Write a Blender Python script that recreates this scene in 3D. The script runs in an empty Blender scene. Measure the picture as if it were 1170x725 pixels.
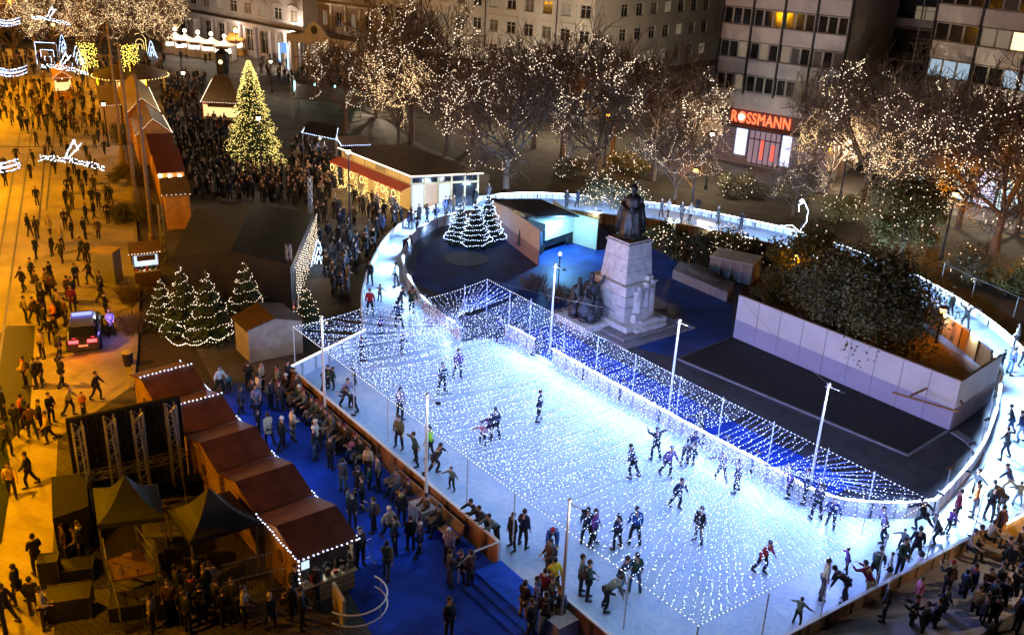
FP=95.; FPT=430.; NETP=44.; BANDP=520.; MP=390.; LP=900.; SKYS=.12; STP=90.
import bpy, bmesh, math, random
from mathutils import Vector, Matrix, Euler
R=math.radians; PI=math.pi
rnd=random.Random(7)
C=bpy.data.collections.new('scene'); bpy.context.scene.collection.children.link(C)
# ------------------------------------------------------------------ camera
W,H=1170,725
F=1116.; PITCH=R(22.9); ROLL=R(2.6); HC=25.
cp,sp=math.cos(PITCH),math.sin(PITCH); cr,sr=math.cos(ROLL),math.sin(ROLL)
FW=Vector((0,cp,-sp)); R0=Vector((1,0,0)); U0=Vector((0,sp,cp))
CX=cr*R0+sr*U0; CY=-sr*R0+cr*U0
def at(px,py,z=0.):
    d=FW+CX*((px-W/2)/F)+CY*(-(py-H/2)/F)
    t=(z-HC)/d.z
    return Vector((d.x*t,d.y*t,z))
def proj(p):
    q=Vector(p)-Vector((0,0,HC)); z=q.dot(FW)
    return (W/2+F*q.dot(CX)/z, H/2-F*q.dot(CY)/z)
cam=bpy.data.cameras.new('camera'); co=bpy.data.objects.new('camera',cam); C.objects.link(co)
cam.sensor_width=36; cam.lens=F/W*36; cam.clip_end=2000; cam.clip_start=.5
m=Matrix((CX,CY,-FW)).transposed().to_4x4(); m.translation=Vector((0,0,HC)); co.matrix_world=m
sc=bpy.context.scene; sc.camera=co
sc.view_settings.view_transform='Standard'; sc.view_settings.look='None'; sc.view_settings.gamma=1
sc.view_settings.use_curve_mapping=False
sc.cycles.use_denoising=True; sc.cycles.sample_clamp_indirect=3.0; sc.cycles.max_bounces=5
sc.cycles.diffuse_bounces=3; sc.cycles.caustics_reflective=False; sc.cycles.caustics_refractive=False
sc.cycles.use_light_tree=True
# ------------------------------------------------------------------ materials
MC={}
def mat(name,col,rough=.7,metal=0.,var=.25,scale=3.,bump=0.,emit=None,es=0.,detail=3.,col2=None,coat=0.,spec=None,tex='noise',bscale=None):
    if name in MC: return MC[name]
    m=bpy.data.materials.new(name); m.use_nodes=True; nt=m.node_tree; N=nt.nodes; L=nt.links
    b=N['Principled BSDF']; b.inputs['Roughness'].default_value=rough; b.inputs['Metallic'].default_value=metal
    if spec is not None: b.inputs['Specular IOR Level'].default_value=spec
    c=tuple(col)+(1,)
    if var>0 or col2:
        tc=N.new('ShaderNodeTexCoord'); n=N.new('ShaderNodeTexNoise'); n.inputs['Scale'].default_value=scale; n.inputs['Detail'].default_value=detail
        L.new(tc.outputs['Object'],n.inputs['Vector'])
        r=N.new('ShaderNodeValToRGB'); L.new(n.outputs['Fac'],r.inputs['Fac'])
        e=r.color_ramp.elements; e[0].position=.3; e[1].position=.7
        if col2: e[0].color=c; e[1].color=tuple(col2)+(1,)
        else:
            e[0].color=tuple(x*(1-var) for x in col)+(1,); e[1].color=tuple(min(1,x*(1+var)) for x in col)+(1,)
        L.new(r.outputs['Color'],b.inputs['Base Color'])
        if bump>0:
            n2=n
            if bscale:
                n2=N.new('ShaderNodeTexNoise'); n2.inputs['Scale'].default_value=bscale; n2.inputs['Detail'].default_value=4; L.new(tc.outputs['Object'],n2.inputs['Vector'])
            bp=N.new('ShaderNodeBump'); bp.inputs['Strength'].default_value=bump; bp.inputs['Distance'].default_value=.05
            L.new(n2.outputs['Fac'],bp.inputs['Height']); L.new(bp.outputs['Normal'],b.inputs['Normal'])
    else: b.inputs['Base Color'].default_value=c
    if emit: b.inputs['Emission Color'].default_value=tuple(emit)+(1,); b.inputs['Emission Strength'].default_value=es
    MC[name]=m; return m
def glow(name,col,es,sample='NONE'):
    m=mat(name,(.1,.1,.1),var=0,emit=col,es=es); m.cycles.emission_sampling=sample; return m
def striped(name,c1,c2,scale,axis='X',rough=.7,bump=.3,dirt=.3):
    """boards / pavers: wave bands with dirt noise"""
    if name in MC: return MC[name]
    m=mat(name,c1,rough=rough,var=0); nt=m.node_tree; N=nt.nodes; L=nt.links; b=N['Principled BSDF']
    tc=N.new('ShaderNodeTexCoord'); w=N.new('ShaderNodeTexWave'); w.bands_direction=axis; w.inputs['Scale'].default_value=scale; w.inputs['Distortion'].default_value=.1
    L.new(tc.outputs['Object'],w.inputs['Vector'])
    r=N.new('ShaderNodeValToRGB'); e=r.color_ramp.elements; e[0].position=.02; e[1].position=.15; e[0].color=tuple(c2)+(1,); e[1].color=tuple(c1)+(1,)
    L.new(w.outputs['Fac'],r.inputs['Fac'])
    n=N.new('ShaderNodeTexNoise'); n.inputs['Scale'].default_value=1.3; n.inputs['Detail'].default_value=5; L.new(tc.outputs['Object'],n.inputs['Vector'])
    mr=N.new('ShaderNodeMapRange'); mr.inputs[1].default_value=.3; mr.inputs[2].default_value=.7; mr.inputs[3].default_value=1-dirt; mr.inputs[4].default_value=1+dirt*.6; L.new(n.outputs['Fac'],mr.inputs[0])
    mx=N.new('ShaderNodeVectorMath'); mx.operation='SCALE'; L.new(r.outputs['Color'],mx.inputs[0]); L.new(mr.outputs[0],mx.inputs['Scale'])
    L.new(mx.outputs[0],b.inputs['Base Color'])
    bp=N.new('ShaderNodeBump'); bp.inputs['Strength'].default_value=bump; bp.inputs['Distance'].default_value=.03; L.new(w.outputs['Fac'],bp.inputs['Height']); L.new(bp.outputs['Normal'],b.inputs['Normal'])
    return m
def paving(name,c1,c2,size,rough=.75,rot=0.,patch=.5,bump=.4,mortar=.02):
    if name in MC: return MC[name]
    m=mat(name,c1,rough=rough,var=0); nt=m.node_tree; N=nt.nodes; L=nt.links; b=N['Principled BSDF']
    tc=N.new('ShaderNodeTexCoord'); mp=N.new('ShaderNodeMapping'); mp.inputs['Rotation'].default_value=(0,0,rot); L.new(tc.outputs['Object'],mp.inputs['Vector'])
    k=N.new('ShaderNodeTexBrick'); k.inputs['Scale'].default_value=1/size; k.inputs['Mortar Size'].default_value=mortar
    k.inputs['Color1'].default_value=tuple(c1)+(1,); k.inputs['Color2'].default_value=tuple(c2)+(1,); k.inputs['Mortar'].default_value=tuple(x*.4 for x in c1)+(1,)
    L.new(mp.outputs[0],k.inputs['Vector'])
    n=N.new('ShaderNodeTexNoise'); n.inputs['Scale'].default_value=.35; n.inputs['Detail'].default_value=6; L.new(tc.outputs['Object'],n.inputs['Vector'])
    mr=N.new('ShaderNodeMapRange'); mr.inputs[1].default_value=.35; mr.inputs[2].default_value=.65; mr.inputs[3].default_value=1-patch; mr.inputs[4].default_value=1+patch*.5; L.new(n.outputs['Fac'],mr.inputs[0])
    mx=N.new('ShaderNodeVectorMath'); mx.operation='SCALE'; L.new(k.outputs['Color'],mx.inputs[0]); L.new(mr.outputs[0],mx.inputs['Scale']); L.new(mx.outputs[0],b.inputs['Base Color'])
    bp=N.new('ShaderNodeBump'); bp.inputs['Strength'].default_value=bump; bp.inputs['Distance'].default_value=.02; L.new(k.outputs['Fac'],bp.inputs['Height']); bp.invert=True; L.new(bp.outputs['Normal'],b.inputs['Normal'])
    return m
def objcol(name,rough=.85,var=.3):
    m=mat(name,(.5,.5,.5),rough=rough,var=0); nt=m.node_tree; N=nt.nodes; L=nt.links; b=N['Principled BSDF']
    oi=N.new('ShaderNodeObjectInfo'); tc=N.new('ShaderNodeTexCoord'); n=N.new('ShaderNodeTexNoise'); n.inputs['Scale'].default_value=9; n.inputs['Detail'].default_value=2; L.new(tc.outputs['Object'],n.inputs['Vector'])
    mr=N.new('ShaderNodeMapRange'); mr.inputs[1].default_value=.3; mr.inputs[2].default_value=.7; mr.inputs[3].default_value=1-var; mr.inputs[4].default_value=1+var; L.new(n.outputs['Fac'],mr.inputs[0])
    mx=N.new('ShaderNodeVectorMath'); mx.operation='SCALE'; L.new(oi.outputs['Color'],mx.inputs[0]); L.new(mr.outputs[0],mx.inputs['Scale']); L.new(mx.outputs[0],b.inputs['Base Color'])
    return m
# ------------------------------------------------------------------ mesh builder
class MB:
    def __init__(s): s.v=[]; s.f=[]; s.m=[]; s.k=0
    def poly(s,pts,rev=False):
        i=len(s.v); s.v+= [tuple(p) for p in pts]; f=list(range(i,i+len(pts)))
        if rev: f.reverse()
        s.f.append(f); s.m.append(s.k); return s
    def grid(s,ring,close=True):
        """ring: list of loops of equal length -> bridge"""
        i=len(s.v); n=len(ring[0])
        for r in ring: s.v+=[tuple(p) for p in r]
        for a in range(len(ring)-1):
            for b in range(n if close else n-1):
                c=(b+1)%n
                s.f.append([i+a*n+b,i+a*n+c,i+(a+1)*n+c,i+(a+1)*n+b]); s.m.append(s.k)
        return i,n
    def hexa(s,a,b):
        """bottom quad a (ccw), top quad b"""
        i=len(s.v); s.v+=[tuple(p) for p in list(a)+list(b)]
        n=len(a)
        s.f.append([i+j for j in reversed(range(n))]); s.f.append([i+n+j for j in range(n)])
        for j in range(n): s.f.append([i+j,i+(j+1)%n,i+n+(j+1)%n,i+n+j])
        s.m+=[s.k]*(n+2); return s
    def box(s,cx,cy,z0,sx,sy,sz,rz=0.,tx=1.,ty=1.):
        c,d=math.cos(rz),math.sin(rz)
        q=[(-.5,-.5),(.5,-.5),(.5,.5),(-.5,.5)]
        a=[(cx+c*x*sx-d*y*sy,cy+d*x*sx+c*y*sy,z0) for x,y in q]
        b=[(cx+c*x*sx*tx-d*y*sy*ty,cy+d*x*sx*tx+c*y*sy*ty,z0+sz) for x,y in q]
        return s.hexa(a,b)
    def prism(s,pts,z0,z1): return s.hexa([(p[0],p[1],z0) for p in pts],[(p[0],p[1],z1) for p in pts])
    def bar(s,p,q,w,h=None):
        h=h or w; p=Vector(p); q=Vector(q); d=(q-p)
        if d.length<1e-6: return s
        d.normalize(); u=d.cross(Vector((0,0,1)))
        if u.length<1e-3: u=Vector((1,0,0))
        u.normalize(); v=u.cross(d); u=u*w/2; v=v*h/2
        return s.hexa([p-u-v,p+u-v,p+u+v,p-u+v],[q-u-v,q+u-v,q+u+v,q-u+v])
    def tube(s,pts,r,n=6,cap=True):
        pts=[Vector(p) for p in pts]; rs=r if isinstance(r,(list,tuple)) else [r]*len(pts)
        ring=[]
        for i,p in enumerate(pts):
            d=(pts[min(i+1,len(pts)-1)]-pts[max(i-1,0)]).normalized()
            u=d.cross(Vector((0,0,1)))
            if u.length<.05: u=d.cross(Vector((0,1,0)))
            u.normalize(); v=u.cross(d)
            ring.append([p+(u*math.cos(2*PI*k/n)+v*math.sin(2*PI*k/n))*rs[i] for k in range(n)])
        i,n=s.grid(ring)
        if cap:
            s.f.append([i+k for k in range(n)]); s.f.append([i+(len(ring)-1)*n+k for k in reversed(range(n))]); s.m+=[s.k]*2
        return s
    def lathe(s,cx,cy,prof,n=16,sx=1.,sy=1.,wob=None):
        ring=[[(cx+sx*r*(1+(wob(k,z) if wob else 0))*math.cos(2*PI*k/n),cy+sy*r*(1+(wob(k,z) if wob else 0))*math.sin(2*PI*k/n),z) for k in range(n)] for r,z in prof]
        i,n=s.grid(ring); s.f.append([i+k for k in reversed(range(n))]); s.f.append([i+(len(ring)-1)*n+k for k in range(n)]); s.m+=[s.k]*2
        return s
    def ball(s,c,r,n=8,m=5,sc_=(1,1,1)):
        ring=[]
        for a in range(1,m):
            t=PI*a/m; ring.append([(c[0]+r*sc_[0]*math.sin(t)*math.cos(2*PI*k/n),c[1]+r*sc_[1]*math.sin(t)*math.sin(2*PI*k/n),c[2]-r*sc_[2]*math.cos(t)) for k in range(n)])
        i,n=s.grid(ring); b=len(s.v); s.v+=[(c[0],c[1],c[2]-r*sc_[2]),(c[0],c[1],c[2]+r*sc_[2])]
        for k in range(n):
            s.f.append([b,i+(k+1)%n,i+k]); s.f.append([b+1,i+(m-2)*n+k,i+(m-2)*n+(k+1)%n]); s.m+=[s.k]*2
        return s
    def bulb(s,c,r):
        i=len(s.v); x,y,z=c
        s.v+=[(x+r,y,z),(x-r,y,z),(x,y+r,z),(x,y-r,z),(x,y,z+r),(x,y,z-r)]
        s.f+=[[i,i+2,i+4],[i+2,i+1,i+4],[i+1,i+3,i+4],[i+3,i,i+4],[i+2,i,i+5],[i+1,i+2,i+5],[i+3,i+1,i+5],[i,i+3,i+5]]; s.m+=[s.k]*8
        return s
    def build(s,name,mats,parent=None,off=None,smooth=False,world=True):
        if not isinstance(mats,(list,tuple)): mats=[mats]
        me=bpy.data.meshes.new(name)
        if parent is not None and world: o0=PO.get(parent.name,Vector((0,0,0)))
        else: o0=Vector((0,0,0))
        if off is not None: o0=Vector(off)
        vs=[(x-o0.x,y-o0.y,z-o0.z) for x,y,z in s.v] if o0.length>0 else s.v
        me.from_pydata(vs,[],s.f)
        for q in mats: me.materials.append(q)
        me.polygons.foreach_set('material_index',s.m)
        if smooth: me.polygons.foreach_set('use_smooth',[True]*len(s.f))
        me.update()
        o=bpy.data.objects.new(name,me); C.objects.link(o)
        if parent is not None: o.parent=parent
        elif off is not None: o.location=o0
        return o
PO={}
def tag(o,label=None,cat=None,group=None,kind=None):
    if label: o['label']=label
    if cat: o['category']=cat
    if group: o['group']=group
    if kind: o['kind']=kind
    return o
def thing(name,label,cat,loc=(0,0,0),group=None,rz=0.):
    o=bpy.data.objects.new(name,None); C.objects.link(o); o.location=loc; o.empty_display_size=.3
    o.rotation_euler=(0,0,rz)
    PO[o.name]=Vector(loc); tag(o,label,cat,group); return o
KIDS={}
def kids(o): return [c for c in o.children]
def copy_tree(o,loc=None,rz=None,scale=None,label=None,group=None,parent=None):
    c=o.copy(); C.objects.link(c)
    if parent is not None: c.parent=parent
    if loc is not None: c.location=loc
    if rz is not None: c.rotation_euler=(0,0,rz)
    if scale is not None: c.scale=(scale,)*3 if not isinstance(scale,tuple) else scale
    if label: c['label']=label
    if group: c['group']=group
    for ch in kids(o): copy_tree(ch,parent=c)
    return c
def struct(name,mb,m,**k):
    o=mb.build(name,m,**k); o['kind']='structure'; return o
def sheet(name,pts,z,m,kind='structure'):
    """flat polygon sheet, triangulated"""
    bm=bmesh.new(); f=bm.faces.new([bm.verts.new((p[0],p[1],z)) for p in pts])
    if f.normal.z<0: pass
    bmesh.ops.triangulate(bm,faces=bm.faces[:]); 
    bm.normal_update()
    for g in bm.faces:
        if g.normal.z<0: g.normal_flip()
    me=bpy.data.meshes.new(name); bm.to_mesh(me); bm.free(); me.materials.append(m)
    o=bpy.data.objects.new(name,me); C.objects.link(o); o['kind']=kind; return o
def smooth_line(pts,n=6):
    pts=[Vector(p) for p in pts]; out=[]
    for i in range(len(pts)-1):
        p0=pts[max(i-1,0)];p1=pts[i];p2=pts[i+1];p3=pts[min(i+2,len(pts)-1)]
        for k in range(n):
            t=k/n; out.append(.5*((2*p1)+(p2-p0)*t+(2*p0-5*p1+4*p2-p3)*t*t+(3*p1-p0-3*p2+p3)*t*t*t))
    out.append(pts[-1]); return out
def resample(pts,step):
    pts=[Vector(p) for p in pts]; out=[pts[0].copy()]; acc=0.
    for a,b in zip(pts,pts[1:]):
        L=(b-a).length; 
        if L<1e-9: continue
        t=step-acc
        while t<=L: out.append(a+(b-a)*(t/L)); t+=step
        acc=L-(t-step)
    return out
def sagline(a,b,sag,n=10):
    a=Vector(a);b=Vector(b)
    return [a+(b-a)*(i/n)-Vector((0,0,sag*4*(i/n)*(1-i/n))) for i in range(n+1)]
def wallstrip(mb,line,w,z0,z1):
    """vertical wall of thickness w along a ground polyline"""
    ring=[]
    n=len(line)
    for i,p in enumerate(line):
        d=(line[min(i+1,n-1)]-line[max(i-1,0)]); d.z=0; d.normalize(); u=Vector((-d.y,d.x,0))*(w/2)
        ring.append([(p.x-u.x,p.y-u.y,z0),(p.x+u.x,p.y+u.y,z0),(p.x+u.x,p.y+u.y,z1),(p.x-u.x,p.y-u.y,z1)])
    i,_=mb.grid(ring); mb.f.append([i,i+1,i+2,i+3]); k=i+(n-1)*4; mb.f.append([k+3,k+2,k+1,k]); mb.m+=[mb.k]*2
    return mb
NL=[0]
def point(loc,col,power,r=.15,name='lamp_light',parent=None):
    l=bpy.data.lights.new(name,'POINT'); l.energy=power; l.color=col; l.shadow_soft_size=r
    o=bpy.data.objects.new(name,l); C.objects.link(o)
    if parent is not None: o.parent=parent; o.location=Vector(loc)-PO.get(parent.name,Vector((0,0,0)))
    else: o.location=loc
    NL[0]+=1; return o
def spot(loc,target,col,power,ang=80,r=.2,name='fill_light',blend=.5):
    l=bpy.data.lights.new(name,'SPOT'); l.energy=power; l.color=col; l.shadow_soft_size=r; l.spot_size=R(ang); l.spot_blend=blend
    o=bpy.data.objects.new(name,l); C.objects.link(o); o.location=loc
    o.rotation_euler=(Vector(target)-Vector(loc)).to_track_quat('-Z','Y').to_euler(); return o
WHITE=mat('white_paint',(.78,.78,.76),rough=.5,var=.06); DARKM=mat('dark_metal',(.04,.04,.045),rough=.45,metal=.6,var=.15)
STEEL=mat('steel',(.5,.5,.52),rough=.35,metal=.8,var=.15); BLACKF=mat('black_fabric',(.012,.012,.013),rough=.9,var=.3)
WOOD=mat('brown_wood',(.33,.17,.07),rough=.7,var=.3,scale=4,bump=.15); PALEW=mat('pale_wood',(.55,.42,.2),rough=.65,var=.15,scale=5)
WOODD=mat('dark_wood',(.1,.055,.03),rough=.75,var=.3,scale=4)
BULBW=glow('cool_white_bulb',(.72,.84,1.),9.); BULBY=glow('warm_white_bulb',(1.,.78,.55),3.8); BULBG=glow('golden_bulb',(1.,.7,.22),5.)
BULBB=glow('blue_white_bulb',(.5,.66,1.),8.)
LAMPO=glow('sodium_lamp_glass',(1.,.42,.06),22.); LAMPW=glow('warm_lamp_glass',(1.,.72,.4),18.)
LEDS=glow('led_strip',(.72,.86,1.),14.)
GLASS=mat('dark_glass',(.015,.017,.02),rough=.08,var=0,spec=.8)
SODIUM=(1.,.385,.0); ICEC=(.38,.6,1.); WARM=(1.,.8,.58); COOL=(.7,.84,1.)
def lamp_post(px,py,h,label,style='sodium',power=900,arm=0.,armdir=(1,0)):
    p=at(px,py) if not isinstance(px,Vector) else px
    t=thing('street_lamp',label,'street lamp',p,'street lamps round the square')
    mb=MB(); mb.lathe(p.x,p.y,[(.16,0),(.16,.35),(.09,.45),(.06,h-.1),(.05,h)],8)
    tip=Vector((p.x+armdir[0]*arm,p.y+armdir[1]*arm,h))
    if arm>0: mb.tube([(p.x,p.y,h-.1),(p.x+armdir[0]*arm*.4,p.y+armdir[1]*arm*.4,h+.25),tip+Vector((0,0,.12))],.045,6)
    mb.build('pole',DARKM,t)
    hd=MB(); hd.lathe(tip.x,tip.y,[(.05,h+.28),(.3,h+.18),(.32,h+.1)],10); hd.build('lamp_head',DARKM,t)
    g=MB(); g.ball((tip.x,tip.y,h-.05),.2,8,6); g.build('lamp_glass',LAMPO if style=='sodium' else LAMPW,t,smooth=True)
    point((tip.x,tip.y,h-.42),SODIUM if style=='sodium' else WARM,power,.12,parent=t)
    return t
# ================================================================== SETTING: ground sheets
M_COB=paving('cobble_paving',(.13,.115,.1),(.1,.09,.08),.9,rough=.7,rot=.66,patch=.45)
M_ICE=mat('ice',(.62,.76,.9),rough=.38,var=0,spec=.5)
nt=M_ICE.node_tree; tc=nt.nodes.new('ShaderNodeTexCoord')
n1=nt.nodes.new('ShaderNodeTexNoise'); n1.inputs['Scale'].default_value=2.2; n1.inputs['Detail'].default_value=9; n1.inputs['Roughness'].default_value=.7; n1.inputs['Distortion'].default_value=1.5
nt.links.new(tc.outputs['Object'],n1.inputs['Vector']); r1=nt.nodes.new('ShaderNodeValToRGB'); e=r1.color_ramp.elements; e[0].position=.38; e[0].color=(.36,.56,.85,1); e[1].position=.62; e[1].color=(.6,.74,.93,1)
nt.links.new(n1.outputs['Fac'],r1.inputs['Fac'])
mp_=nt.nodes.new('ShaderNodeMapping'); mp_.inputs['Scale'].default_value=(1,6,1); mp_.inputs['Rotation'].default_value=(0,0,.9); nt.links.new(tc.outputs['Object'],mp_.inputs['Vector'])
n2=nt.nodes.new('ShaderNodeTexNoise'); n2.inputs['Scale'].default_value=5.; n2.inputs['Detail'].default_value=6; n2.inputs['Distortion'].default_value=3.; nt.links.new(mp_.outputs[0],n2.inputs['Vector'])
r2=nt.nodes.new('ShaderNodeValToRGB'); q=r2.color_ramp.elements; q[0].position=.5; q[0].color=(0,0,0,1); q[1].position=.72; q[1].color=(1,1,1,1); nt.links.new(n2.outputs['Fac'],r2.inputs['Fac'])
mxx=nt.nodes.new('ShaderNodeMix'); mxx.data_type='RGBA'; nt.links.new(r2.outputs['Color'],mxx.inputs[0]); nt.links.new(r1.outputs['Color'],mxx.inputs[6]); mxx.inputs[7].default_value=(.8,.88,.95,1); nt.links.new(mxx.outputs[2],nt.nodes['Principled BSDF'].inputs['Base Color'])
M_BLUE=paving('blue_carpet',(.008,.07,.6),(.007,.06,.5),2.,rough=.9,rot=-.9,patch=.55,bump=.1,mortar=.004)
M_STREET=paving('street_slabs',(.5,.42,.32),(.44,.37,.28),1.6,rough=.7,rot=R(15),patch=.3,bump=.08,mortar=.003)
M_PARK=mat('park_floor',(.02,.024,.035),rough=.4,scale=.45,detail=10,col2=(.085,.095,.125),bump=.2,bscale=3)
M_MATB=mat('black_matting',(.006,.006,.007),rough=.8,scale=9,detail=8,bump=.5,col2=(.035,.034,.034))
M_ASPH=mat('asphalt',(.055,.055,.06),rough=.6,var=.35,scale=2.,detail=8)
g=MB(); g.poly([(-500,-60,0),(500,-60,0),(500,700,0),(-500,700,0)]); struct('ground',g,M_COB)
def P(l,z=0.): return [at(a,b,z) for a,b in l]
# street (left), lit by sodium lamps
S_L=[(-30,900),(-60,725),(-60,500),(-60,200),(-30,90),(40,60)]; S_R=[(75,60),(118,95),(140,200),(142,300),(150,430),(66,520),(62,640),(66,725),(60,900)]
SL=[at(-330,900),at(-300,500),at(-200,200),at(-110,95),at(0,55)]; SR=[at(120,62),at(128,120),at(152,235),at(158,330),at(152,440),at(66,500),at(60,640),at(62,725),at(60,860)]
sheet('street',SL+SR,.006,M_STREET)
sheet('pavement',[at(152,235),at(172,300),at(262,470),at(150,445),at(158,330)],.004,mat('dark_soil_strip',(.05,.035,.02),rough=.95,var=.5,scale=6))
# tram rails
M_RAIL=mat('rail_steel',(.12,.1,.08),rough=.35,metal=.7,var=.2)
rl=MB()
for a,b in (((-2,300),(30,110)),((15,300),(42,110)),((40,300),(58,110)),((53,240),(66,110))):
    p=at(*a,.0);q=at(*b,.0); d=(p-q); p=p+d*.9 if a[0]<20 else p
    rl.bar(p+Vector((0,0,.008)),q+Vector((0,0,.008)),.14,.012)
struct('tram_rails',rl,M_RAIL)
kb=MB()
kl=[at(*q) for q in ((128,120),(143,180),(152,235),(157,290),(158,330),(155,400),(150,444))]
for a,b in zip(kl,kl[1:]): kb.bar(a+Vector((0,0,.06)),b+Vector((0,0,.06)),.25,.13)
struct('kerb',kb,mat('kerb_stone',(.35,.3,.24),rough=.8,var=.25))
# ------------------------------------------------------------------ rink
ZI=.30; ZT=1.12
OUT_T=[(417,385),(413,350),(418,318),(432,285),(450,262),(475,244),(505,232),(545,225),(600,221),(650,223),(700,228),(750,233),(800,241),(850,251),(900,262),(950,277),(1000,296),(1040,312),(1069,327),(1100,345),(1140,373),(1172,402),(1215,440),(1232,487),(1222,535),(1195,566),(1151,591)]
IN_T=[(527,376),(505,358),(485,342),(468,318),(461,298),(464,280),(478,262),(505,248),(535,241),(558,237),(600,236),(650,240),(700,246),(740,250),(793,259),(850,271),(900,284),(960,305),(1010,328),(1050,350),(1095,381),(1123,404),(1141,429),(1141,455),(1131,490),(1115,520),(1090,550),(1069,571)]
IN_S=[(1069,571),(1040,574),(1005,574),(969,571),(941,564),(920,555),(870,528),(797,490),(700,437),(615,390),(578,371)]
A0=at(332,420,ZT); B0=at(690,720,ZT); A1=at(900,725,ZT); B1=at(1151,591,ZT)
def flat(p,z=0.): return Vector((p.x,p.y,z))
# front corner = crossing of the two barrier lines
def cross(p,d,q,e):
    t=((q.x-p.x)*e.y-(q.y-p.y)*e.x)/(d.x*e.y-d.y*e.x); return Vector((p.x+d.x*t,p.y+d.y*t,0))
K0=cross(A0,B0-A0,A1,A1-B1)
e1=flat(B0-A0).normalized(); e2=Vector((-e1.y,e1.x,0))   # e2 points to the park
out_curve=smooth_line([flat(at(a,b,.72 if i<22 else ZT)) for i,(a,b) in enumerate(OUT_T)],5)
in_curve=smooth_line([flat(at(a,b,ZT)) for a,b in IN_T],5)
in_str=smooth_line([flat(at(a,b,ZT)) for a,b in IN_S],4)
outer_poly=[flat(A0)]+out_curve+[K0]
sheet('ice',outer_poly,ZI,M_ICE)
ed=MB(); wallstrip(ed,resample(outer_poly+[flat(A0)],2.)+[flat(A0)],.04,0,ZI-.004); struct('rink_base_edge',ed,DARKM)
OP=in_str[-1]; hub2=in_curve[0]
park_poly=in_curve+in_str[1:]
# the gate recess behind the opening
GR=[flat(at(556,352,ZI)),flat(at(527,366,ZI))]
park_poly=in_curve+in_str[1:]
sheet('park_floor',park_poly,ZI+.008,M_PARK)
sheet('black_lawn',[at(x,y,ZI) for x,y in ((775,410),(838,385),(1083,492),(1038,520))],ZI+.016,M_MATB)
for k,(a_,b_) in enumerate((((775,410),(1038,520)),((1038,520),(1083,492)))):
    mb=MB(); mb.bar(at(*a_,ZI+.05),at(*b_,ZI+.05),.14,.09); struct('lawn_edging',mb,mat('edging_stone',(.25,.25,.28),rough=.8,var=.2))
sheet('asphalt_path',[at(x,y,ZI) for x,y in ((1038,524),(1088,496),(1112,505),(1098,530),(1060,562),(930,505),(860,466),(775,416))],ZI+.012,M_ASPH)
sheet('blue_floor',[at(x,y,ZI) for x,y in ((470,322),(480,285),(520,262),(560,262),(640,252),(690,262),(760,290),(838,350),(836,384),(772,409),(730,398),(600,372),(545,352))],ZI+.010,mat('blue_floor_cover',(.014,.06,.26),rough=.55,var=.5,scale=.5,detail=7))
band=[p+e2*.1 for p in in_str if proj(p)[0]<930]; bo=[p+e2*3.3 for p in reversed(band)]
sheet('blue_band_floor',band+bo,ZI+.02,M_BLUE)  # blue strip laid in so the net's glow sits in the floor colour
# inner path kerb by the white wall
kb=MB(); kc=smooth_line([flat(at(x,y,ZI)) for x,y in ((1090,494),(1108,506),(1119,520),(1118,532),(1105,545),(1083,560))],4); wallstrip(kb,kc,.5,ZI,ZI+.1); struct('curved_kerb',kb,mat('kerb_concrete',(.3,.31,.36),rough=.8,var=.2))
# blue carpet in front of the rink and steps
wb=[flat(A0)+e1*.0, K0]
carpet=[at(250,436),flat(A0-e2*.1),K0-e2*.1,at(560,860),at(430,800),at(425,725),at(395,668),at(412,640),at(330,560),at(262,470)]
sheet('blue_carpet_floor',carpet,.008,M_BLUE)
fo=Vector(((flat(B1)-K0).y,-(flat(B1)-K0).x,0)).normalized()
WKZ=.52; wk=MB(); wk.prism([K0+fo*3.4-(flat(B1)-K0).normalized()*1.,flat(B1)+fo*3.4,flat(B1)+Vector((2.2,2.6,0))+fo*2.6,flat(B1)+Vector((2.2,2.6,0)),flat(B1)+fo*.05,K0+fo*.05],0,WKZ)
struct('front_pavement',wk,mat('pale_concrete',(.42,.36,.34),rough=.8,var=.2,scale=1.5,detail=6))
# ------------------------------------------------------------------ barriers (each run a fence of its own)
M_BARR=striped('barrier_boards',(.36,.18,.08),(.1,.05,.02),.35,'X'); M_RAILW=mat('white_rail',(.75,.77,.8),rough=.4,var=.05)
M_PANEL=striped('white_panels',(.7,.72,.78),(.35,.37,.42),.55,'X',rough=.5,bump=.1,dirt=.1)
M_ORAW=striped('orange_boards',(.5,.24,.06),(.2,.1,.03),.8,'X')
def barrier(label,line,m,z0=ZI,z1=ZT,w=.08,side=None,name='rink_barrier',strip=None,group=None,posts=3.):
    c=line[len(line)//2]; t=thing(name,label,'barrier',flat(c,z0),group)
    mb=MB(); wallstrip(mb,line,w,z0,z1); mb.build('board',m,t)
    mb=MB(); wallstrip(mb,line,w+.06,z1+.002,z1+.07); mb.build('top_rail',M_RAILW,t)
    if strip: mb=MB(); wallstrip(mb,[p+Vector((0,0,0)) for p in line],.05,z1+.074,z1+.11); mb.build('light_strip',strip,t)
    if posts:
        for p in resample(line,posts): mb=MB(); mb.box(p.x,p.y,z0,.12,.12,z1-z0-.01,rz=math.atan2(e1.y,e1.x)); mb.build('post',M_BARR if m is M_BARR else DARKM,t)
    return t
gapA=flat(at(576,637,ZI)); gapB=flat(at(655,700,ZI))
tA=(gapA-flat(A0)).dot(e1); tB=(gapB-flat(A0)).dot(e1); Lf=(K0-flat(A0)).length
ln=lambda a,b: [flat(A0)+e1*(a+(b-a)*i/8) for i in range(9)]
barrier('brown board barrier between the blue carpet and the ice, left of the blue steps',ln(0,tA),M_BARR,z0=0,group=None)
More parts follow.
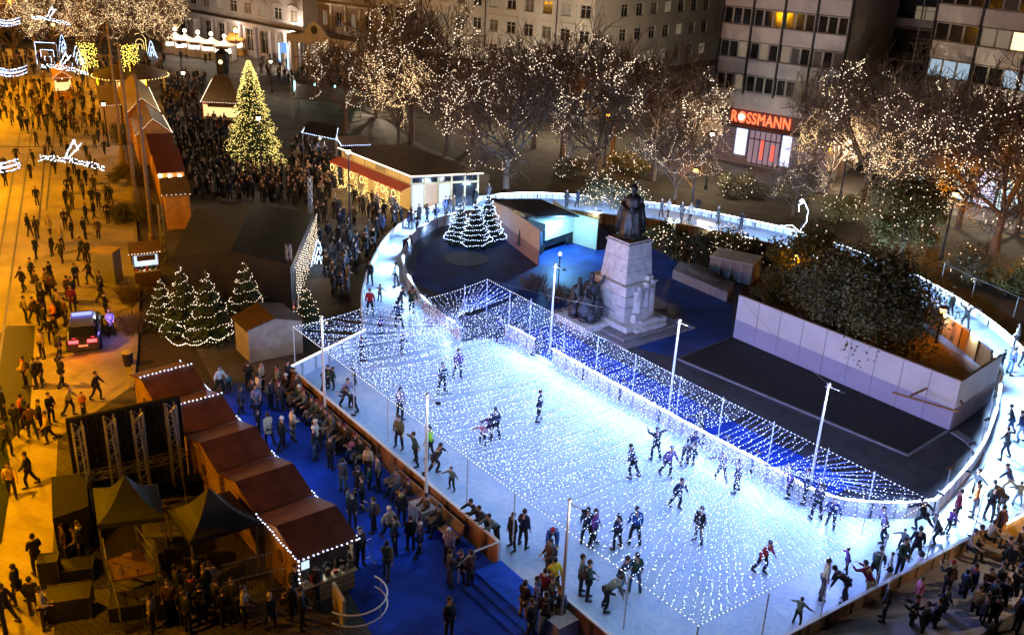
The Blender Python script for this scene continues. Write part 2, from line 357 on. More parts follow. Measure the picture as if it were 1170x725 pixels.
barrier('brown board barrier between the blue carpet and the ice, right of the blue steps',ln(tB,Lf),M_BARR,z0=0)
fr=[K0+(flat(B1)-K0)*(i/12) for i in range(13)]
barrier('pale brown board barrier in front of the bottom right walkway',fr,striped('pale_barrier_boards',(.5,.3,.18),(.2,.1,.05),.35,'X'),z0=0)
barrier('short blue-white barrier closing the back of the netted corner',[flat(A0),flat(A0)*.5+flat(out_curve[0])*.5,flat(out_curve[0])],M_PANEL,strip=LEDS,posts=0)
half=[i for i,p in enumerate(out_curve)]
oc=out_curve; iA=next(i for i,p in enumerate(oc) if proj(p)[0]>560)
barrier('outer barrier of the curved ice track beside the pavilion',oc[:iA+1],M_PANEL,z1=ZI+.42,strip=None,posts=4)
barrier('outer barrier of the ice track running behind the statue with a light strip on top',oc[iA:],M_PANEL,z1=ZI+.42,strip=LEDS,posts=4)
ic=in_curve; i1=next(i for i,p in enumerate(ic) if proj(p)[0]>556 and i>20)
barrier('white panel barrier curving round the three frosted fir trees',ic[:i1+1],M_PANEL,posts=0)
i2=next(i for i,p in enumerate(ic) if proj(p)[0]>795 and i>20); i3=next(i for i,p in enumerate(ic) if proj(p)[0]>1050 and i>20)
iR=max(range(len(ic)),key=lambda i: proj(ic[i])[0])
barrier('orange lit board barrier behind the statue',ic[i1:i2+1],M_ORAW,z1=1.14,posts=0)
barrier('low barrier of the far track hidden behind trees',ic[i2:i3+1],M_ORAW,z1=1.13,posts=0)
barrier('orange lit curved board barrier at the right end of the courtyard',ic[i3:iR+1],M_ORAW,z1=1.7,posts=2.)
barrier('pale curved barrier right of the grey path',ic[iR:],M_PANEL,posts=0)
# the straight inner barrier: white and blue, with a bright light strip
st=in_str
barrier('long white barrier with bright light strip on the park side of the ice',st[:-5],M_PANEL,strip=None,posts=3.)
barrier('short white barrier panel left of the rink gate',[st[-5],st[-3],st[-1]],M_PANEL,strip=None,posts=0)
# glowing light tube hung under the inner edge of the net
def tubelight(line,label,z=1.2,off=.12):
    t=thing('light_tube',label,'light tube',flat(line[0],z)); mb=MB()
    mb.tube([Vector((p.x,p.y,z)) for p in line],.022,6); mb.build('glowing_tube',LEDS,t); return t
tubelight([p-e2*.12 for p in st[:-5]],'long glowing white light tube on the inner straight barrier',z=ZT+.1)

hubA_=at(528,372,2.6)
# flood lights (fixtures added to brighten the ice) along the inner barrier and the track
def fill(p,d,power,label,ang=150,z=2.2,cam_=0.,grp='flood lights round the rink'):
    z=ZT+.28+cam_; t=thing('fill_light',label,'flood light',flat(p,ZI),grp); q=flat(p,z); d=Vector(d).normalized()
    mb=MB(); mb.tube([flat(p,ZI),q],.03,6); mb.build('stand',STEEL,t)
    u=Vector((-d.y,d.x,0)); mb=MB(); mb.hexa([q-u*.2-d*.05-Vector((0,0,.05)),q+u*.2-d*.05-Vector((0,0,.05)),q+u*.2+d*.04-Vector((0,0,.05)),q-u*.2+d*.04-Vector((0,0,.05))],[q-u*.2-d*.05+Vector((0,0,.06)),q+u*.2-d*.05+Vector((0,0,.06)),q+u*.2-d*.01+Vector((0,0,.06)),q-u*.2-d*.01+Vector((0,0,.06))]); mb.build('lamp_head',DARKM,t)
    l=bpy.data.lights.new('fill_beam','AREA'); l.shape='RECTANGLE'; l.size=1.2 if power<200 else .5; l.size_y=.15; l.energy=power; l.color=ICEC; l.spread=R(ang)
    o=bpy.data.objects.new('fill_beam',l); C.objects.link(o); o.parent=t
    pos=q+d*.1; o.location=pos-PO[t.name]; o.rotation_euler=(Vector((d.x,d.y,-(1.1 if power<200 else .45)))).to_track_quat('-Z','Y').to_euler()
    return t
PI_=1.0
for k,p in enumerate(resample(st,1.8)): fill(p+e2*.25,-e2,FP*1.0,'small added white flood light on the inner barrier of the ice',z=1.75,grp='flood lights on the inner barrier')
for k,p in enumerate(resample(ic[3:i1],4.)):
    d=(p-flat(at(620,300))).normalized(); fill(p-d*.2,d,FPT*(.16 if (p-flat(hubA_)).length<11 else 1.),'small added flood light on the barrier round the fir trees',z=1.7,grp='flood lights round the fir trees')
for k,p in enumerate(resample(ic[i1:],3.2)):
    d=(p-flat(at(760,340))).normalized(); px_=proj(p)[0]; fill(p-d*.2,d,FPT*(1.3 if px_>1040 else .85),'small added flood light on the inner barrier of the far track',z=1.7,cam_=.55 if px_>1040 else 0.,grp='flood lights on the far track')
# ------------------------------------------------------------------ masts
def mast(px,py,h,label,base=ZI,m=WHITE,block=False,lamp=None):
    p=at(px,py,base); t=thing('rink_mast',label,'mast',p)
    mb=MB(); mb.tube([(p.x,p.y,base+.02),(p.x,p.y,base+h)],[.075,.05],8); mb.build('pole',m,t)
    mb=MB(); mb.ball((p.x,p.y,base+h+.04),.09,8,5); mb.tube([(p.x-.15,p.y,base+h-.1),(p.x+.15,p.y,base+h-.1)],.02,5); mb.build('cap',STEEL,t)
    if block:
        b=thing('ballast_block','pale concrete ballast block under the mast '+block,'ballast block',p); bb=MB(); bb.box(p.x,p.y,0,1.15,1.15,.75,rz=math.atan2(e1.y,e1.x),tx=.97,ty=.97); bb.build('block',mat('ballast_concrete',(.5,.46,.46),rough=.8,var=.2,scale=4),b)
    lq=Vector((p.x+.5,p.y-.45,base+h-.1)); mb=MB(); mb.bar((p.x,p.y,base+h-.1),lq,.03); mb.build('added_lamp_arm',m,t); mb=MB(); mb.box(lq.x,lq.y,lq.z-.04,.2,.14,.08); mb.build('mast_lamp',DARKM,t)  # arm and dark housing added to carry the fill light
    point(lq-Vector((0,0,.14)),(.66,.79,1.),MP*(.4 if base!=ZI else 1.),.1,name='mast_lamp_light',parent=t)  # added mast-top light that brightens park, monument and carpet
    return flat(p,base+h)
MT=[]
MT.append(mast(628,405,5.7,'tall white mast in front of the bronze figure group'))
MT.append(mast(764,470,5.3,'tall white mast between the statue and the black lawn'))
MT.append(mast(925,556,5.4,'tall white mast in front of the asphalt path',m=WHITE))
M_BRM=mat('mast_brown',(.42,.33,.3),rough=.5,var=.1)
MT.append(mast(372,483,5.9,'tall white mast at the left netted corner',base=0))
MT.append(mast(487,575,5.3,'tall mast on the pale block among the seated crowd',base=.75,m=WHITE,block='among the seated crowd'))
MT.append(mast(641,702,5.0,'tall brownish mast beside the blue steps',base=.75,m=M_BRM,block='beside the blue steps'))
mast(748,745,5.0,'dark mast foot at the bottom edge of the rink',base=0,m=M_BRM) if False else None
# ------------------------------------------------------------------ net of lights
ZN=3.6
pn=lambda x,y,z=ZN: at(x,y,z)
P0=pn(335,373);P1=pn(415,352);P2=pn(484,342);P3=pn(557,319,3.7);P4=pn(1064,572);P5=flat(K0,ZN)
P5=pn(798,714)
canopy=thing('light_net','canopy of hundreds of blue-white light strings hung over the ice','light canopy',flat(P5,ZI))
hubA=pn(528,372,2.6); hubB=pn(806,497,3.3)
near=lambda t: P0+(P5-P0)*t
far=lambda t: P3+(P4-P3)*t
strings=[]
tb=[(near(i/200),i/200) for i in range(201)]
def near_param(h,d):  # where line h + s*d meets the near edge / far edge
    q=cross(h,d,P0,P5-P0); r=cross(h,d,P3,P4-P3); return flat(q,ZN),flat(r,ZN)
hd=flat(hubB)-flat(hubA); NP=96
for i in range(NP):
    h=flat(hubA)+hd*(i/(NP-1)); a,b=near_param(h,e2); mid=flat(h,hubA.z+(hubB.z-hubA.z)*i/(NP-1)+.45)
    strings.append((a,mid,b))
qa,ra=near_param(flat(hubB),e2); qb,rb=near_param(flat(hubA),e2)
path=[qa,P5]+[P5+(P4-P5)*k/4 for k in range(1,5)]+[ra]
HB2=flat(hubB)+hd.normalized()*3.6
for k_ in range(1,12):
    h=flat(hubB)+hd.normalized()*(3.6*k_/12.); a_,b_=near_param(h,e2); strings.append((b_,flat(h,hubB.z),None))
ra=near_param(HB2,e2)[1]
rim=resample([qa,P5,P4,ra],(((P5-qa).length+(P4-P5).length+(ra-P4).length)/62)); hu=hd.normalized(); FANB=[]
for k_,q in enumerate(rim[1:62]): FANB.append((flat(q,ZN),hubB+hu*(3.6*k_/61.),None))
rim=resample([qb,P0,P1,P2,P3,rb],(((P0-qb).length+(P1-P0).length+(P2-P1).length+(P3-P2).length+(rb-P3).length)/44))
FANA=[(flat(q,ZN),hubA-hu*(1.6*k_/44.)+e2*(.8*k_/44.),None) for k_,q in enumerate(rim[1:44])]
strings=FANB+list(reversed(strings))+FANA
sr_=random.Random(3)
M_WIRE=mat('pale_blue_wire',(.3,.36,.9),rough=.5,var=0)  # glow of the bulbs put into the wire colour as blue
rest_=MB()
for si,(a,b,c) in enumerate(strings):
    mb=MB() if si<99 else rest_; segs=[(a,b)]+([(b,c)] if c is not None else [])
    for p,q in segs:
        L=(q-p).length; ln_=sagline(p,q,.035*L*sr_.uniform(.6,1.5),12)
        mb.k=1; mb.tube(ln_,.010,3,cap=False); mb.k=0
        ph=sr_.uniform(0,.2)
        for w in resample(ln_,.165)[1:]:
            mb.bulb((w.x+sr_.uniform(-.06,.06),w.y+sr_.uniform(-.06,.06),w.z-sr_.uniform(0,.06)),.017*sr_.choice([.5,.8,1.,1.,1.2,1.5]))
    if si<99: mb.build('light_string',[BULBB,M_WIRE],canopy)
o=rest_.build('light_strings',[BULBB,M_WIRE],canopy); o['kind']='stuff'
mb=MB()
for a,b in ((P0,P1),(P1,P2),(P2,P3),(P3,P4),(P4,P5),(P5,P0),(hubA,hubB)):
    mb.tube(sagline(a,b,.1,12),.015,4)
mb.build('edge_cable',STEEL,canopy)
mb=MB(); 
for a,b in ((P0,P1),(P1,P2),(P2,P3),(P3,P4),(P4,P5),(P5,P0)):
    for w in resample(sagline(a,b,.1,12),.2): mb.bulb(w,.022)
mb.build('edge_lights',BULBW,canopy)
npl=[]
M_NP=mat('thin_pole',(.55,.6,.68),rough=.4,var=.05)
def net_pole(p,z0,label,grp):
    mb=MB(); mb.tube([(p.x,p.y,z0),(p.x,p.y,ZN)],.028,6); o=mb.build('net_pole',M_NP,off=(p.x,p.y,z0)); tag(o,label,'pole',grp)
for x,y in ((531,325),(557,319),(583,332),(607,341),(646,362),(684,384),(727,404),(778,430),(827,453),(885,481),(947,512),(1000,538)):
    net_pole(pn(x,y),ZI,'thin pale pole holding up the far edge of the light net','thin poles along the far net edge')
n_=int((P5-P0).length/3.1)
for i in range(n_+1): net_pole(P0+(P5-P0)*(i/n_),ZT+.07,'thin pole on the brown barrier holding the near edge of the light net','thin poles along the near net edge')
for i in range(1,6):
    p=K0+(flat(B1)-K0)*(i/6.+.03); net_pole(p,ZT+.07,'thin pole on the pale barrier of the bottom right walkway','thin poles along the walkway barrier')
# stay wires
for i,(a,b) in enumerate(((MT[2],flat(at(838,385),2.8)),(MT[1],P3),(MT[5],hubB),(MT[4],hubA+(hubB-hubA)*.5))):
    mb=MB(); mb.tube(sagline(a,b,.2,8),.012,4); o=mb.build('stay_wire',STEEL,off=a); tag(o,['thin stay wire running from the right mast to the white wall','thin stay wire from the middle mast to the net peak','thin cable from the brownish mast to the net hub','thin cable from the block mast over the ice'][i],'cable')
# soft light of the thousands of bulbs: added unseen point lights stand in for it
for i in range(9):
    for j in range(4):
        a=near((i+.5)/9.); b=far((i+.5)/9.); p=a+(b-a)*((j+.35)/4.1)
        point(flat(p,3.3),(.46,.68,1.),NETP,1.2,name='net_fill_light',parent=canopy)
for i in range(7):
    p=far((i+.5)/7.2)-e2*1.2; point(flat(p,3.0),(.16,.24,1.),BANDP,.4,name='net_fill_light',parent=canopy)  # added blue fill under the far net edge, no lamps hang there
# ------------------------------------------------------------------ blue steps
ang=math.atan2(e1.y,e1.x)
def along(t,o,z=0.): q=flat(A0)+e1*t-e2*o; return Vector((q.x,q.y,z))
t=thing('entrance_steps','bright blue carpeted steps leading up through the barrier gap','steps',along((tA+tB)/2,.8))
for i,(o0,o1,z) in enumerate(((-.04,1.25,ZI+.02),(1.25,1.65,.21),(1.65,2.05,.1))):
    mb=MB(); mb.hexa([along(tA+.05,o1),along(tB-.05,o1),along(tB-.05,o0),along(tA+.05,o0)],[along(tA+.05,o1,z),along(tB-.05,o1,z),along(tB-.05,o0,z),along(tA+.05,o0,z)])
    mb.build('landing' if i==0 else 'step',mat('bright_blue_carpet',(.01,.11,.75),rough=.9,var=.2) if i==0 else M_BLUE,t)
t=thing('handrail','white handrail at the left end of the blue steps','handrail',along(tA,.1))
mb=MB(); a=along(tA,.05,ZT+.1);b=along(tA,1.3,1.25);c=along(tA,2.0,.95)
mb.tube([a,b,c],.04,6); mb.tube([b,along(tA,1.3,.02)],.035,6); mb.tube([c,along(tA,2.0,.02)],.035,6); mb.tube([a,along(tA,.05,.02)],.05,6); mb.build('rail',WHITE,t)
t=thing('handrail','white handrail with panel at the right end of the blue steps','handrail',along(tB,.1))
mb=MB(); a=along(tB,.15,1.2);b=along(tB,1.3,1.2); mb.tube([a,b],.04,6); mb.tube([b,along(tB,1.3,.02)],.035,6); mb.tube([a,along(tB,.15,.02)],.05,6); mb.build('rail',WHITE,t)
mb=MB(); mb.hexa([along(tB-.02,1.25,.1),along(tB+.02,1.25,.1),along(tB+.02,.2,.1),along(tB-.02,.2,.1)],[along(tB-.02,1.25,.9),along(tB+.02,1.25,.9),along(tB+.02,.2,.9),along(tB-.02,.2,.9)]); mb.build('panel',PALEW,t)
# benches along the brown barrier
def bench(t0,t1,label):
    c=along((t0+t1)/2,.7); t=thing('bench',label,'bench',c)
    mb=MB(); mb.hexa([along(t0,1.0,.42),along(t1,1.0,.42),along(t1,.55,.42),along(t0,.55,.42)],[along(t0,1.0,.47),along(t1,1.0,.47),along(t1,.55,.47),along(t0,.55,.47)]); mb.build('seat',WOOD,t)
    mb=MB(); mb.hexa([along(t0,.5,.5),along(t1,.5,.5),along(t1,.44,.5),along(t0,.44,.5)],[along(t0,.38,.95),along(t1,.38,.95),along(t1,.32,.95),along(t0,.32,.95)]); mb.build('backrest',WOOD,t)
    for tt in (t0+.2,t1-.2):
        mb=MB(); mb.hexa([along(tt-.04,.95),along(tt+.04,.95),along(tt+.04,.42),along(tt-.04,.42)],[along(tt-.04,.95,.415),along(tt+.04,.95,.415),along(tt+.04,.42,.415),along(tt-.04,.42,.415)]); mb.build('leg',DARKM,t)
BN=[]
for i,(t0,w) in enumerate([(x,2.6) for x in (.8,3.8,6.8,11.6,14.6)]):
    bench(t0,t0+w,['brown wooden bench by the netted left corner of the rink','brown wooden bench behind the first mast on the blue carpet','brown bench against the barrier midway to the pale block','brown bench against the barrier right of the pale block','brown wooden bench next to the blue steps'][i]); BN.append((t0,t0+w))
# ------------------------------------------------------------------ courtyard wall (white) with braces
WZ=3.0
w0=flat(at(838,385,ZI)); w1=flat(at(1085,491,ZI)); w2=flat(at(1131,458,ZI))
M_WW=mat('white_board',(.8,.8,.84),rough=.6,var=.1,scale=.5,detail=9); M_BW=mat('brown_board',(.3,.2,.13),rough=.8,var=.25,scale=2)
t=thing('white_wall','long white board wall round the courtyard with the evergreen tree','wall',w1)
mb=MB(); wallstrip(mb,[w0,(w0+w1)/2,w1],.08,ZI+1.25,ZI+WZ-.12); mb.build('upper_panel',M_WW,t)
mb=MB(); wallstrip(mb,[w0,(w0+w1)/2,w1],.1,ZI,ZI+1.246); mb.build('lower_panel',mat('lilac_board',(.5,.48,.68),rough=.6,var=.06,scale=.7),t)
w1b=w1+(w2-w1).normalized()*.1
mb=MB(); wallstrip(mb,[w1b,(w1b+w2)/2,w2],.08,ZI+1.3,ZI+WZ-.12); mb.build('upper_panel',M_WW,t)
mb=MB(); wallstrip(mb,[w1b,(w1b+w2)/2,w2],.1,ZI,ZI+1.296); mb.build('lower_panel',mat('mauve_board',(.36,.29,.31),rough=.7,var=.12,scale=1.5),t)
for k in range(1,9):
    q=w0+(w1-w0)*(k/9); mb=MB(); un=Vector(((w1-w0).y,-(w1-w0).x,0)).normalized()*.052
    if un.dot(-q)<0: un=-un
    mb.bar(flat(q,ZI+.02)+un,flat(q,ZI+WZ-.14)+un,.03,.012); mb.build('panel_joint',mat('joint_grey',(.3,.3,.34),rough=.7,var=.1),t)
mb=MB(); mb.bar(flat(w0,ZI+WZ-.08),flat(w1,ZI+WZ-.08),.12,.06); mb.bar(flat(w1,ZI+WZ-.075),flat(w2,ZI+WZ-.075),.12,.06); mb.build('top_batten',M_BW,t)
wn=Vector((-(w1-w0).y,(w1-w0).x,0)).normalized()
for k in range(5):
    f=.15+.17*k; q=w0+(w1-w0)*f; mb=MB(); mb.bar(flat(q,ZI+2.6)+wn*.1,flat(q,ZI+.1)+wn*1.9,.1); mb.build('brace',WOOD,t)
for k,(a,b) in enumerate((((1020,448),(1095,470)),((1040,452),(1070,438)),((1100,462),(1080,425)))):
    o=MB(); pa=at(*a,1.9);pb=at(*b,2.2); o.bar(pa,pb,.09); q=o.build('timber_beam',WOOD,off=pa); tag(q,['long loose timber beam crossing behind the white wall corner','short timber beam leaning behind the white wall','timber beam propped from the wall corner to the orange barrier'][k],'beam')
sheet('courtyard_soil',[w0+wn*.2,w1+wn*.2,w2,flat(ic[i3+10]),flat(ic[i2+14]),flat(at(850,320))],ZI+.02,mat('leafy_soil',(.12,.06,.03),rough=.95,var=.5,scale=3,detail=8,bump=.5))
# ------------------------------------------------------------------ white wall with shed by the frosted firs
v0=flat(at(562,262,ZI)); v1=flat(at(615,303,ZI)); 
t=thing('equipment_shed','long shed with pale side wall, black roof and open wooden gates behind the firs','shed',v1)
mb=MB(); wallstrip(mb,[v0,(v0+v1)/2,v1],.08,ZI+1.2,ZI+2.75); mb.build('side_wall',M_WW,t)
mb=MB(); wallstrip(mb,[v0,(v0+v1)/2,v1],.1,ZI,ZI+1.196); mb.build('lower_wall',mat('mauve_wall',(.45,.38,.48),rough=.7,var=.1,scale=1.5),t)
r0=at(557,228,3.1); r1=at(612,249,3.1); r2=at(662,248,3.1); r3=at(618,229,3.1)
mb=MB(); mb.hexa([r0,r1,r2,r3],[p+Vector((0,0,.12)) for p in (r0,r1,r2,r3)]); mb.build('roof',mat('black_roofing',(.02,.02,.022),rough=.5,var=.4,scale=1.2),t)
gm=mat('cream_boards',(.62,.58,.36),rough=.7,var=.1)
def gate(a,b,h,lab):
    g_=MB(); u=(b-a).normalized(); wallstrip(g_,[a,b],.05,ZI+.05,ZI+h); o=g_.build('gate_leaf',gm,t)
    g_=MB(); nrm=Vector((u.y,-u.x,0))*.06
    for p,q in (((0,.15),(1,.15)),((0,h-.1),(1,h-.1)),((0,h/2),(1,h/2)),((0,.1),(0,h)),((1,.1),(1,h)),((0,h-.1),(1,.2))):
        g_.bar(flat(a+(b-a)*p[0],ZI+p[1])+nrm,flat(a+(b-a)*q[0],ZI+q[1])+nrm,.09)
    g_.build('gate_brace',mat('cream_brace',(.42,.37,.22),rough=.7,var=.15),o)
gate(flat(at(655,278,ZI)),flat(at(681,286,ZI)),2.5,''); gate(flat(at(630,262,ZI)),flat(at(655,278,ZI)),2.5,'')
# ------------------------------------------------------------------ monument
M_STONE=mat('pale_stone',(.72,.7,.67),rough=.8,var=.2,scale=2.5,detail=8,bump=.25,bscale=8); M_BRZ=mat('dark_bronze',(.07,.075,.075),rough=.45,metal=.7,var=.5,scale=4,bump=.6)
M_STEP=mat('granite_step',(.28,.26,.27),rough=.75,var=.25,scale=3)
mc=flat(at(712,368,ZI)); 
def ml(a,b,z=0.): q=mc+e1*a+e2*b; return Vector((q.x,q.y,z))
mon=thing('monument','pale stone monument pedestal with reliefs and stepped base in the park','monument',flat(mc,ZI))
def mblock(name,m,a,b,sa,sb,z0,z1,ta=1.,tb=1.,par=mon):
    mb=MB(); q=[(-1,-1),(1,-1),(1,1),(-1,1)]
    mb.hexa([ml(a+x*sa/2,b+y*sb/2,z0) for x,y in q],[ml(a+x*sa/2*ta,b+y*sb/2*tb,z1) for x,y in q]); o=mb.build(name,m,par)
    bv=o.modifiers.new('bevel','BEVEL'); bv.width=.03; bv.segments=1; return o
mblock('base_step',M_STEP,-.2,.2,7.0,6.2,ZI,ZI+.18); mblock('base_step',M_STEP,-.3,.1,6.0,5.2,ZI+.18,ZI+.38); 
mblock('base_step',M_STONE,-.2,.0,4.6,3.6,ZI+.38,ZI+.75)
mblock('lower_pedestal',M_STONE,-.2,0,3.1,2.7,ZI+.75,ZI+3.0,.96,.96); mblock('cornice',M_STONE,-.25,0,3.2,2.9,ZI+3.0,ZI+3.14)
mblock('upper_pedestal',M_STONE,-.1,0,2.35,2.35,ZI+3.14,ZI+5.55,.84,.84); mblock('top_slab',M_STONE,-.1,0,2.15,2.15,ZI+5.55,ZI+5.68); mblock('top_slab',M_STONE,-.1,0,1.95,1.95,ZI+5.68,ZI+5.8)
# reliefs on the face towards the rink end (+e1): arms, shields and niches
for a,b,sa,sb,z0,z1 in ((1.45,.1,.5,1.5,.75,2.1),(1.5,-.35,.5,.55,2.1,2.7),(1.45,.35,.4,.5,2.1,3.2),(1.62,.05,.5,.5,.75,1.6),(1.3,.75,.35,.5,2.9,3.5),(1.75,-.6,.5,.6,.75,1.3),(2.3,.2,.7,2.0,.38,.62),(1.9,.3,.6,1.8,.6,.85)):
    mblock('relief_block',M_STONE,a-.1,b,sa,sb,ZI+z0,ZI+z1,.85,.85)
for b in (-.35,.3,.75): 
    mb=MB(); q=ml(1.5,b,0); mb.ball((q.x,q.y,ZI+3.0+.25*b),.17,8,6); mb.tube([(q.x,q.y,ZI+1.2),(q.x,q.y,ZI+2.8)],[.25,.2],8); mb.build('relief_figure',M_STONE,mon,smooth=True)
mblock('niche_frame',M_STONE,-.6,-1.36,1.1,.12,ZI+1.5,ZI+2.5)
mblock('inscription_slab',M_STEP,-.1,-1.42,1.2,.1,ZI+1.2,ZI+1.32)
for k_,(a,z) in enumerate(((-1.2,2.1),(-.5,2.35),(.3,2.0))): mblock('wall_relief',M_STONE,a,-1.38,.35,.16,ZI+z-.9,ZI+z,.8,.8)
for z in (.9,1.7,2.4): mblock('stone_course',M_STEP,-.2,0,3.14,2.74,ZI+z,ZI+z+.02)
for z in (3.9,4.7): mblock('stone_course',M_STEP,-.1,0,2.36-.13*(z-3.1),2.36-.13*(z-3.1),ZI+z,ZI+z+.02)
mblock('base_step',M_STONE,.9,.1,3.2,2.6,ZI+.38,ZI+.56)
# right flank stairs
for k in range(4): mblock('flank_step',mat('warm_stone',(.4,.33,.3),rough=.8,var=.2),-.9+.0*k,2.0+.62*k,1.4,.62,ZI,ZI+1.75-.42*k)
# low plinth of the bronze group
grp_c=(-.5,-2.9)
mblock('group_plinth',M_STONE,-.9,-2.7,2.9,2.2,ZI+.2,ZI+.62); mblock('group_plinth',M_STEP,-.9,-2.7,3.4,2.6,ZI,ZI+.2)
# ================================================================== PEOPLE
def skin_mesh(J,E,root,sub=1):
    """J: list of (pos,radius) ; E edges -> evaluated mesh"""
    me=bpy.data.meshes.new('sk'); me.from_pydata([tuple(p) for p,_ in J],E,[]); o=bpy.data.objects.new('sk',me); C.objects.link(o)
    md=o.modifiers.new('s','SKIN'); md.use_smooth_shade=True
    for i,(p,r) in enumerate(J):
        v=me.skin_vertices[0].data[i]; rr=r if isinstance(r,tuple) else (r,r); v.radius=rr; v.use_root=(i==root)
    if sub: s=o.modifiers.new('u','SUBSURF'); s.levels=sub; s.render_levels=sub
    dg=bpy.context.evaluated_depsgraph_get(); out=bpy.data.meshes.new_from_object(o.evaluated_get(dg))
    bpy.data.objects.remove(o); bpy.data.meshes.remove(me); return out
M_SKIN=mat('skin',(.55,.33,.24),rough=.6,var=.1); M_SHOE=mat('shoe',(.03,.025,.025),rough=.6,var=.2); M_HAIR=mat('hair',(.035,.022,.015),rough=.7,var=.4)
M_COAT=objcol('coat_cloth'); M_PANT=objcol('trouser_cloth'); M_HATM=objcol('hat_cloth'); M_BLADE=STEEL
def V(*a): return Vector(a)
POSE={}
def limb(a,l1,l2,d1,d2): 
    b=a+Vector(d1).normalized()*l1; c=b+Vector(d2).normalized()*l2; return b,c
def make_pose(name,lean=0.,armL=((.25,.1,-1),(.1,-.3,-1)),armR=((-.25,.1,-1),(-.1,-.3,-1)),legL=((.08,0,-1),(.02,.05,-1)),legR=((-.08,0,-1),(-.02,.05,-1)),skate=False,long=False,hip=.92,sc_=1.,headturn=0.,skirt=False,wide=1.,headlean=None):
    """figure faces -Y, feet near z=0, height about 1.75"""
    pel=V(0,0,hip); up=Vector((0,-math.sin(lean),math.cos(lean))); 
    wa=pel+up*.17; ch=pel+up*.38; nk=pel+up*.56; hup=Vector((0,-math.sin(lean*.4 if headlean is None else headlean),math.cos(lean*.4 if headlean is None else headlean)))
    h0=nk+hup*.06; hc=nk+hup*.17
    shL=pel+up*.50+V(.19,0,0); shR=pel+up*.50-V(.19,0,0)
    eL,wL=limb(shL,.29,.25,*armL); eR,wR=limb(shR,.29,.25,*armR)
    hpL=pel+V(.1,0,-.04); hpR=pel-V(.1,0,.04)
    kL,aL=limb(hpL,.43,.41,*legL); kR,aR=limb(hpR,.43,.41,*legR)
    tL=aL+V(.02,-.17,-.04); tR=aR+V(-.02,-.17,-.04)
    hL=wL+(wL-eL).normalized()*.09; hR=wR+(wR-eR).normalized()*.09
    J=[(pel,(.135,.1)),(wa,(.13,.095)),(ch,(.155,.11)),(nk,.06),(h0,.055),
       (shL,.06),(eL,.042),(wL,.028),(hL,(.035,.02)),(shR,.06),(eR,.042),(wR,.028),(hR,(.035,.02)),
       (hpL,.085),(kL,.058),(aL,.04),(tL,.035),(hpR,.085),(kR,.058),(aR,.04),(tR,.035),(hc,(.075,.09)),(hc+hup*.1,(.06,.075))]
    E=[(0,1),(1,2),(2,3),(3,4),(2,5),(5,6),(6,7),(7,8),(2,9),(9,10),(10,11),(11,12),(0,13),(13,14),(14,15),(15,16),(0,17),(17,18),(18,19),(19,20),(4,21),(21,22)]
    body=skin_mesh(J,E,0)
    # face, ears, fingers joined into the body mesh
    ex=MB()
    f=Vector((math.sin(headturn),-math.cos(headturn),0)); s=Vector((-f.y,f.x,0))
    ex.k=0
    ex.ball(hc+hup*.02,.098,8,7,(.82,.98,1.16))
    ex.bar(hc+f*.085+hup*.03,hc+f*.118-hup*.02,.026,.022)
    for q in (-1,1): ex.bar(hc+s*q*.078+hup*.03,hc+s*q*.092-hup*.03,.02,.05)
    ex.k=2
    for q in (-1,1): ex.ball(hc+f*.088+s*q*.035+hup*.035,.013,5,4)
    ex.bar(hc+f*.095-hup*.05-s*.02,hc+f*.095-hup*.05+s*.02,.012,.01)
    ex.k=0
    for hnd,wr in ((hL,wL),(hR,wR)):
        d=(hnd-wr).normalized(); u=d.cross(V(0,0,1)); u=u.normalized() if u.length>.1 else V(1,0,0); n=d.cross(u)
        for q,l in ((-1.5,.06),(-.5,.075),(.5,.07),(1.5,.055)):
            a=hnd+u*q*.017+d*.02; b=a+d*l*.6+n*.008; ex.bar(a,b,.015,.016); ex.bar(b,b+d*l*.4+n*.022,.013,.014)
        a=hnd+u*.03-d*.02; ex.bar(a,a+u*.03+d*.03,.018); ex.bar(a+u*.03+d*.03,a+u*.038+d*.06,.015)
    ex.k=1
    for a_,t_ in ((aL,tL),(aR,tR)):
        ex.tube([a_+V(0,0,.14),a_+V(0,0,.02),a_+V(0,.03,-.05)],[.062,.06,.055],7); ex.tube([a_+V(0,.05,-.045),(a_+t_)/2+V(0,0,-.02),t_+V(0,-.04,0)],[.05,.052,.035],7)
        if skate:
            ex.k=3; ex.bar(a_+V(0,.08,-.105),t_+V(0,-.08,-.07),.012,.035); ex.bar(a_+V(0,.03,-.1),a_+V(0,.03,-.04),.02); ex.k=1
    eo=ex.build('tmp',[]); bm=bmesh.new(); bm.from_mesh(body); n0=len(bm.faces)
    for fc in bm.faces:
        c=fc.calc_center_median(); fc.material_index=1 if min((c-aL).length,(c-aR).length,(c-tL).length,(c-tR).length)<.09 else 0
    bm.from_mesh(eo.data)
    bmesh.ops.scale(bm,vec=(sc_,)*3,verts=bm.verts)
    me=bpy.data.meshes.new('body_'+name); bm.to_mesh(me); bm.free(); bpy.data.objects.remove(eo)
    for q in (M_SKIN,M_SHOE,M_HAIR,M_BLADE): me.materials.append(q)
    for p in me.polygons: p.use_smooth=True
    # coat: torso + arms shell
    CJ=[(pel-up*(.16 if long else .04),(.2*wide,.16)),(pel+up*.08,(.165*wide,.135)),(wa+up*.05,(.16*wide,.13)),(ch,(.18*wide,.135)),(nk-up*.02,(.09,.085)),(shL,.085),(eL,.066),(wL,.05),(shR,.085),(eR,.066),(wR,.05)]
    CE=[(0,1),(1,2),(2,3),(3,4),(3,5),(5,6),(6,7),(3,8),(8,9),(9,10)]
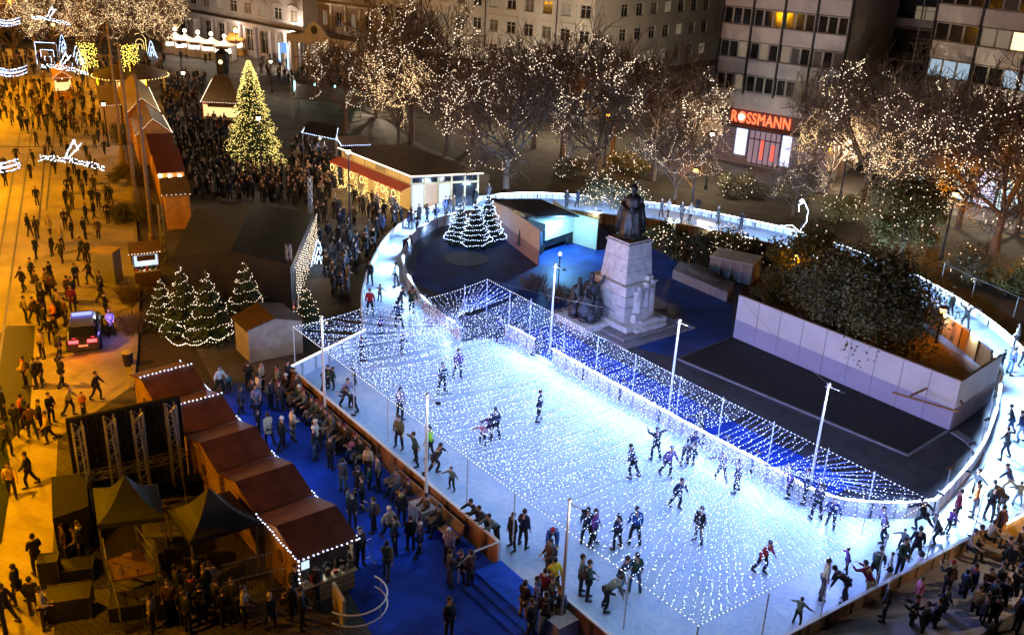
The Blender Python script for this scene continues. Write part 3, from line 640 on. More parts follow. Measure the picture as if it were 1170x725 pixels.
    if long:
        mid=(kL+kR)/2; CJ.append((pel*.35+mid*.65+V(0,0,.0),(.23,.2))); CE.append((0,11))
    coat=skin_mesh(CJ,CE,2)
    # trousers
    TJ=[(pel,(.15,.115)),(hpL,.1),(kL,.078),(aL+(kL-aL)*.2,.066),(hpR,.1),(kR,.078),(aR+(kR-aR)*.2,.066)]
    TE=[(0,1),(1,2),(2,3),(0,4),(4,5),(5,6)]
    tr=skin_mesh(TJ,TE,0)
    # hat and hair
    hb=MB(); hb.ball(hc+hup*.055,.108,8,6,(.92,1.05,1.05)); hat=hb.build('t',[]).data
    # keep upper part only
    def cut(mesh,zlo):
        bm=bmesh.new(); bm.from_mesh(mesh); cc=hc+hup*zlo
        bmesh.ops.bisect_plane(bm,geom=bm.verts[:]+bm.edges[:]+bm.faces[:],plane_co=cc,plane_no=hup-f*(-.3),clear_inner=True); bm.to_mesh(mesh); bm.free()
    hb2=MB(); hb2.ball(hc+hup*.03-f*.02,.112,8,6,(.9,1.02,1.12)); hair=hb2.build('t',[]).data
    for q in list(bpy.data.objects):
        if q.name.startswith('t') and q.data in (hat,hair): bpy.data.objects.remove(q)
    def cutp(mesh,co_,no_):
        bm=bmesh.new(); bm.from_mesh(mesh); bmesh.ops.bisect_plane(bm,geom=bm.verts[:]+bm.edges[:]+bm.faces[:],plane_co=co_,plane_no=no_,clear_inner=True); bm.to_mesh(mesh); bm.free()
    cutp(hat,hc+hup*.045,hup); cutp(hair,hc+hup*.02+f*.03,(hup*.6-f*.8).normalized())
    for me2,mm,nn in ((coat,M_COAT,'coat'),(tr,M_PANT,'trousers'),(hat,M_HATM,'hat'),(hair,M_HAIR,'hair')):
        bm=bmesh.new(); bm.from_mesh(me2); bmesh.ops.scale(bm,vec=(sc_,)*3,verts=bm.verts); bm.to_mesh(me2); bm.free()
        me2.name=nn+'_'+name; me2.materials.clear(); me2.materials.append(mm)
        for p in me2.polygons: p.material_index=0; p.use_smooth=True
    zmin=min(v.co.z for v in me.vertices)
    for me2 in (me,coat,tr,hat,hair):
        for v in me2.vertices: v.co.z-=zmin
    POSE[name]=dict(body=me,coat=coat,trousers=tr,hat=hat,hair=hair)
    # merged far version
    bm=bmesh.new(); 
    for me2,idx in ((me,None),(coat,4),(tr,5),(hair,2)):
        n0=len(bm.faces); bm.from_mesh(me2); bm.faces.ensure_lookup_table()
        for k in range(n0,len(bm.faces)):
            bm.faces[k].smooth=True
            if idx is not None: bm.faces[k].material_index=idx
    mf=bpy.data.meshes.new('far_'+name); bm.to_mesh(mf); bm.free()
    for q in (M_SKIN,M_SHOE,M_HAIR,M_BLADE,M_COAT,DARKT): mf.materials.append(q)
    POSE[name]['far']=mf
DARKT=mat('dark_trousers',(.02,.022,.03),rough=.9,var=.3)
make_pose('stand',armL=((.12,.06,-1),(.02,-.22,-1)),armR=((-.12,.06,-1),(-.02,-.22,-1)),headturn=-.3)
make_pose('pockets',armL=((.35,.15,-1),(-.35,-.45,-.8)),armR=((-.35,.15,-1),(.35,-.45,-.8)),legL=((.1,-.06,-1),(.02,.05,-1)),lean=.03)
make_pose('chat',armL=((.3,-.3,-1),(-.3,-.8,.35)),armR=((-.15,.05,-1),(.05,-.2,-1)),legR=((-.14,.08,-1),(-.03,.08,-1)),lean=-.03,headturn=.5)
make_pose('standlong',long=True,armL=((.2,-.1,-1),(-.3,-.7,-.3)),armR=((-.2,-.1,-1),(.3,-.7,-.3)))
make_pose('phone',armL=((.2,-.5,-.7),(-.3,-.8,.5)),armR=((-.2,-.5,-.7),(.3,-.8,.5)))
make_pose('walk',lean=.08,armL=((.2,-.5,-1),(.1,-.8,-.7)),armR=((-.2,.5,-1),(-.05,.1,-1)),legL=((.05,-.42,-1),(0,.1,-1)),legR=((-.05,.38,-1),(0,.6,-1)),hip=.9)
make_pose('walklong',lean=.06,long=True,armL=((.25,.4,-1),(.1,.1,-1)),armR=((-.2,-.4,-1),(-.1,-.7,-.7)),legL=((.05,-.3,-1),(0,.1,-1)),legR=((-.05,.3,-1),(0,.4,-1)))
make_pose('glide',lean=.35,skate=True,armL=((.4,.2,-.8),(.2,-.5,-.7)),armR=((-.4,.2,-.8),(-.2,-.5,-.7)),legL=((.1,-.3,-1),(.05,.3,-1)),legR=((-.16,.25,-1),(-.1,.45,-.9)),hip=.87)
make_pose('glidearms',lean=.22,skate=True,armL=((1,0,-.3),(1,-.2,-.1)),armR=((-1,0,-.35),(-1,-.2,-.2)),legL=((.25,-.2,-1),(.2,.2,-1)),legR=((-.3,.1,-1),(-.2,.4,-1)),hip=.86)
make_pose('skatestand',lean=.06,skate=True,armL=((.25,0,-1),(.1,-.5,-.8)),armR=((-.22,.1,-1),(-.05,-.3,-1)),legL=((.16,-.1,-1),(.05,.1,-1)),legR=((-.2,.05,-1),(-.1,.2,-1)))
make_pose('stride',lean=.5,skate=True,armL=((.4,-.8,-.5),(.2,-.6,-.6)),armR=((-.5,.8,-.5),(-.4,.5,-.8)),legL=((.1,-.7,-.8),(.0,.3,-1)),legR=((-.25,.7,-.9),(-.2,.9,-.6)),hip=.78)
make_pose('bend',lean=1.0,skate=True,armL=((.1,-.3,-1),(0,-.3,-1)),armR=((-.1,-.3,-1),(0,-.3,-1)),legL=((.15,-.2,-1),(.05,.25,-1)),legR=((-.15,-.05,-1),(-.05,.25,-1)),hip=.86,headlean=.6)
make_pose('leanrail',lean=.65,armL=((.3,-.8,-.5),(-.3,-.7,.1)),armR=((-.3,-.8,-.5),(.3,-.7,.1)),legL=((.12,.1,-1),(.02,.1,-1)),legR=((-.12,.25,-1),(-.02,.3,-1)),hip=.88)
make_pose('sit',lean=.12,armL=((.2,-.5,-.9),(-.1,-1,-.1)),armR=((-.2,-.5,-.9),(.1,-1,-.1)),legL=((.15,-1,-.05),(.05,-.1,-1)),legR=((-.15,-1,-.05),(-.05,-.05,-1)),hip=.52)
make_pose('child',sc_=.68); make_pose('childskate',sc_=.7,skate=True,lean=.2,armL=((.8,-.2,-.6),(.6,-.3,-.3)),armR=((-.8,-.2,-.6),(-.6,-.3,-.3)),legL=((.2,-.2,-1),(.1,.2,-1)),legR=((-.25,.1,-1),(-.1,.3,-1)))
make_pose('armup',skate=True,lean=.1,armL=((.9,-.1,.4),(.3,-.1,1)),armR=((-.9,0,.3),(-.9,-.2,-.4)),legL=((.2,-.1,-1),(.05,.1,-1)),legR=((-.2,.1,-1),(-.1,.3,-1)))
for me_ in POSE['sit'],: pass
COLS={'black':(.012,.012,.014),'dark grey':(.045,.045,.05),'grey':(.16,.16,.17),'navy blue':(.015,.025,.08),'brown':(.09,.045,.02),'red':(.45,.02,.03),'maroon':(.18,.012,.04),'dark green':(.03,.07,.045),'green grey':(.13,.17,.14),'teal':(.03,.2,.22),'cream':(.6,.52,.38),'white':(.72,.72,.72),'pink':(.6,.2,.3),'purple':(.16,.05,.3),'lilac grey':(.26,.22,.36),'blue':(.02,.1,.42),'yellow':(.75,.5,.02),'orange':(.7,.22,.03),'lime vest':(.4,.75,.05),'beige':(.4,.3,.19),'khaki':(.16,.14,.07)}
TCOL={'black':(.012,.012,.014),'blue jeans':(.05,.1,.22),'pale jeans':(.18,.28,.42),'grey':(.1,.1,.11),'tan':(.34,.24,.14),'pink':(.5,.1,.28)}
PEOPLE=[]
def person(p,coat='black',pose='stand',rz=0.,trou='black',head='hair',where='',group=None,what=None,far=False,scale=1.,z=None,extra=None):
    PEOPLE.append(dict(p=Vector(p),coat=coat,pose=pose,rz=rz,trou=trou,head=head,where=where,group=group,what=what,far=far,scale=scale))
def fl(o,c): o.color=tuple(c)+(1,)
BAGP={'stand','phone','pockets','chat','standlong'}
_b=MB(); _b.hexa([(-.15,.13,1.05),(.15,.13,1.05),(.13,.29,1.07),(-.13,.29,1.07)],[(-.12,.13,1.45),(.12,.13,1.45),(.1,.22,1.42),(-.1,.22,1.42)]); _o=_b.build('bp',[M_COAT]); BAGM=_o.data; bpy.data.objects.remove(_o)
_b=MB(); _b.lathe(0,0,[(.09,1.46),(.125,1.49),(.12,1.56),(.085,1.58)],8); _o=_b.build('sc',[M_HATM]); SCM=_o.data; bpy.data.objects.remove(_o)
def emit_person(d,label):
    P_=POSE[d['pose']]; sc_=d['scale']
    if d['far']:
        o=bpy.data.objects.new('person',P_['far']); C.objects.link(o); fl(o,COLS[d['coat']])
    else:
        o=bpy.data.objects.new('person',P_['body']); C.objects.link(o)
        c=bpy.data.objects.new('coat',P_['coat']); C.objects.link(c); c.parent=o; fl(c,COLS[d['coat']])
        c=bpy.data.objects.new('trousers',P_['trousers']); C.objects.link(c); c.parent=o; fl(c,TCOL[d['trou']])
        hd=d['head']
        if FR.random()<.3 and d['pose'] in BAGP:
            c=bpy.data.objects.new('backpack',BAGM); C.objects.link(c); c.parent=o; fl(c,FR.choice([(.02,.02,.025),(.1,.03,.02),(.03,.06,.12),(.12,.1,.07)])); c.location=(0,0,0)
        if FR.random()<.3 and d['pose'] in BAGP:
            c=bpy.data.objects.new('scarf',SCM); C.objects.link(c); c.parent=o; fl(c,FR.choice([(.5,.45,.4),(.4,.04,.04),(.1,.1,.12),(.3,.3,.1),(.05,.15,.3)]))
        if hd=='hair': c=bpy.data.objects.new('hair',P_['hair']); C.objects.link(c); c.parent=o
        else: c=bpy.data.objects.new('hat',P_['hat']); C.objects.link(c); c.parent=o; fl(c,COLS[hd])
    o.location=d['p']; o.rotation_euler=(0,0,d['rz']); o.scale=(sc_,sc_,sc_)
    tag(o,label,'person',d['group']); return o
VERB={'stand':'standing','pockets':'hands in pockets','chat':'gesturing','standlong':'standing','phone':'holding up a phone','walk':'walking','walklong':'walking','glide':'gliding','glidearms':'skating arms spread','skatestand':'standing on skates','stride':'striding low','bend':'bending forward','leanrail':'leaning','sit':'sitting','child':'standing','childskate':'skating','armup':'skating arm raised'}
KIDP={'child','childskate'}
FR=random.Random(11)
def S(px,py,coat,pose='skatestand',trou='black',head='hair',rz=None,where='on the ice',what=None,scale=1.,group=None,z=ZI+.005):
    rz=FR.uniform(-PI,PI) if rz is None else R(rz)
    person(at(px,py,z),coat,pose,rz,trou,head,where,group or 'people on the ice rink',what,scale=scale*(FR.uniform(.95,1.03)))
TL='on the track beside the firs'
for a in ((423,326,'black','skatestand'),(434,345,'green grey','childskate'),(423,360,'red','skatestand'),(453,328,'green grey','skatestand'),(463,289,'black','bend'),(435,382,'purple','child'),(455,376,'navy blue','glide'),(457,355,'dark grey','glide'),(470,357,'dark green','stride'),(477,269,'black','childskate'),(467,262,'black','skatestand'),(471,263,'dark grey','skatestand')): S(*a,where=TL)
TT='on the track by the pavilion'
for a in ((479,256,'teal','childskate'),(488,254,'cream','childskate'),(498,255,'dark green','skatestand'),(509,247,'black','glide'),(513,248,'dark grey','glide'),(518,244,'navy blue','skatestand'),(529,241,'maroon','skatestand'),(543,236,'grey','skatestand'),(558,231,'black','skatestand')): S(*a,where=TT)
TB='on the far track behind the statue'
for a in ((647,237,'black','skatestand'),(659,237,'dark grey','glide'),(755,248,'green grey','glide','black','lime vest'),(763,248,'orange','childskate'),(778,252,'black','stride'),(788,253,'navy blue','skatestand'),(796,245,'dark grey','skatestand'),(820,257,'black','glide'),(846,263,'dark grey','skatestand')): S(*a,where=TB)
TR='on the track by the courtyard'
for a in ((1084,362,'dark green','skatestand'),(1101,376,'black','armup'),(1159,399,'white','skatestand'),(1144,419,'black','child'),(1152,428,'navy blue','skatestand','blue jeans'),(1167,419,'dark grey','bend'),(1152,497,'black','glide','blue jeans'),(1164,505,'navy blue','glide','pale jeans'),(1146,524,'dark grey','glidearms'),(1150,564,'navy blue','stride','tan'),(1161,578,'green grey','childskate','pale jeans'),(1112,574,'black','glidearms'),(1110,589,'orange','skatestand','pale jeans','black'),(1128,594,'black','skatestand'),(1142,589,'dark grey','bend'),(1090,598,'maroon','skatestand'),(1082,608,'purple','childskate'),(1068,621,'dark green','stride')): S(*a,where=TR)
TE_='near the right net end'
for a in ((1052,607,'black','stride'),(1007,619,'lilac grey','glide'),(1029,631,'green grey','childskate'),(1043,643,'black','skatestand'),(1026,657,'dark green','standlong'),(1014,658,'white','child'),(996,668,'dark green','bend'),(966,654,'purple','childskate'),(938,683,'cream','skatestand','grey'),(964,688,'black','bend'),(910,714,'green grey','childskate'),(948,604,'navy blue','glide'),(931,593,'dark grey','skatestand'),(918,574,'navy blue','skatestand'),(900,568,'purple','glide'),(869,655,'red','glide','black','dark grey')): S(*a,where=TE_)
person(at(990,686,ZI),'maroon','leanrail',R(215),'tan','hair','leaning over the pale barrier','people on the ice rink')
TM='under the middle net'
for a in ((722,546,'navy blue','glide'),(748,525,'black','armup'),(761,545,'purple','glide'),(781,531,'black','bend'),(789,529,'navy blue','glide'),(798,503,'dark grey','glidearms'),(823,551,'lilac grey','glidearms'),(840,563,'navy blue','skatestand'),(772,581,'navy blue','glide'),(797,621,'black','skatestand','grey'),(669,622,'navy blue','skatestand'),(677,623,'purple','skatestand'),(704,627,'navy blue','skatestand'),(724,622,'blue','skatestand')): S(*a,where=TM)
TN='on the ice by the blue steps'
for a in ((707,678,'navy blue','glide','pale jeans'),(724,676,'dark green','skatestand','blue jeans'),(631,629,'blue','bend','black','red'),(626,660,'brown','standlong'),(632,680,'yellow','walk'),(663,678,'green grey','standlong'),(671,684,'dark green','standlong'),(691,697,'green grey','bend'),(585,628,'black','skatestand'),(597,625,'navy blue','skatestand'),(516,560,'green grey','childskate')): S(*a,where=TN)
TU='under the upper net'
for a in ((459,404,'navy blue','childskate'),(505,448,'navy blue','skatestand'),(523,432,'purple','skatestand'),(530,387,'dark grey','glidearms'),(571,392,'navy blue','skatestand'),(613,406,'navy blue','glide'),(615,481,'navy blue','skatestand'),(551,508,'pink','childskate'),(565,503,'navy blue','skatestand'),(558,500,'purple','childskate')): S(*a,where=TU)
TC='in the netted left corner'
for a in ((378,445,'black','leanrail'),(371,446,'dark green','bend'),(396,466,'lilac grey','glide'),(404,473,'black','leanrail'),(405,440,'dark grey','childskate'),(414,415,'navy blue','skatestand'),(457,479,'lilac grey','skatestand'),(456,513,'khaki','skatestand'),(475,531,'dark green','glidearms'),(491,524,'lime vest','skatestand'),(496,543,'black','stride')): S(*a,where=TC)
def G(px,py,coat='black',pose=None,trou='black',head='hair',rz=None,where='',group='people on the blue carpet',far=False,z=.02,scale=1.):
    pose=pose or FR.choice(['stand','pockets','chat','standlong','stand'])
    rz=FR.uniform(-PI,PI) if rz is None else R(rz); person(at(px,py,z),coat,pose,rz,trou,head,where,group,far=far,scale=scale*FR.uniform(.94,1.04))
BF='on the open blue carpet'
for a in ((276,475,'navy blue','walk'),(294,474,'lilac grey','standlong'),(308,508,'cream','walklong'),(323,514,'black','walklong','black','white'),(296,494,'black','child'),(414,582,'black','standlong'),(403,602,'black','stand'),(427,608,'dark grey','phone'),(444,618,'beige','walk','black','cream'),(451,632,'black','stand'),(442,660,'khaki','walk','grey'),(469,628,'black','stand'),(479,636,'navy blue','walk','black','white'),(422,559,'teal','child'),(432,559,'grey','stand'),(403,525,'pink','child'),(421,545,'cream','stand'),(514,669,'dark grey','phone','grey'),(537,669,'brown','standlong'),(525,660,'black','sit'),(513,728,'black','stand'),(398,585,'grey','child'),(252,450,'white','walk'),(262,448,'teal','child'),(285,446,'black','standlong'),(300,446,'cream','stand'),(318,450,'beige','stand'),(330,446,'black','phone'),(340,462,'brown','standlong')): G(*a,where=BF)
BS='at the front brown stall'
for a in ((361,688,'black','standlong'),(375,668,'black','stand'),(390,658,'grey','stand'),(402,652,'black','standlong'),(412,646,'dark grey','stand'),(399,666,'black','phone')): G(*a,where=BS)
BG='at the foot of the blue steps'
for a in ((598,708,'black','standlong','tan'),(621,692,'maroon','stand'),(629,700,'brown','phone'),(612,704,'lilac grey','stand'),(606,730,'black','stand'),(637,716,'black','standlong','tan'),(622,722,'black','stand')): G(*a,where=BG)
# seated and standing row along the brown barrier
for t0,t1 in BN:
    n=int((t1-t0)/.52)
    for k in range(n):
        if FR.random()<.3: continue
        q=along(t0+.3+k*.52,.72,.02); person(q,FR.choice(['black','black','dark grey','brown','navy blue','black','grey','dark green']),'sit',ang+FR.uniform(-.2,.2)-PI*0,FR.choice(['black','blue jeans','tan']),FR.choice(['hair','hair','hair','black','maroon','navy blue','white']),'seated along the brown barrier','people on the benches along the brown barrier')
k=0
while k<13:
    t_=FR.uniform(.3,tA-.6); o_=FR.uniform(1.55,2.9); q=along(t_,o_,.02)
    if any((q-d['p']).length<.5 for d in PEOPLE): k+=.2; continue
    k+=1; pose=FR.choice(['stand','standlong','phone','pockets','chat','child'])
    person(q,FR.choice(['black','black','black','black','dark grey','dark grey','navy blue','brown','maroon','cream','lilac grey']),pose,ang+PI+FR.uniform(-1,1),FR.choice(['black','black','blue jeans','grey']),FR.choice(['hair','hair','hair','black','maroon','navy blue','white']),'standing along the brown barrier','people watching along the brown barrier')
for t_,c in ((tA-2.2,'black'),(tA-1.6,'black'),(tA-.9,'green grey')): person(along(t_,-.45,ZI),c,'leanrail',ang+PI*0,'black','hair','leaning on the brown barrier','people on the ice rink')
SG='people on the orange lit street'; SC='near the parked police car'; 
for a in ((31,368),(40,369),(50,357),(52,380),(68,360),(60,392),(69,411),(48,372),(37,323),(59,326),(43,336),(48,346),(66,359),(79,343),(84,346),(61,342),(54,335),(88,328),(103,324),(116,339),(116,345,'black','walk'),(122,362,'black'),(128,384,'lilac grey','standlong'),(76,372,'brown'),(64,376,'orange','standlong'),(84,356,'maroon')): G(*a[:2],*(a[2:] or (FR.choice(['black','black','dark grey','brown','navy blue','beige']),FR.choice(['stand','standlong','walk','walklong','pockets','chat']))),where=SC,group=SG,z=.01)
SD='on the open lower street'
for a in ((49,409,'beige','stand'),(30,441,'yellow','standlong'),(42,443,'black','standlong'),(48,441,'black','walk'),(72,442,'black','walk'),(112,457,'black','walk'),(81,475,'cream','walk'),(96,472,'orange','child'),(60,483,'black','standlong'),(97,485,'black','child'),(15,568,'yellow','walk','black'),(35,556,'black','walk'),(10,713,'black','walk'),(23,690,'black','walklong'),(40,702,'black','standlong'),(52,718,'cream','standlong'),(44,655,'black','standlong'),(28,487,'orange','stand'),(20,497,'black','walk'),(38,500,'brown','walk'),(48,492,'black','standlong'),(57,505,'yellow','walk'),(5,478,'black','stand'),(10,520,'dark grey','walk')): G(*a,where=SD,group=SG,z=.01)
SU='on the middle street'
for a in ((35,270),(43,273,'cream','walk'),(58,271),(71,281),(79,253),(99,255),(98,273,'orange','standlong'),(113,273),(124,255),(42,296),(60,293),(71,300),(94,298),(101,300),(27,333),(83,273,'beige','child'),(75,262),(108,250),(43,235),(76,238),(83,240),(106,237),(113,237),(122,232),(127,233),(83,220),(96,228),(91,212),(99,212,'maroon','stand'),(108,220),(78,222)): G(*a[:2],*(a[2:] or (FR.choice(['black','black','dark grey','brown','navy blue']),FR.choice(['stand','standlong','walk','walklong','pockets','chat']))),where=SU,group=SG,z=.01)
# bottom left queue, bottom right onlookers
for a in ((243,684,'white','standlong'),(281,715,'cream','standlong'),(175,722,'beige','stand'),(212,713,'black'),(222,700,'black'),(232,712,'black'),(258,715,'black'),(250,702,'dark grey'),(310,720,'black','walklong','black','cream'),(334,706,'black'),(226,678,'black'),(236,690,'black'),(268,704,'dark grey'),(340,690,'black'),(346,718,'black'),(205,690,'dark grey'),(216,722,'black'),(196,708,'brown')): G(*a,where='in the queue behind the tents',group='people in the dark yard by the tents',z=.01)
for a in ((80,618,'brown','sit'),(88,632,'beige','sit'),(95,640,'dark grey','stand'),(76,640,'brown','stand')): G(*a,where='backstage beside the street',group='people in the dark yard by the tents',z=.01)
WR='by the pale walkway barrier'
for a in ((1008,708,'black','stand','black','cream'),(1047,690,'pink','child','pink'),(1079,682,'black','phone','black','red'),(1116,632,'brown','sit'),(1128,624,'beige','sit'),(1137,616,'brown','stand'),(1106,636,'beige','sit')): G(*a,where=WR,group='onlookers at the bottom right',z=WKZ)
WD='in the bottom right crowd'
wl=[(1064,726),(1073,712),(1038,724),(1110,712,'beige'),(1123,690),(1096,692),(1106,684),(1141,702),(1150,662),(1164,657),(1135,684),(1155,690),(1165,705),(1130,722),(1118,722),(1165,680),(1145,653),(1160,640),(1168,628),(1166,648),(1128,704),(1160,722),(1050,732)]
for a in wl: G(a[0],a[1],a[2] if len(a)>2 else FR.choice(['black','black','dark grey','brown','navy blue']),FR.choice(['stand','standlong','phone','pockets','chat']),where=WD,group='onlookers at the bottom right',z=.01,head=FR.choice(['hair','hair','black','brown']))
# ---- nearer part of the market crowd as individuals (single meshes), far part as one mass
def inpoly(x,y,pl):
    c=False; n=len(pl)
    for i in range(n):
        x1,y1=pl[i]; x2,y2=pl[i-1]
        if (y1>y)!=(y2>y) and x<(x2-x1)*(y-y1)/(y2-y1)+x1: c=not c
    return c
def scatter(pl,n,mind,rs,avoid=()):
    xs=[p[0] for p in pl]; ys=[p[1] for p in pl]; out=[]; tries=0
    while len(out)<n and tries<n*40:
        tries+=1; x=rs.uniform(min(xs),max(xs)); y=rs.uniform(min(ys),max(ys))
        if not inpoly(x,y,pl): continue
        q=at(x,y,0)
        if any((q-o).length<mind for o in out): continue
        out.append(q)
    return out
CRP=[([(362,235),(392,228),(455,243),(470,250),(437,275),(418,300),(412,345),(395,350),(372,330),(362,290)],62,.6,'between dark tent and ice track','people between the dark tent and the ice track'),
     ([(335,235),(350,190),(378,190),(388,225),(360,240)],34,.7,'left of the pavilion','people left of the pavilion'),
     ([(230,228),(352,236),(352,205),(300,205),(262,195),(240,200)],42,.8,'before the tall Christmas tree','people in front of the tall Christmas tree')]
for pl,n,md,wh,gp in CRP:
    for q in scatter(pl,n,md,FR):
        person(q+Vector((0,0,.01)),FR.choice(['black','black','black','dark grey','dark grey','brown','navy blue','grey','beige']),FR.choice(['stand','standlong','walk','walklong','phone']),FR.uniform(-PI,PI),'black','hair',wh,gp,far=True)
# emit, unique labels --------------------------------------------------
print('people listed',len(PEOPLE))
PEOPLE=[d for d in PEOPLE]
MAXP=300
PEOPLE.sort(key=lambda d:(d['p']-Vector((0,0,HC))).length)
LM=[]  # landmarks for labels, (name, point)
def lm(n,x,y): LM.append((n,at(x,y,0)))
for n,x,y in (('the police car',95,390),('the tall white mast before the black lawn',764,470),('the mast before the bronze group',628,405),('the mast by the asphalt path',925,556),('the brownish mast',641,702),('the pale mast block',487,575),('the red-coated skater',869,655),('the frosted fir trees',545,270),('the metal cabinet on the street',124,310),('the blue steps',605,680),('the netted corner',350,430),('the white courtyard wall corner',1110,480),('the net peak',557,360),('the front stall',380,650)): lm(n,x,y)
def base_label(d):
    kid=d['pose'] in KIDP; lg='long ' if d['pose'] in('standlong','walklong') else ''
    c='lime hi-vis vest' if d['coat']=='lime vest' else lg+d['coat']+' coat'
    s=('child' if kid else 'person')+' in '+c
    if d['head']!='hair': s+=' and '+('lime' if d['head']=='lime vest' else d['head'])+' hat'
    v=VERB[d['pose']]; w=d['where']
    if w.startswith(('leaning','seated','standing')): v=''
    return s+(' '+v if v else '')+' '+w
ORD=['first','second','third','fourth','fifth','sixth','seventh','eighth','ninth','tenth','eleventh','twelfth','thirteenth','fourteenth','fifteenth']
ind=PEOPLE[:MAXP]; rest=PEOPLE[MAXP:]
from collections import defaultdict
buck=defaultdict(list)
for d in ind: buck[(base_label(d))].append(d)
def short(s):
    w=s.split(); return ' '.join(w[:16])
final=[]
for lb,L_ in buck.items():
    if len(L_)==1: final.append((L_[0],lb)); continue
    if L_[0]['far']:   # dense far crowd: nothing tells them apart
        for d in L_: d['group']='far crowd '+lb[10:]; final.append((d,lb))
        continue
    L_.sort(key=lambda d:proj(d['p'])[0]); n=len(L_)
    for i,d in enumerate(L_):
        if n==2: pre=['left','right'][i]
        else: pre=ORD[i]+' from left'
        r=lb
        final.append((d,(pre+' '+r) if n==2 else (pre+', '+r)))
for d,lb in final: emit_person(d,short(lb))
# crowd mass -----------------------------------------------------------
CM=[mat('crowd_dark',(.02,.02,.025),rough=.9,var=.4),mat('crowd_grey',(.09,.08,.08),rough=.9,var=.4),mat('crowd_brown',(.1,.055,.03),rough=.9,var=.4),mat('crowd_pale',(.35,.3,.26),rough=.9,var=.3),M_SKIN,mat('crowd_blue',(.02,.03,.09),rough=.9,var=.3)]
def mini(mb,p,rz,rs):
    h=rs.uniform(1.55,1.85); k=rs.choice([0,0,0,1,1,2,3,5,0]); c,s=math.cos(rz),math.sin(rz)
    def q(x,y,z): return Vector((p.x+c*x-s*y,p.y+s*x+c*y,p.z+z*h))
    st=rs.uniform(-.2,.2); lean=rs.uniform(-.03,.06)
    mb.k=0
    for sg in (-1,1): mb.tube([q(sg*.1,st*sg,0),q(sg*.09,st*sg*.3,.27),q(sg*.07,0,.5)],[.055,.07,.095],5)
    mb.k=k
    mb.tube([q(0,0,.42),q(0,-lean,.55),q(0,-lean*2,.72),q(0,-lean*2,.82),q(0,-lean*2,.86)],[.17,.16,.19,.15,.06],6)
    for sg in (-1,1): mb.tube([q(sg*.19,-lean*2,.81),q(sg*.26,rs.uniform(-.1,.1),.63),q(sg*.22,-rs.uniform(0,.25),.5)],[.065,.055,.045],5)
    mb.k=4; mb.ball(q(0,-lean*2-.01,.92),.095,6,5,(.9,1,1.25)); mb.k=rs.choice([0,0,1,2,3]); mb.ball(q(0,-lean*2+.03,.945),.1,6,4,(.95,1,1.1))
cs=random.Random(5)
def crowd(name,label,pl,n,md,avoid=None,pts=None):
    mb=MB(); L_=pts if pts is not None else scatter(pl,n,md,cs)
    for q in L_:
        mini(mb,q+Vector((0,0,.01)),cs.uniform(-PI,PI),cs)
    o=mb.build(name,CM,smooth=True); tag(o,label,'crowd',None,'stuff'); return o
print('rest',len(rest))
for k,(n,pl) in enumerate(((0,None),)): pass
CROWDPTS=[d['p'] for d in rest]
for pl,n,md in (([(185,92),(236,90),(226,125),(258,128),(262,190),(268,200),(330,200),(338,165),(350,160),(383,190),(380,225),(352,232),(225,228),(215,205),(200,160),(183,120)],330,.75),
                ([(0,95),(118,98),(128,120),(128,150),(95,158),(0,150)],130,1.0),([(0,150),(130,150),(125,200),(90,210),(0,215)],26,1.6),
                ([(300,62),(345,72),(420,95),(415,108),(330,100),(295,85)],60,1.1),([(205,55),(262,62),(262,75),(205,70)],22,1.3),([(60,60),(190,72),(185,92),(60,88)],90,1.2),([(0,60),(60,66),(60,90),(0,88)],40,1.3)):
    CROWDPTS+=scatter(pl,n,md,cs)
crowd('crowd','dense far crowd of dark-coated visitors packed between the stalls and round the market',None,0,0,pts=CROWDPTS)
# ------------------------------------------------------------------ skating aids
M_PEN=mat('white_plastic',(.8,.8,.8),rough=.35,var=.03); M_ORP=mat('orange_plastic',(.8,.2,.02),rough=.4,var=.03)
def penguin(px,py,label):
    p=at(px,py,ZI+.005); t=thing('skating_aid',label,'skating aid',p,'penguin skating aids',rz=FR.uniform(-PI,PI))
    mb=MB(); mb.lathe(0,0,[(.02,.06),(.18,.08),(.2,.3),(.16,.55),(.1,.68)],10); mb.build('body',M_PEN,t,world=False,smooth=True)
    mb=MB(); mb.ball((0,0,.78),.14,10,7); mb.build('head',mat('black_plastic',(.02,.02,.02),rough=.3,var=0),t,world=False,smooth=True)
    mb=MB(); mb.tube([(0,-.12,.78),(0,-.24,.75)],[.04,.008],6); mb.build('beak',M_ORP,t,world=False)
    mb=MB(); mb.lathe(0,0,[(.2,0),(.23,.02),(.22,.07)],10); mb.build('base',M_ORP,t,world=False)
    for s in (-1,1):
        mb=MB(); mb.tube([(s*.15,.02,.6),(s*.3,.1,.72),(s*.34,.16,.72)],[.03,.025,.03],6); mb.build('handle',M_PEN,t,world=False)
penguin(629,641,'white penguin skating aid held by the bending blue skater'); penguin(1049,650,'white skating aid beside the black-coated person near the pale barrier'); penguin(1013,668,'white skating aid next to the dark green bending skater')
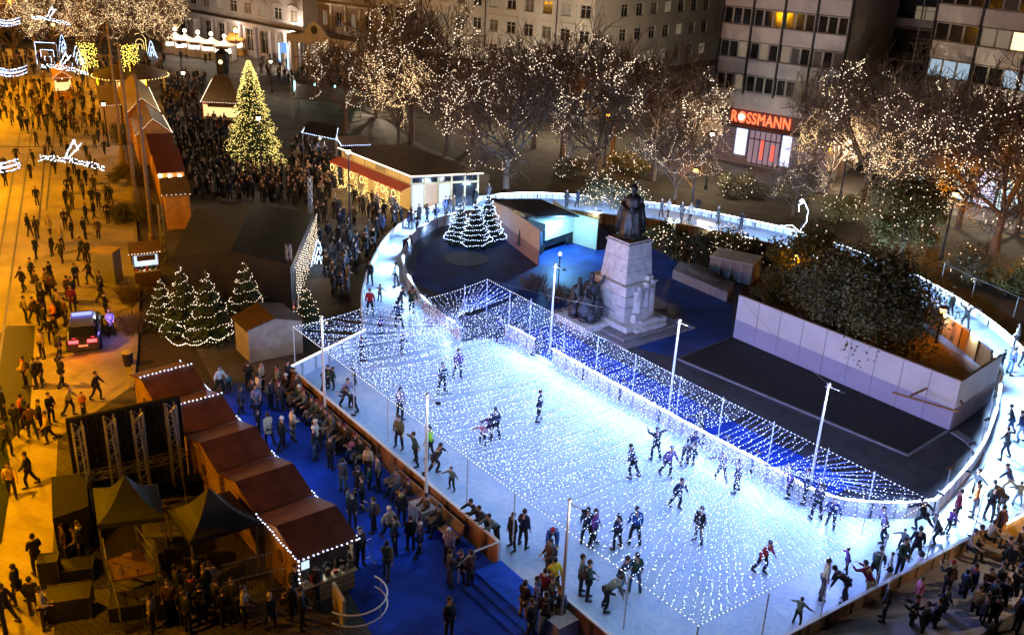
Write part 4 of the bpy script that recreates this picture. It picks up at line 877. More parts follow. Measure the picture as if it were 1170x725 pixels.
# ------------------------------------------------------------------ bronzes on the monument
def robed(name,p,h,seed,face=0.,arm=None,par=None,lab=None,cat='statue'):
    rs=random.Random(seed); s=h/1.8
    J=[(V(0,0,.02),(.42,.36)),(V(.02,0,.35),(.39,.33)),(V(-.01,.0,.7),(.36,.3)),(V(0,-.02,1.05),(.33,.27)),(V(0,0,1.34),(.26,.19)),(V(0,-.01,1.5),.09),(V(0,-.03,1.6),(.1,.11)),(V(0,-.03,1.76),(.115,.13)),(V(0,-.02,1.88),.08),
       (V(.24,0,1.38),.1),(V(.33,-.02,1.08),.09),(V(.2,-.22,.98),.06),(V(-.24,0,1.38),.1),(V(-.34,0,1.1),.09),(V(-.22,-.2,1.1),.06),(V(-.18,.16,.5),.2),(V(.2,.1,.4),.2)]
    if arm=='up': J[10]=(V(.42,-.05,1.55),.08); J[11]=(V(.5,-.1,1.85),.05)
    if arm=='low': J[13]=(V(-.42,-.2,1.15),.09); J[14]=(V(-.5,-.35,.9),.06)
    E=[(0,1),(1,2),(2,3),(3,4),(4,5),(5,6),(6,7),(7,8),(4,9),(9,10),(10,11),(4,12),(12,13),(13,14),(2,15),(2,16)]
    me=skin_mesh(J,E,3,2)
    bm=bmesh.new(); bm.from_mesh(me)
    for v in bm.verts:
        kk=1.12 if v.co.z<1.1 else 1.; v.co.x*=kk; v.co.y*=kk
        a=math.atan2(v.co.y,v.co.x); z=v.co.z
        if z<1.35:
            k=1+.09*math.sin(a*9+z*2.2+seed)*min(1,(1.4-z))+.04*math.sin(a*17+seed*2); v.co.x*=k; v.co.y*=k
    bmesh.ops.scale(bm,vec=(s,)*3,verts=bm.verts); bm.to_mesh(me); bm.free(); me.materials.clear(); me.materials.append(M_BRZ)
    for q in me.polygons: q.use_smooth=True; q.material_index=0
    o=bpy.data.objects.new(name,me); C.objects.link(o); o.location=p; o.rotation_euler=(0,0,face)
    if par is not None: o.parent=par; o.location=Vector(p)-PO[par.name]
    if lab: tag(o,lab,cat)
    return o
mb=MB(); q0=ml(-.1,0,0); zb=ZI+5.81
def wobf(k,z):
    t=z-zb; return (.07*math.sin(k*2*PI/36*9+t*1.7)+.04*math.sin(k*2*PI/36*5-t))*max(0.,min(1.,(2.5-t)/1.2))
mb.lathe(q0.x,q0.y,[(.78,zb),(.8,zb+.12),(.72,zb+.16),(.7,zb+.6),(.66,zb+1.1),(.6,zb+1.6),(.55,zb+2.0),(.52,zb+2.3),(.5,zb+2.5),(.42,zb+2.65),(.24,zb+2.76),(.13,zb+2.84),(.12,zb+2.9)],36,sx=1.,sy=.82,wob=wobf)
mb.ball((q0.x,q0.y-.03,zb+3.08),.2,12,9,(.85,.95,1.2)); mb.lathe(q0.x,q0.y,[(.26,zb+3.14),(.2,zb+3.22),(.16,zb+3.34),(.05,zb+3.4)],12)
mb.bar((q0.x,q0.y-.2,zb+3.08),(q0.x,q0.y-.27,zb+3.03),.06); mb.tube([(q0.x,q0.y-.16,zb+2.98),(q0.x,q0.y-.2,zb+2.8),(q0.x,q0.y-.24,zb+2.62)],[.1,.09,.03],7)
for sg in (-1,1):
    mb.tube([(q0.x+sg*.42,q0.y,zb+2.52),(q0.x+sg*.62,q0.y-.1,zb+2.05),(q0.x+sg*.34,q0.y-.5,zb+1.85),(q0.x+sg*.16,q0.y-.58,zb+1.9)],[.17,.19,.13,.08],9)
mb.tube([(q0.x+.1,q0.y-.62,zb+.1),(q0.x+.1,q0.y-.62,zb+2.1)],[.05,.06],7); mb.bar((q0.x-.12,q0.y-.62,zb+1.7),(q0.x+.32,q0.y-.62,zb+1.7),.07)
mb.tube([(q0.x-.55,q0.y+.1,zb+2.3),(q0.x-.75,q0.y+.15,zb+1.4),(q0.x-.8,q0.y+.2,zb+.3)],[.12,.2,.26],9); mb.tube([(q0.x+.5,q0.y+.15,zb+2.3),(q0.x+.66,q0.y+.2,zb+1.3),(q0.x+.72,q0.y+.2,zb+.3)],[.12,.2,.24],9)
o=mb.build('bronze_statue',M_BRZ,off=(q0.x,q0.y,zb),smooth=True); o.rotation_euler=(0,0,R(-12)); tag(o,'tall dark bronze robed figure on top of the stone pedestal','statue')
gt=thing('bronze_group','dark bronze group of crowded robed figures on the low plinth left of the pedestal','sculpture',ml(-.9,-2.7,ZI+.62))
for i,(a,b,h,arm,fz) in enumerate(((-.9,-2.2,2.9,'up',.3),(-1.5,-2.7,2.5,None,.9),(-.4,-3.1,2.1,'low',0),(-.1,-2.4,1.7,None,.4),(-1.2,-3.3,1.5,'low',-.6),(-.6,-2.7,2.3,None,-.3),(-1.9,-2.2,1.9,'up',1.2),(.1,-3.0,1.2,None,.2))):
    robed('figure',ml(a,b,ZI+.6),h,i+3,fz-.5,arm,gt)
# ================================================================== BUILDINGS
M_GREY=mat('grey_render',(.55,.52,.48),rough=.85,var=.14,scale=.35,detail=9,bump=.1,bscale=6); M_CREAM=mat('cream_stone',(.5,.45,.39),rough=.85,var=.16,scale=.4,detail=9)
M_LIL=mat('pale_grey_stone',(.36,.33,.36),rough=.85,var=.14,scale=.5,detail=8); M_PAN=mat('facade_panel',(.62,.58,.55),rough=.8,var=.14,scale=.8,detail=7)
M_DK=mat('dark_facade',(.035,.03,.03),rough=.6,var=.2); M_FR=mat('window_frame_paint',(.45,.42,.38),rough=.6,var=.1); M_CUR=mat('curtain',(.14,.12,.1),rough=.9,var=.3,scale=3)
M_WINL=glow('lit_window_warm',(1.,.72,.35),2.2); M_WINC=glow('lit_window_cool',(.6,.8,1.),.55); M_WIND=glow('dim_window',(.8,.6,.4),.22)
M_SIDE=mat('concrete_side_wall',(.33,.28,.23),rough=.9,var=.14,scale=.25,detail=9,bump=.1)
br=random.Random(21)
class Fac:
    """facade frame: origin O (ground, start), unit direction u, outward normal n"""
    def __init__(s,O,ang,L,root,base=None):
        s.O=flat(O); s.u=Vector((math.cos(ang),math.sin(ang),0)); s.n=Vector((s.u.y,-s.u.x,0)); s.L=L; s.root=root
        if s.n.dot(-s.O)<0: s.n=-s.n
    def p(s,a,z,d=0.): q=s.O+s.u*a+s.n*d; return Vector((q.x,q.y,z))
    def wall(s,us,zs,holes,depth=.25,m=None,name='wall'):
        mb=MB()
        for i in range(len(us)-1):
            for j in range(len(zs)-1):
                a,b,c,d=us[i],us[i+1],zs[j],zs[j+1]
                if (i,j) in holes:
                    q=[(a,c),(b,c),(b,d),(a,d)]
                    for k in range(4):
                        x,y=q[k],q[(k+1)%4]; mb.poly([s.p(x[0],x[1]),s.p(y[0],y[1]),s.p(y[0],y[1],-depth),s.p(x[0],x[1],-depth)])
                else: mb.poly([s.p(a,c),s.p(b,c),s.p(b,d),s.p(a,d)])
        return mb.build(name,m,s.root)
    def box(s,a,b,z0,z1,d0,d1,m,name,par=None):
        mb=MB(); mb.hexa([s.p(a,z0,d0),s.p(b,z0,d0),s.p(b,z0,d1),s.p(a,z0,d1)],[s.p(a,z1,d0),s.p(b,z1,d0),s.p(b,z1,d1),s.p(a,z1,d1)]); return mb.build(name,m,par or s.root)
WP={}
def winmesh(w,h,kind):
    k=(round(w,2),round(h,2),kind)
    if k in WP: return WP[k]
    f=MB(); t=.09
    def b(x0,x1,z0,z1,y0,y1): f.hexa([(x0,y0,z0),(x1,y0,z0),(x1,y1,z0),(x0,y1,z0)],[(x0,y0,z1),(x1,y0,z1),(x1,y1,z1),(x0,y1,z1)])
    b(-w/2,-w/2+t,0,h,-.06,.04); b(w/2-t,w/2,0,h,-.06,.04); b(-w/2+t,w/2-t,0,t,-.06,.04); b(-w/2+t,w/2-t,h-t,h,-.06,.04)
    if kind=='double': b(-.05,.05,t,h-t,-.05,.03); b(-w/2+t,-.05,h*.68,h*.68+.06,-.05,.03) ; b(.05,w/2-t,h*.68,h*.68+.06,-.05,.03)
    if kind=='triple':
        for x in (-w/6,w/6): b(x-.05,x+.05,t,h-t,-.05,.03)
    b(-w/2-.08,w/2+.08,-.08,-.001,-.1,.22)
    o=f.build('w',[M_FR]); fm=o.data; bpy.data.objects.remove(o)
    g=MB(); g.hexa([(-w/2+t,-.02,t),(w/2-t,-.02,t),(w/2-t,.0,t),(-w/2+t,.0,t)],[(-w/2+t,-.02,h-t),(w/2-t,-.02,h-t),(w/2-t,.0,h-t),(-w/2+t,.0,h-t)]); o=g.build('w',[GLASS]); gm=o.data; bpy.data.objects.remove(o)
    WP[k]=(fm,gm,{}); return WP[k]
def window(F,a,z,w,h,kind='double',lit=None,depth=.16,sub=True):
    fm,gm,var=winmesh(w,h,kind); pos=F.p(a,z,-depth); rz=math.atan2(F.n.y,F.n.x)-PI/2
    o=bpy.data.objects.new('window',fm); C.objects.link(o); o.parent=F.root; o.location=pos-PO[F.root.name]; o.rotation_euler=(0,0,rz)
    mm={'warm':M_WINL,'cool':M_WINC,'dim':M_WIND,'cur':M_CUR}.get(lit,GLASS)
    if lit not in var:
        g2=gm.copy(); g2.materials.clear(); g2.materials.append(mm); var[lit]=g2
    g=bpy.data.objects.new('pane',var[lit]); C.objects.link(g); g.parent=o
    if lit in('warm','cool'): o['label']='lit window'
    return o
def uwidth(O,ang,px):
    """length along the facade until it projects at pixel column px"""
    O=flat(O); u=Vector((math.cos(ang),math.sin(ang),0)); lo,hi=0,150
    d=1 if proj(O+u*.5)[0]>proj(O)[0] else -1
    for _ in range(50):
        md=(lo+hi)/2; x=proj(O+u*md)[0]
        if (x-px)*d<0: lo=md
        else: hi=md
    return lo
def body(root,O,u,L,n,dep,h,m,name='rear_walls',z0=0):
    pass
# ---- grey apartment house with square windows (two visible faces)
K=flat(at(671,139)); aA=R(143); aB=R(50)
G_=thing('apartment_building','grey apartment building with rows of square windows behind the bare lit trees','building',K)
FA=Fac(K,aA,0,G_); LA=uwidth(K,aA,432)
n=13; pitch=LA/n; us=[0]; holes=set()
for i in range(n): us+=[pitch*i+pitch*.24,pitch*i+pitch*.76]
us.append(LA); fh=3.05; zs=[0]; 
for j in range(8): zs+=[5.6+fh*j+.75,5.6+fh*j+2.3]
zs.append(5.6+fh*8+.6)
for i in range(n):
    for j in range(5): holes.add((2*i+1,2*j+1))
FA.wall(us,zs,holes,m=M_GREY)
wcnt=0
for i in range(n):
    for j in range(6):
        if j<5: window(FA,pitch*(i+.5),5.6+fh*j+.75,pitch*.52,1.55,'double',lit=br.choice([None,None,None,None,'dim','cur']+(['warm'] if br.random()<.06 else []))); wcnt+=1
        elif j==5 and i>0: pass
for i in range(n+1): FA.box(max(0,pitch*i-.17),min(LA,pitch*i+.17),5.4,5.6+fh*8,.003,.14,M_GREY,'pilaster')
FA.box(-.3,LA,4.7,5.25,.003,1.3,M_DK,'awning_slab')
for a in (pitch*2.02,pitch*6.03,pitch*10.02): FA.box(a-.3,a-.2,.2,30,.15,.26,M_DK,'drainpipe')
for j in range(1,8): FA.box(0,LA,5.45+fh*j,5.53+fh*j,.003,.05,M_CREAM,'floor_band')
for i in range(n): FA.box(pitch*i+pitch*.12,pitch*i+pitch*.88,.6,4.2,.003,.06,GLASS,'shop_front')
FB=Fac(K,aB,0,G_); NBB=10; LB=38.
usb=[0,4.6]; hb=set(); pb=(LB-4.6)/10
for i in range(10): usb+=[4.6+pb*i+pb*.3,4.6+pb*i+pb*.75]
usb.append(LB)
zsb=[0]+sum([[5.6+fh*j+.75,5.6+fh*j+2.3] for j in range(8)],[])+[5.6+fh*8+.6]
usb=sorted(usb)
for i in range(10):
    for j in range(8): hb.add((2*i+2,2*j+1)) if i<7 and j<5 else None
FB.wall(usb,zsb,hb,m=M_CREAM)
for i in range(7):
    for j in range(5):
        window(FB,4.6+pb*(i+.525),5.6+fh*j+.75,pb*.45,1.55,'double',lit=br.choice([None,None,'dim','cur']))
FB.box(-.2,LB,4.7,5.25,.003,1.2,M_DK,'awning_slab')
for i in range(5): FB.box(1+pitch*i,1+pitch*i+2.6,.6,4.2,.003,.06,GLASS,'shop_front')
mb=MB(); mb.hexa([FA.p(0,30.6),FB.p(LB,30.6),FB.p(LB,30.6)+FA.u*LA,FA.p(LA,30.6)],[FA.p(0,31.2),FB.p(LB,31.2),FB.p(LB,31.2)+FA.u*LA,FA.p(LA,31.2)]); mb.build('roof',M_DK,G_)
mb=MB(); mb.poly([FB.p(LB,0),FB.p(LB,30.6),FB.p(LB,30.6)+FA.u*LA,FB.p(LB,0)+FA.u*LA]); mb.poly([FA.p(LA,0),FA.p(LA,30.6),FB.p(LB,30.6)+FA.u*LA,FB.p(LB,0)+FA.u*LA]); mb.build('rear_wall',M_GREY,G_)
# ---- slab block with the drugstore
def slab(root,O,ang,px_end,nb,floors,z1,fh,label_lit,bands=.55,fins=True,rnds=None,Lfix=None):
    F_=Fac(O,ang,0,root); L=Lfix or uwidth(O,ang,px_end); bw=L/nb
    F_.box(0,L,z1,z1+fh*floors,-.6,-.3,M_DK,'wall')
    for j in range(floors):
        z=z1+fh*j
        F_.box(0,L,z+fh*bands,z+fh,-.3,-.02,M_PAN,'parapet_panels') if False else None
        for i in range(nb):
            F_.box(bw*i+.12,bw*(i+1)-.12,z+fh*bands,z+fh-.03,-.3,.0,M_PAN,'facade_panel')
            if j<5:
                nw=3
                for k in range(nw):
                    w=(bw-.3)/nw; lit=label_lit.get((i,j,k)) or (rnds.choice([None]*9+['cur','dim']))
                    window(F_,bw*i+.15+w*(k+.5),z+.08,w-.02,fh*bands-.16,'none',lit=lit,depth=.12)
    if fins:
        for i in range(nb+1): F_.box(bw*i-.08,bw*i+.08,z1-.2,z1+fh*floors,-.3,.16,M_DK,'fin')
    return F_,L,bw
O1=at(941,206); aR=R(145)
R_=thing('slab_building','dark banded slab block above the red lit drugstore sign','building',O1)
lit1={(0,4,0):'warm',(0,4,1):'warm',(0,4,2):'warm',(0,0,0):'warm',(0,0,1):'dim',(1,0,0):'dim',(0,0,2):'dim',(1,4,1):'cool',(3,3,0):'dim',(2,1,1):'dim'}
F1,L1,bw1=slab(R_,O1,aR,806,4,7,7.7,3.35,lit1,rnds=random.Random(2))
F1.box(0,L1,5.9,7.68,-.3,-.0,M_PAN,'facade_panel'); F1.box(0,L1,4.3,5.85,-.3,-.05,mat('sign_band_brown',(.1,.06,.05),rough=.7,var=.2),'sign_band'); F1.box(0,L1,4.05,4.27,-.3,.9,M_DK,'canopy')
# shop front: glass bays, lit white panels, red displays
M_LITW=glow('lit_shop_white',(.66,.68,1.),1.7); M_LITR=glow('lit_shop_red',(1.,.08,.05),1.6); M_SHOPI=glow('shop_interior',(.75,.45,.6),.35)
F1.box(.1,L1,.0,4.0,-.5,-.35,mat('shop_wall',(.2,.16,.2),rough=.8,var=.2),'shop_back_wall')
def shop_at(px0,px1,z0,z1,m,name,d=-.3):
    a0=uwidth(O1,aR,px1); a1=uwidth(O1,aR,px0); F1.box(a0,a1,z0,z1,d,d+.08,m,name)
shop_at(836,848,1.,3.8,M_LITW,'lit_panel'); shop_at(888,898,.6,3.8,M_LITW,'lit_panel'); shop_at(851,886,.4,3.8,M_SHOPI,'shop_window'); shop_at(865,868,.9,3.,M_LITR,'red_display',-.2); shop_at(877,881,.9,2.6,M_LITR,'red_display',-.2)
for px in (851,857,863,869,875,881,886): shop_at(px-.4,px+.4,.3,3.9,M_DK,'mullion',-.2)
shop_at(850,887,2.9,3.02,M_DK,'transom',-.2)
# ROSSMANN sign: letters as their own thing
cu=bpy.data.curves.new('t','FONT'); cu.body='ROSSMANN'; cu.size=1.62; cu.extrude=.06; cu.bevel_depth=.015; cu.space_character=1.08; cu.align_x='LEFT'
to=bpy.data.objects.new('t',cu); C.objects.link(to); dg=bpy.context.evaluated_depsgraph_get(); tm=bpy.data.meshes.new_from_object(to.evaluated_get(dg)); bpy.data.objects.remove(to)
xs=[v.co.x for v in tm.vertices]; aS=uwidth(O1,aR,894); aE=uwidth(O1,aR,829); wid=aE-aS; kx=wid/(max(xs)-min(xs))
tm.materials.clear(); tm.materials.append(glow('red_neon_letters',(1.,.1,.03),3.4,'NONE'))
so=bpy.data.objects.new('shop_sign',tm); C.objects.link(so)
so.location=F1.p(aE,4.5,.2); 
Xd=-F1.u; so.matrix_world=Matrix.Translation(F1.p(aE,4.55,.12))@Matrix((Xd.to_4d(),Vector((0,0,1,0)),F1.n.to_4d(),Vector((0,0,0,1)))).transposed()
mw=Matrix((( Xd.x,0,F1.n.x,0),(Xd.y,0,F1.n.y,0),(0,1,0,0),(0,0,0,1))); so.matrix_world=Matrix.Translation(F1.p(aE,4.55,.12))@mw@Matrix.Diagonal((kx,1.,1.,1))
tag(so,'glowing red shop lettering on the slab block front above the lit entrance','shop sign')
cc=MB(); c0=F1.p(aE-wid*.19,5.12,.26); 
cc.tube([c0+F1.n*.0,c0+F1.n*.03],[.36,.36],12); co_=cc.build('round_emblem',glow('white_emblem',(1.,.85,.8),2.5),off=so.location); co_.parent=so; co_.matrix_parent_inverse=so.matrix_world.inverted()
sdw=Fac(O1,R(52),0,R_); Ls=7.5
F1e=F1.n
mb=MB(); q0=F1.p(0,0,-.02); q1=q0+Vector((math.cos(R(50)),math.sin(R(50)),0))*12
mb.poly([q0,q1,q1+Vector((0,0,31)),q0+Vector((0,0,31))]); mb.build('side_wall',M_SIDE,R_)
mb=MB(); r_=F1.p(L1,0,-.3); mb.poly([r_,r_+(q1-q0),r_+(q1-q0)+Vector((0,0,31)),r_+Vector((0,0,31))]); mb.poly([q1,r_+(q1-q0),r_+(q1-q0)+Vector((0,0,31)),q1+Vector((0,0,31))]); mb.build('rear_wall',M_SIDE,R_)
mb=MB(); mb.hexa([q0+Vector((0,0,31.01)),q1+Vector((0,0,31.01)),r_+(q1-q0)+Vector((0,0,31.01)),r_+Vector((0,0,31.01))],[q0+Vector((0,0,31.4)),q1+Vector((0,0,31.4)),r_+(q1-q0)+Vector((0,0,31.4)),r_+Vector((0,0,31.4))]); mb.build('roof',M_DK,R_)
# ---- right slab
O2=at(1190,246); aR2=R(127); 
R2_=thing('slab_building','banded slab block with lit windows at the top right of the square','building',O2)
O2b=at(1030,214); uu=Vector((math.cos(aR2),math.sin(aR2),0)); O2=flat(O2b)-uu*28
PO[R2_.name]=Vector(O2); R2_.location=O2
lit2={(4,1,0):'cool',(5,1,0):'cool',(5,1,1):'cool',(5,1,2):'cool',(4,2,2):'dim',(4,2,1):'dim',(3,0,1):'dim',(3,1,2):'cool',(3,3,0):'cool',(3,3,1):'cool',(4,2,0):'warm',(3,1,1):'warm',(3,1,0):'warm'}
F2,L2,bw2=slab(R2_,O2,aR2,0,6,7,7.9,3.35,lit2,rnds=random.Random(4),Lfix=28.)
F2.box(0,L2,5.9,7.88,-.3,0,M_PAN,'facade_panel'); F2.box(0,L2,4.4,5.9,-.3,-.05,mat('brown_fascia',(.16,.1,.07),rough=.8,var=.2),'fascia'); F2.box(0,L2,4.1,4.37,-.3,1.2,M_DK,'canopy')
for i in range(12):
    F2.box(i*2.3+.2,i*2.3+2.1,.3,3.9,-.45,-.35,[M_LITW,glow('lit_shop_cyan',(.55,.8,.85),1.2),GLASS,glow('lit_shop_cyan',(.55,.8,.85),1.2)][(i*7)%4],'shop_window')
F2.box(0,L2,0,4.1,-.9,-.6,M_DK,'shop_back_wall')
mb=MB(); q0=F2.p(L2,0,-.3); q1=q0+Vector((math.cos(R(40)),math.sin(R(40)),0))*14; r_=F2.p(0,0,-.3)
mb.poly([q0,q1,q1+Vector((0,0,31)),q0+Vector((0,0,31))]); mb.poly([r_,r_+(q1-q0),r_+(q1-q0)+Vector((0,0,31)),r_+Vector((0,0,31))]); mb.build('side_wall',M_SIDE,R2_)
mb=MB(); mb.hexa([q+Vector((0,0,31.05)) for q in (q0,q1,r_+(q1-q0),r_)],[q+Vector((0,0,31.4)) for q in (q0,q1,r_+(q1-q0),r_)]); mb.build('roof',M_DK,R2_)
# stair tower between
O3=at(1003,200); F3root=thing('stair_tower','dark recessed balcony stack between the two slab blocks','building',flat(O3)+Vector((3,6,0)))
O3=flat(O3)+Vector((3.2,6,0)); F3=Fac(O3,R(145),0,F3root)
F3.box(-5,5,0,30,-1.4,-1.2,M_DK,'wall')
for j in range(8):
    F3.box(-3.6,2.6,4.4+3.35*j,4.6+3.35*j,-1.19,.2,M_SIDE,'balcony'); F3.box(-3.6,2.6,4.7+3.35*j,5.5+3.35*j,.12,.18,M_PAN if j%2 else M_DK,'balustrade')
    window(F3,-.5,5.2+3.35*j,2.2,1.6,'double',lit=['dim',None,None][j%3],depth=1.1)
for a in (-3.6,-.5,2.6): F3.box(a-.08,a+.08,0,30,.2,.32,M_PAN,'fin')
# ---- pale classical building top left + portico
O4=at(347,78); aL=R(138); Lr=thing('classical_building','pale grey classical building with tall columns and arched upper windows','building',O4)
F4=Fac(O4,aL,0,Lr); L4=uwidth(O4,aL,203); n4=9; p4=L4/n4
us=[0]; 
for i in range(n4): us+=[p4*i+p4*.25,p4*i+p4*.75]
us.append(L4); zs=[0,.8,4.4,6.,6.7,8.5,10.2,12.4,14.4,17.]; holes=set()
for i in range(n4):
    for j in (1,4,6,): holes.add((2*i+1,j)) if not (j==6) else holes.add((2*i+1,6))
holes={(2*i+1,j) for i in range(n4) for j in (1,4,7)}
F4.wall(us,zs,holes,m=M_LIL,depth=.4)
for i in range(n4):
    window(F4,p4*(i+.5),.8,p4*.5,3.6,'double',lit=[None,'dim',None][i%3],depth=.3); window(F4,p4*(i+.5),6.7,p4*.5,1.8,'double',lit=['cur',None,'dim'][i%3]); window(F4,p4*(i+.5),12.4,p4*.5,2.,'double')
    if i<4:
        mb=MB(); c=F4.p(p4*(i+.5),8.55,.02); ring=[]
        pts=[c+F4.u*(p4*.33*math.cos(t*PI/8))+Vector((0,0,.65*math.sin(t*PI/8)+.0)) for t in range(9)]; mb.tube(pts,.12,5); mb.build('arch_moulding',M_LIL,Lr)
for i in range(n4+1): 
    mb=MB(); c=F4.p(min(max(p4*i,.3),L4-.3),0,.35); mb.lathe(c.x,c.y,[(.4,0),(.4,.4),(.3,.45),(.27,4.6),(.38,4.75),(.38,4.9)],10); mb.build('column',M_LIL,Lr,smooth=False)
F4.box(0,L4,4.95,5.5,.0,.8,M_LIL,'cornice'); F4.box(0,L4,5.5,5.62,.0,1.1,M_DK,'ledge'); F4.box(0,L4,10.3,10.7,.003,.35,M_LIL,'cornice')
F4.box(-0,L4,16.9,17.3,-12,.4,M_DK,'roof')
F4.box(-.3,0,0,17,-12,-.01,M_CREAM,'side_wall')
# warm-lit neighbour at far top left corner
O4b=F4.p(L4,0)
# portico
O5=at(413,96); aP=R(150); Pr=thing('portico','pale columned portico with a curved pediment and round clock window','portico',O5)
F5=Fac(O5,aP,0,Pr); L5=uwidth(O5,aP,333)
for a in [0.2,1.0]+[L5*.25*k for k in (1,2,3)]+[L5-1.,L5-.2]:
    mb=MB(); c=F5.p(a,0,-.3); mb.lathe(c.x,c.y,[(.42,0),(.42,.3),(.33,.4),(.3,4.4),(.42,4.6),(.42,4.75)],10); mb.build('column',M_CREAM,Pr)
F5.box(-.3,L5+.3,4.75,5.7,-1.,.25,M_CREAM,'entablature')
F5.box(-.3,L5+.3,0,4.7,-4.2,-4.,mat('portico_inner_wall',(.25,.2,.17),rough=.8,var=.2),'inner_wall'); F5.box(-.3,L5+.3,5.702,5.9,-4.5,.4,M_CREAM,'roof')
mb=MB(); cxx=L5*.62; prof=[(cxx-3.4,5.9),(cxx-2.2,6.2),(cxx-1.5,7.0),(cxx-.8,7.7),(cxx,8.0),(cxx+.8,7.7),(cxx+1.5,7.0),(cxx+2.2,6.2),(cxx+3.4,5.9)]
i0=len(mb.v); 
f_=[F5.p(a,z,.3) for a,z in prof]; b_=[F5.p(a,z,-.1) for a,z in prof]
mb.poly(f_); mb.poly(list(reversed(b_)))
for k in range(len(prof)-1): mb.poly([f_[k+1],f_[k],b_[k],b_[k+1]])
mb.build('curved_pediment',M_CREAM,Pr)
mb=MB(); c=F5.p(cxx,6.8,.3); mb.tube([c,c+F5.n*.08],[.62,.62],14); o=mb.build('round_window',M_DK,Pr)
blue=glow('blue_entrance_light',(.3,.55,1.),3.); 
for a in (L5+.4,L5+2.1): 
    F5.box(a,a+.25,.5,4.2,.0,.1,blue,'blue_light_panel')
F5.box(L5+.6,L5+2.,2.8,4.3,-.2,-.1,glow('blue_screen',(.12,.3,.7),1.4),'blue_screen')
# middle brown building (between portico and grey apartments)
O6=FA.p(LA+.4,0,-3.); Mr=thing('brown_building','older brown ornate facade with tall windows behind the portico','building',O6)
F6=Fac(O6,R(146),0,Mr); L6=24.; n6=8; p6=3.; us=[0]
for i in range(n6): us+=[p6*i+.9,p6*i+2.1]
us.append(L6); zs=[0,6.5,8.7,10.6,12.8,14.6,16.6,18.,20,24]
F6.wall(us,zs,{(2*i+1,j) for i in range(n6) for j in (1,3,5,7)},m=mat('brown_render',(.27,.21,.16),rough=.85,var=.2,scale=.5,detail=8),depth=.35)
for i in range(n6):
    for z,h in ((6.5,2.2),(10.6,2.2),(14.6,2.)): window(F6,p6*(i+.5),z,1.2,h,'double',lit=['dim',None,'cur',None,None,'cool' if z<7 else None][(i*3+int(z))%6],depth=.25)
for z in (9.6,13.7,17.3): F6.box(0,L6,z,z+.3,.003,.3,M_CREAM,'string_course')
for i in range(n6+1): F6.box(max(0,p6*i-.2),p6*i+.2,6,9.59,.003,.15,M_CREAM,'pilaster')
F6.box(0,L6,23.9,24.3,-10,.3,M_DK,'roof')
# a far dark block closing the view top left, with scattered lit windows
O7=at(205,52); Fr=thing('far_building','far orange-lit corner building behind the market stalls at the top left','building',O7)
F7=Fac(flat(O7)+Vector((-2,6,0)),R(150),0,Fr); us=[0]; 
for i in range(16): us+=[3*i+.9,3*i+2.1]
us.append(48.); F7.wall(us,[0,1,3.4,5.5,7.3,9.,10.8,13,18],{(2*i+1,j) for i in range(16) for j in (1,3,5)},m=mat('ochre_render',(.45,.3,.17),rough=.85,var=.2,scale=.4),depth=.3)
for i in range(16):
    for z,h in ((1,2.4),(5.5,1.8),(9.,1.8)): window(F7,3*i+1.5,z,1.2,h,'double',lit=['warm','dim',None,'cur'][(i*5+int(z))%4])
F7.box(0,48,17.9,18.3,-9,.3,M_DK,'roof')
# ================================================================== MARKET
ROOF_B=mat('brown_roof_felt',(.1,.032,.022),rough=.6,var=.35,scale=1.6,detail=8,bump=.15); ROOF_R=mat('red_brown_roof',(.14,.03,.015),rough=.5,var=.3,scale=2); ROOF_T=striped('tan_shingles',(.22,.15,.08),(.1,.06,.03),1.6,'Y',rough=.8)
WALL_W=striped('stall_boards',(.42,.24,.1),(.16,.08,.03),1.2,'Z',rough=.7); TARP_D=mat('dark_tarpaulin',(.02,.018,.016),rough=.55,var=.35,scale=1.1,detail=6); TARP_O=mat('orange_tarpaulin',(.6,.3,.06),rough=.6,var=.2,scale=2)
COUNTER=glow('counter_glow_warm',(1.,.62,.25),1.6,'AUTO'); COUNTC=glow('counter_glow_cool',(.6,.78,1.),1.2,'AUTO')
def bulbs_along(mb,pts,step,r,jit=.02,rs=rnd):
    for w in resample(pts,step): mb.bulb((w.x+rs.uniform(-jit,jit),w.y+rs.uniform(-jit,jit),w.z+rs.uniform(-jit,jit)),r)
def up(p,z): return Vector((p.x,p.y,z))
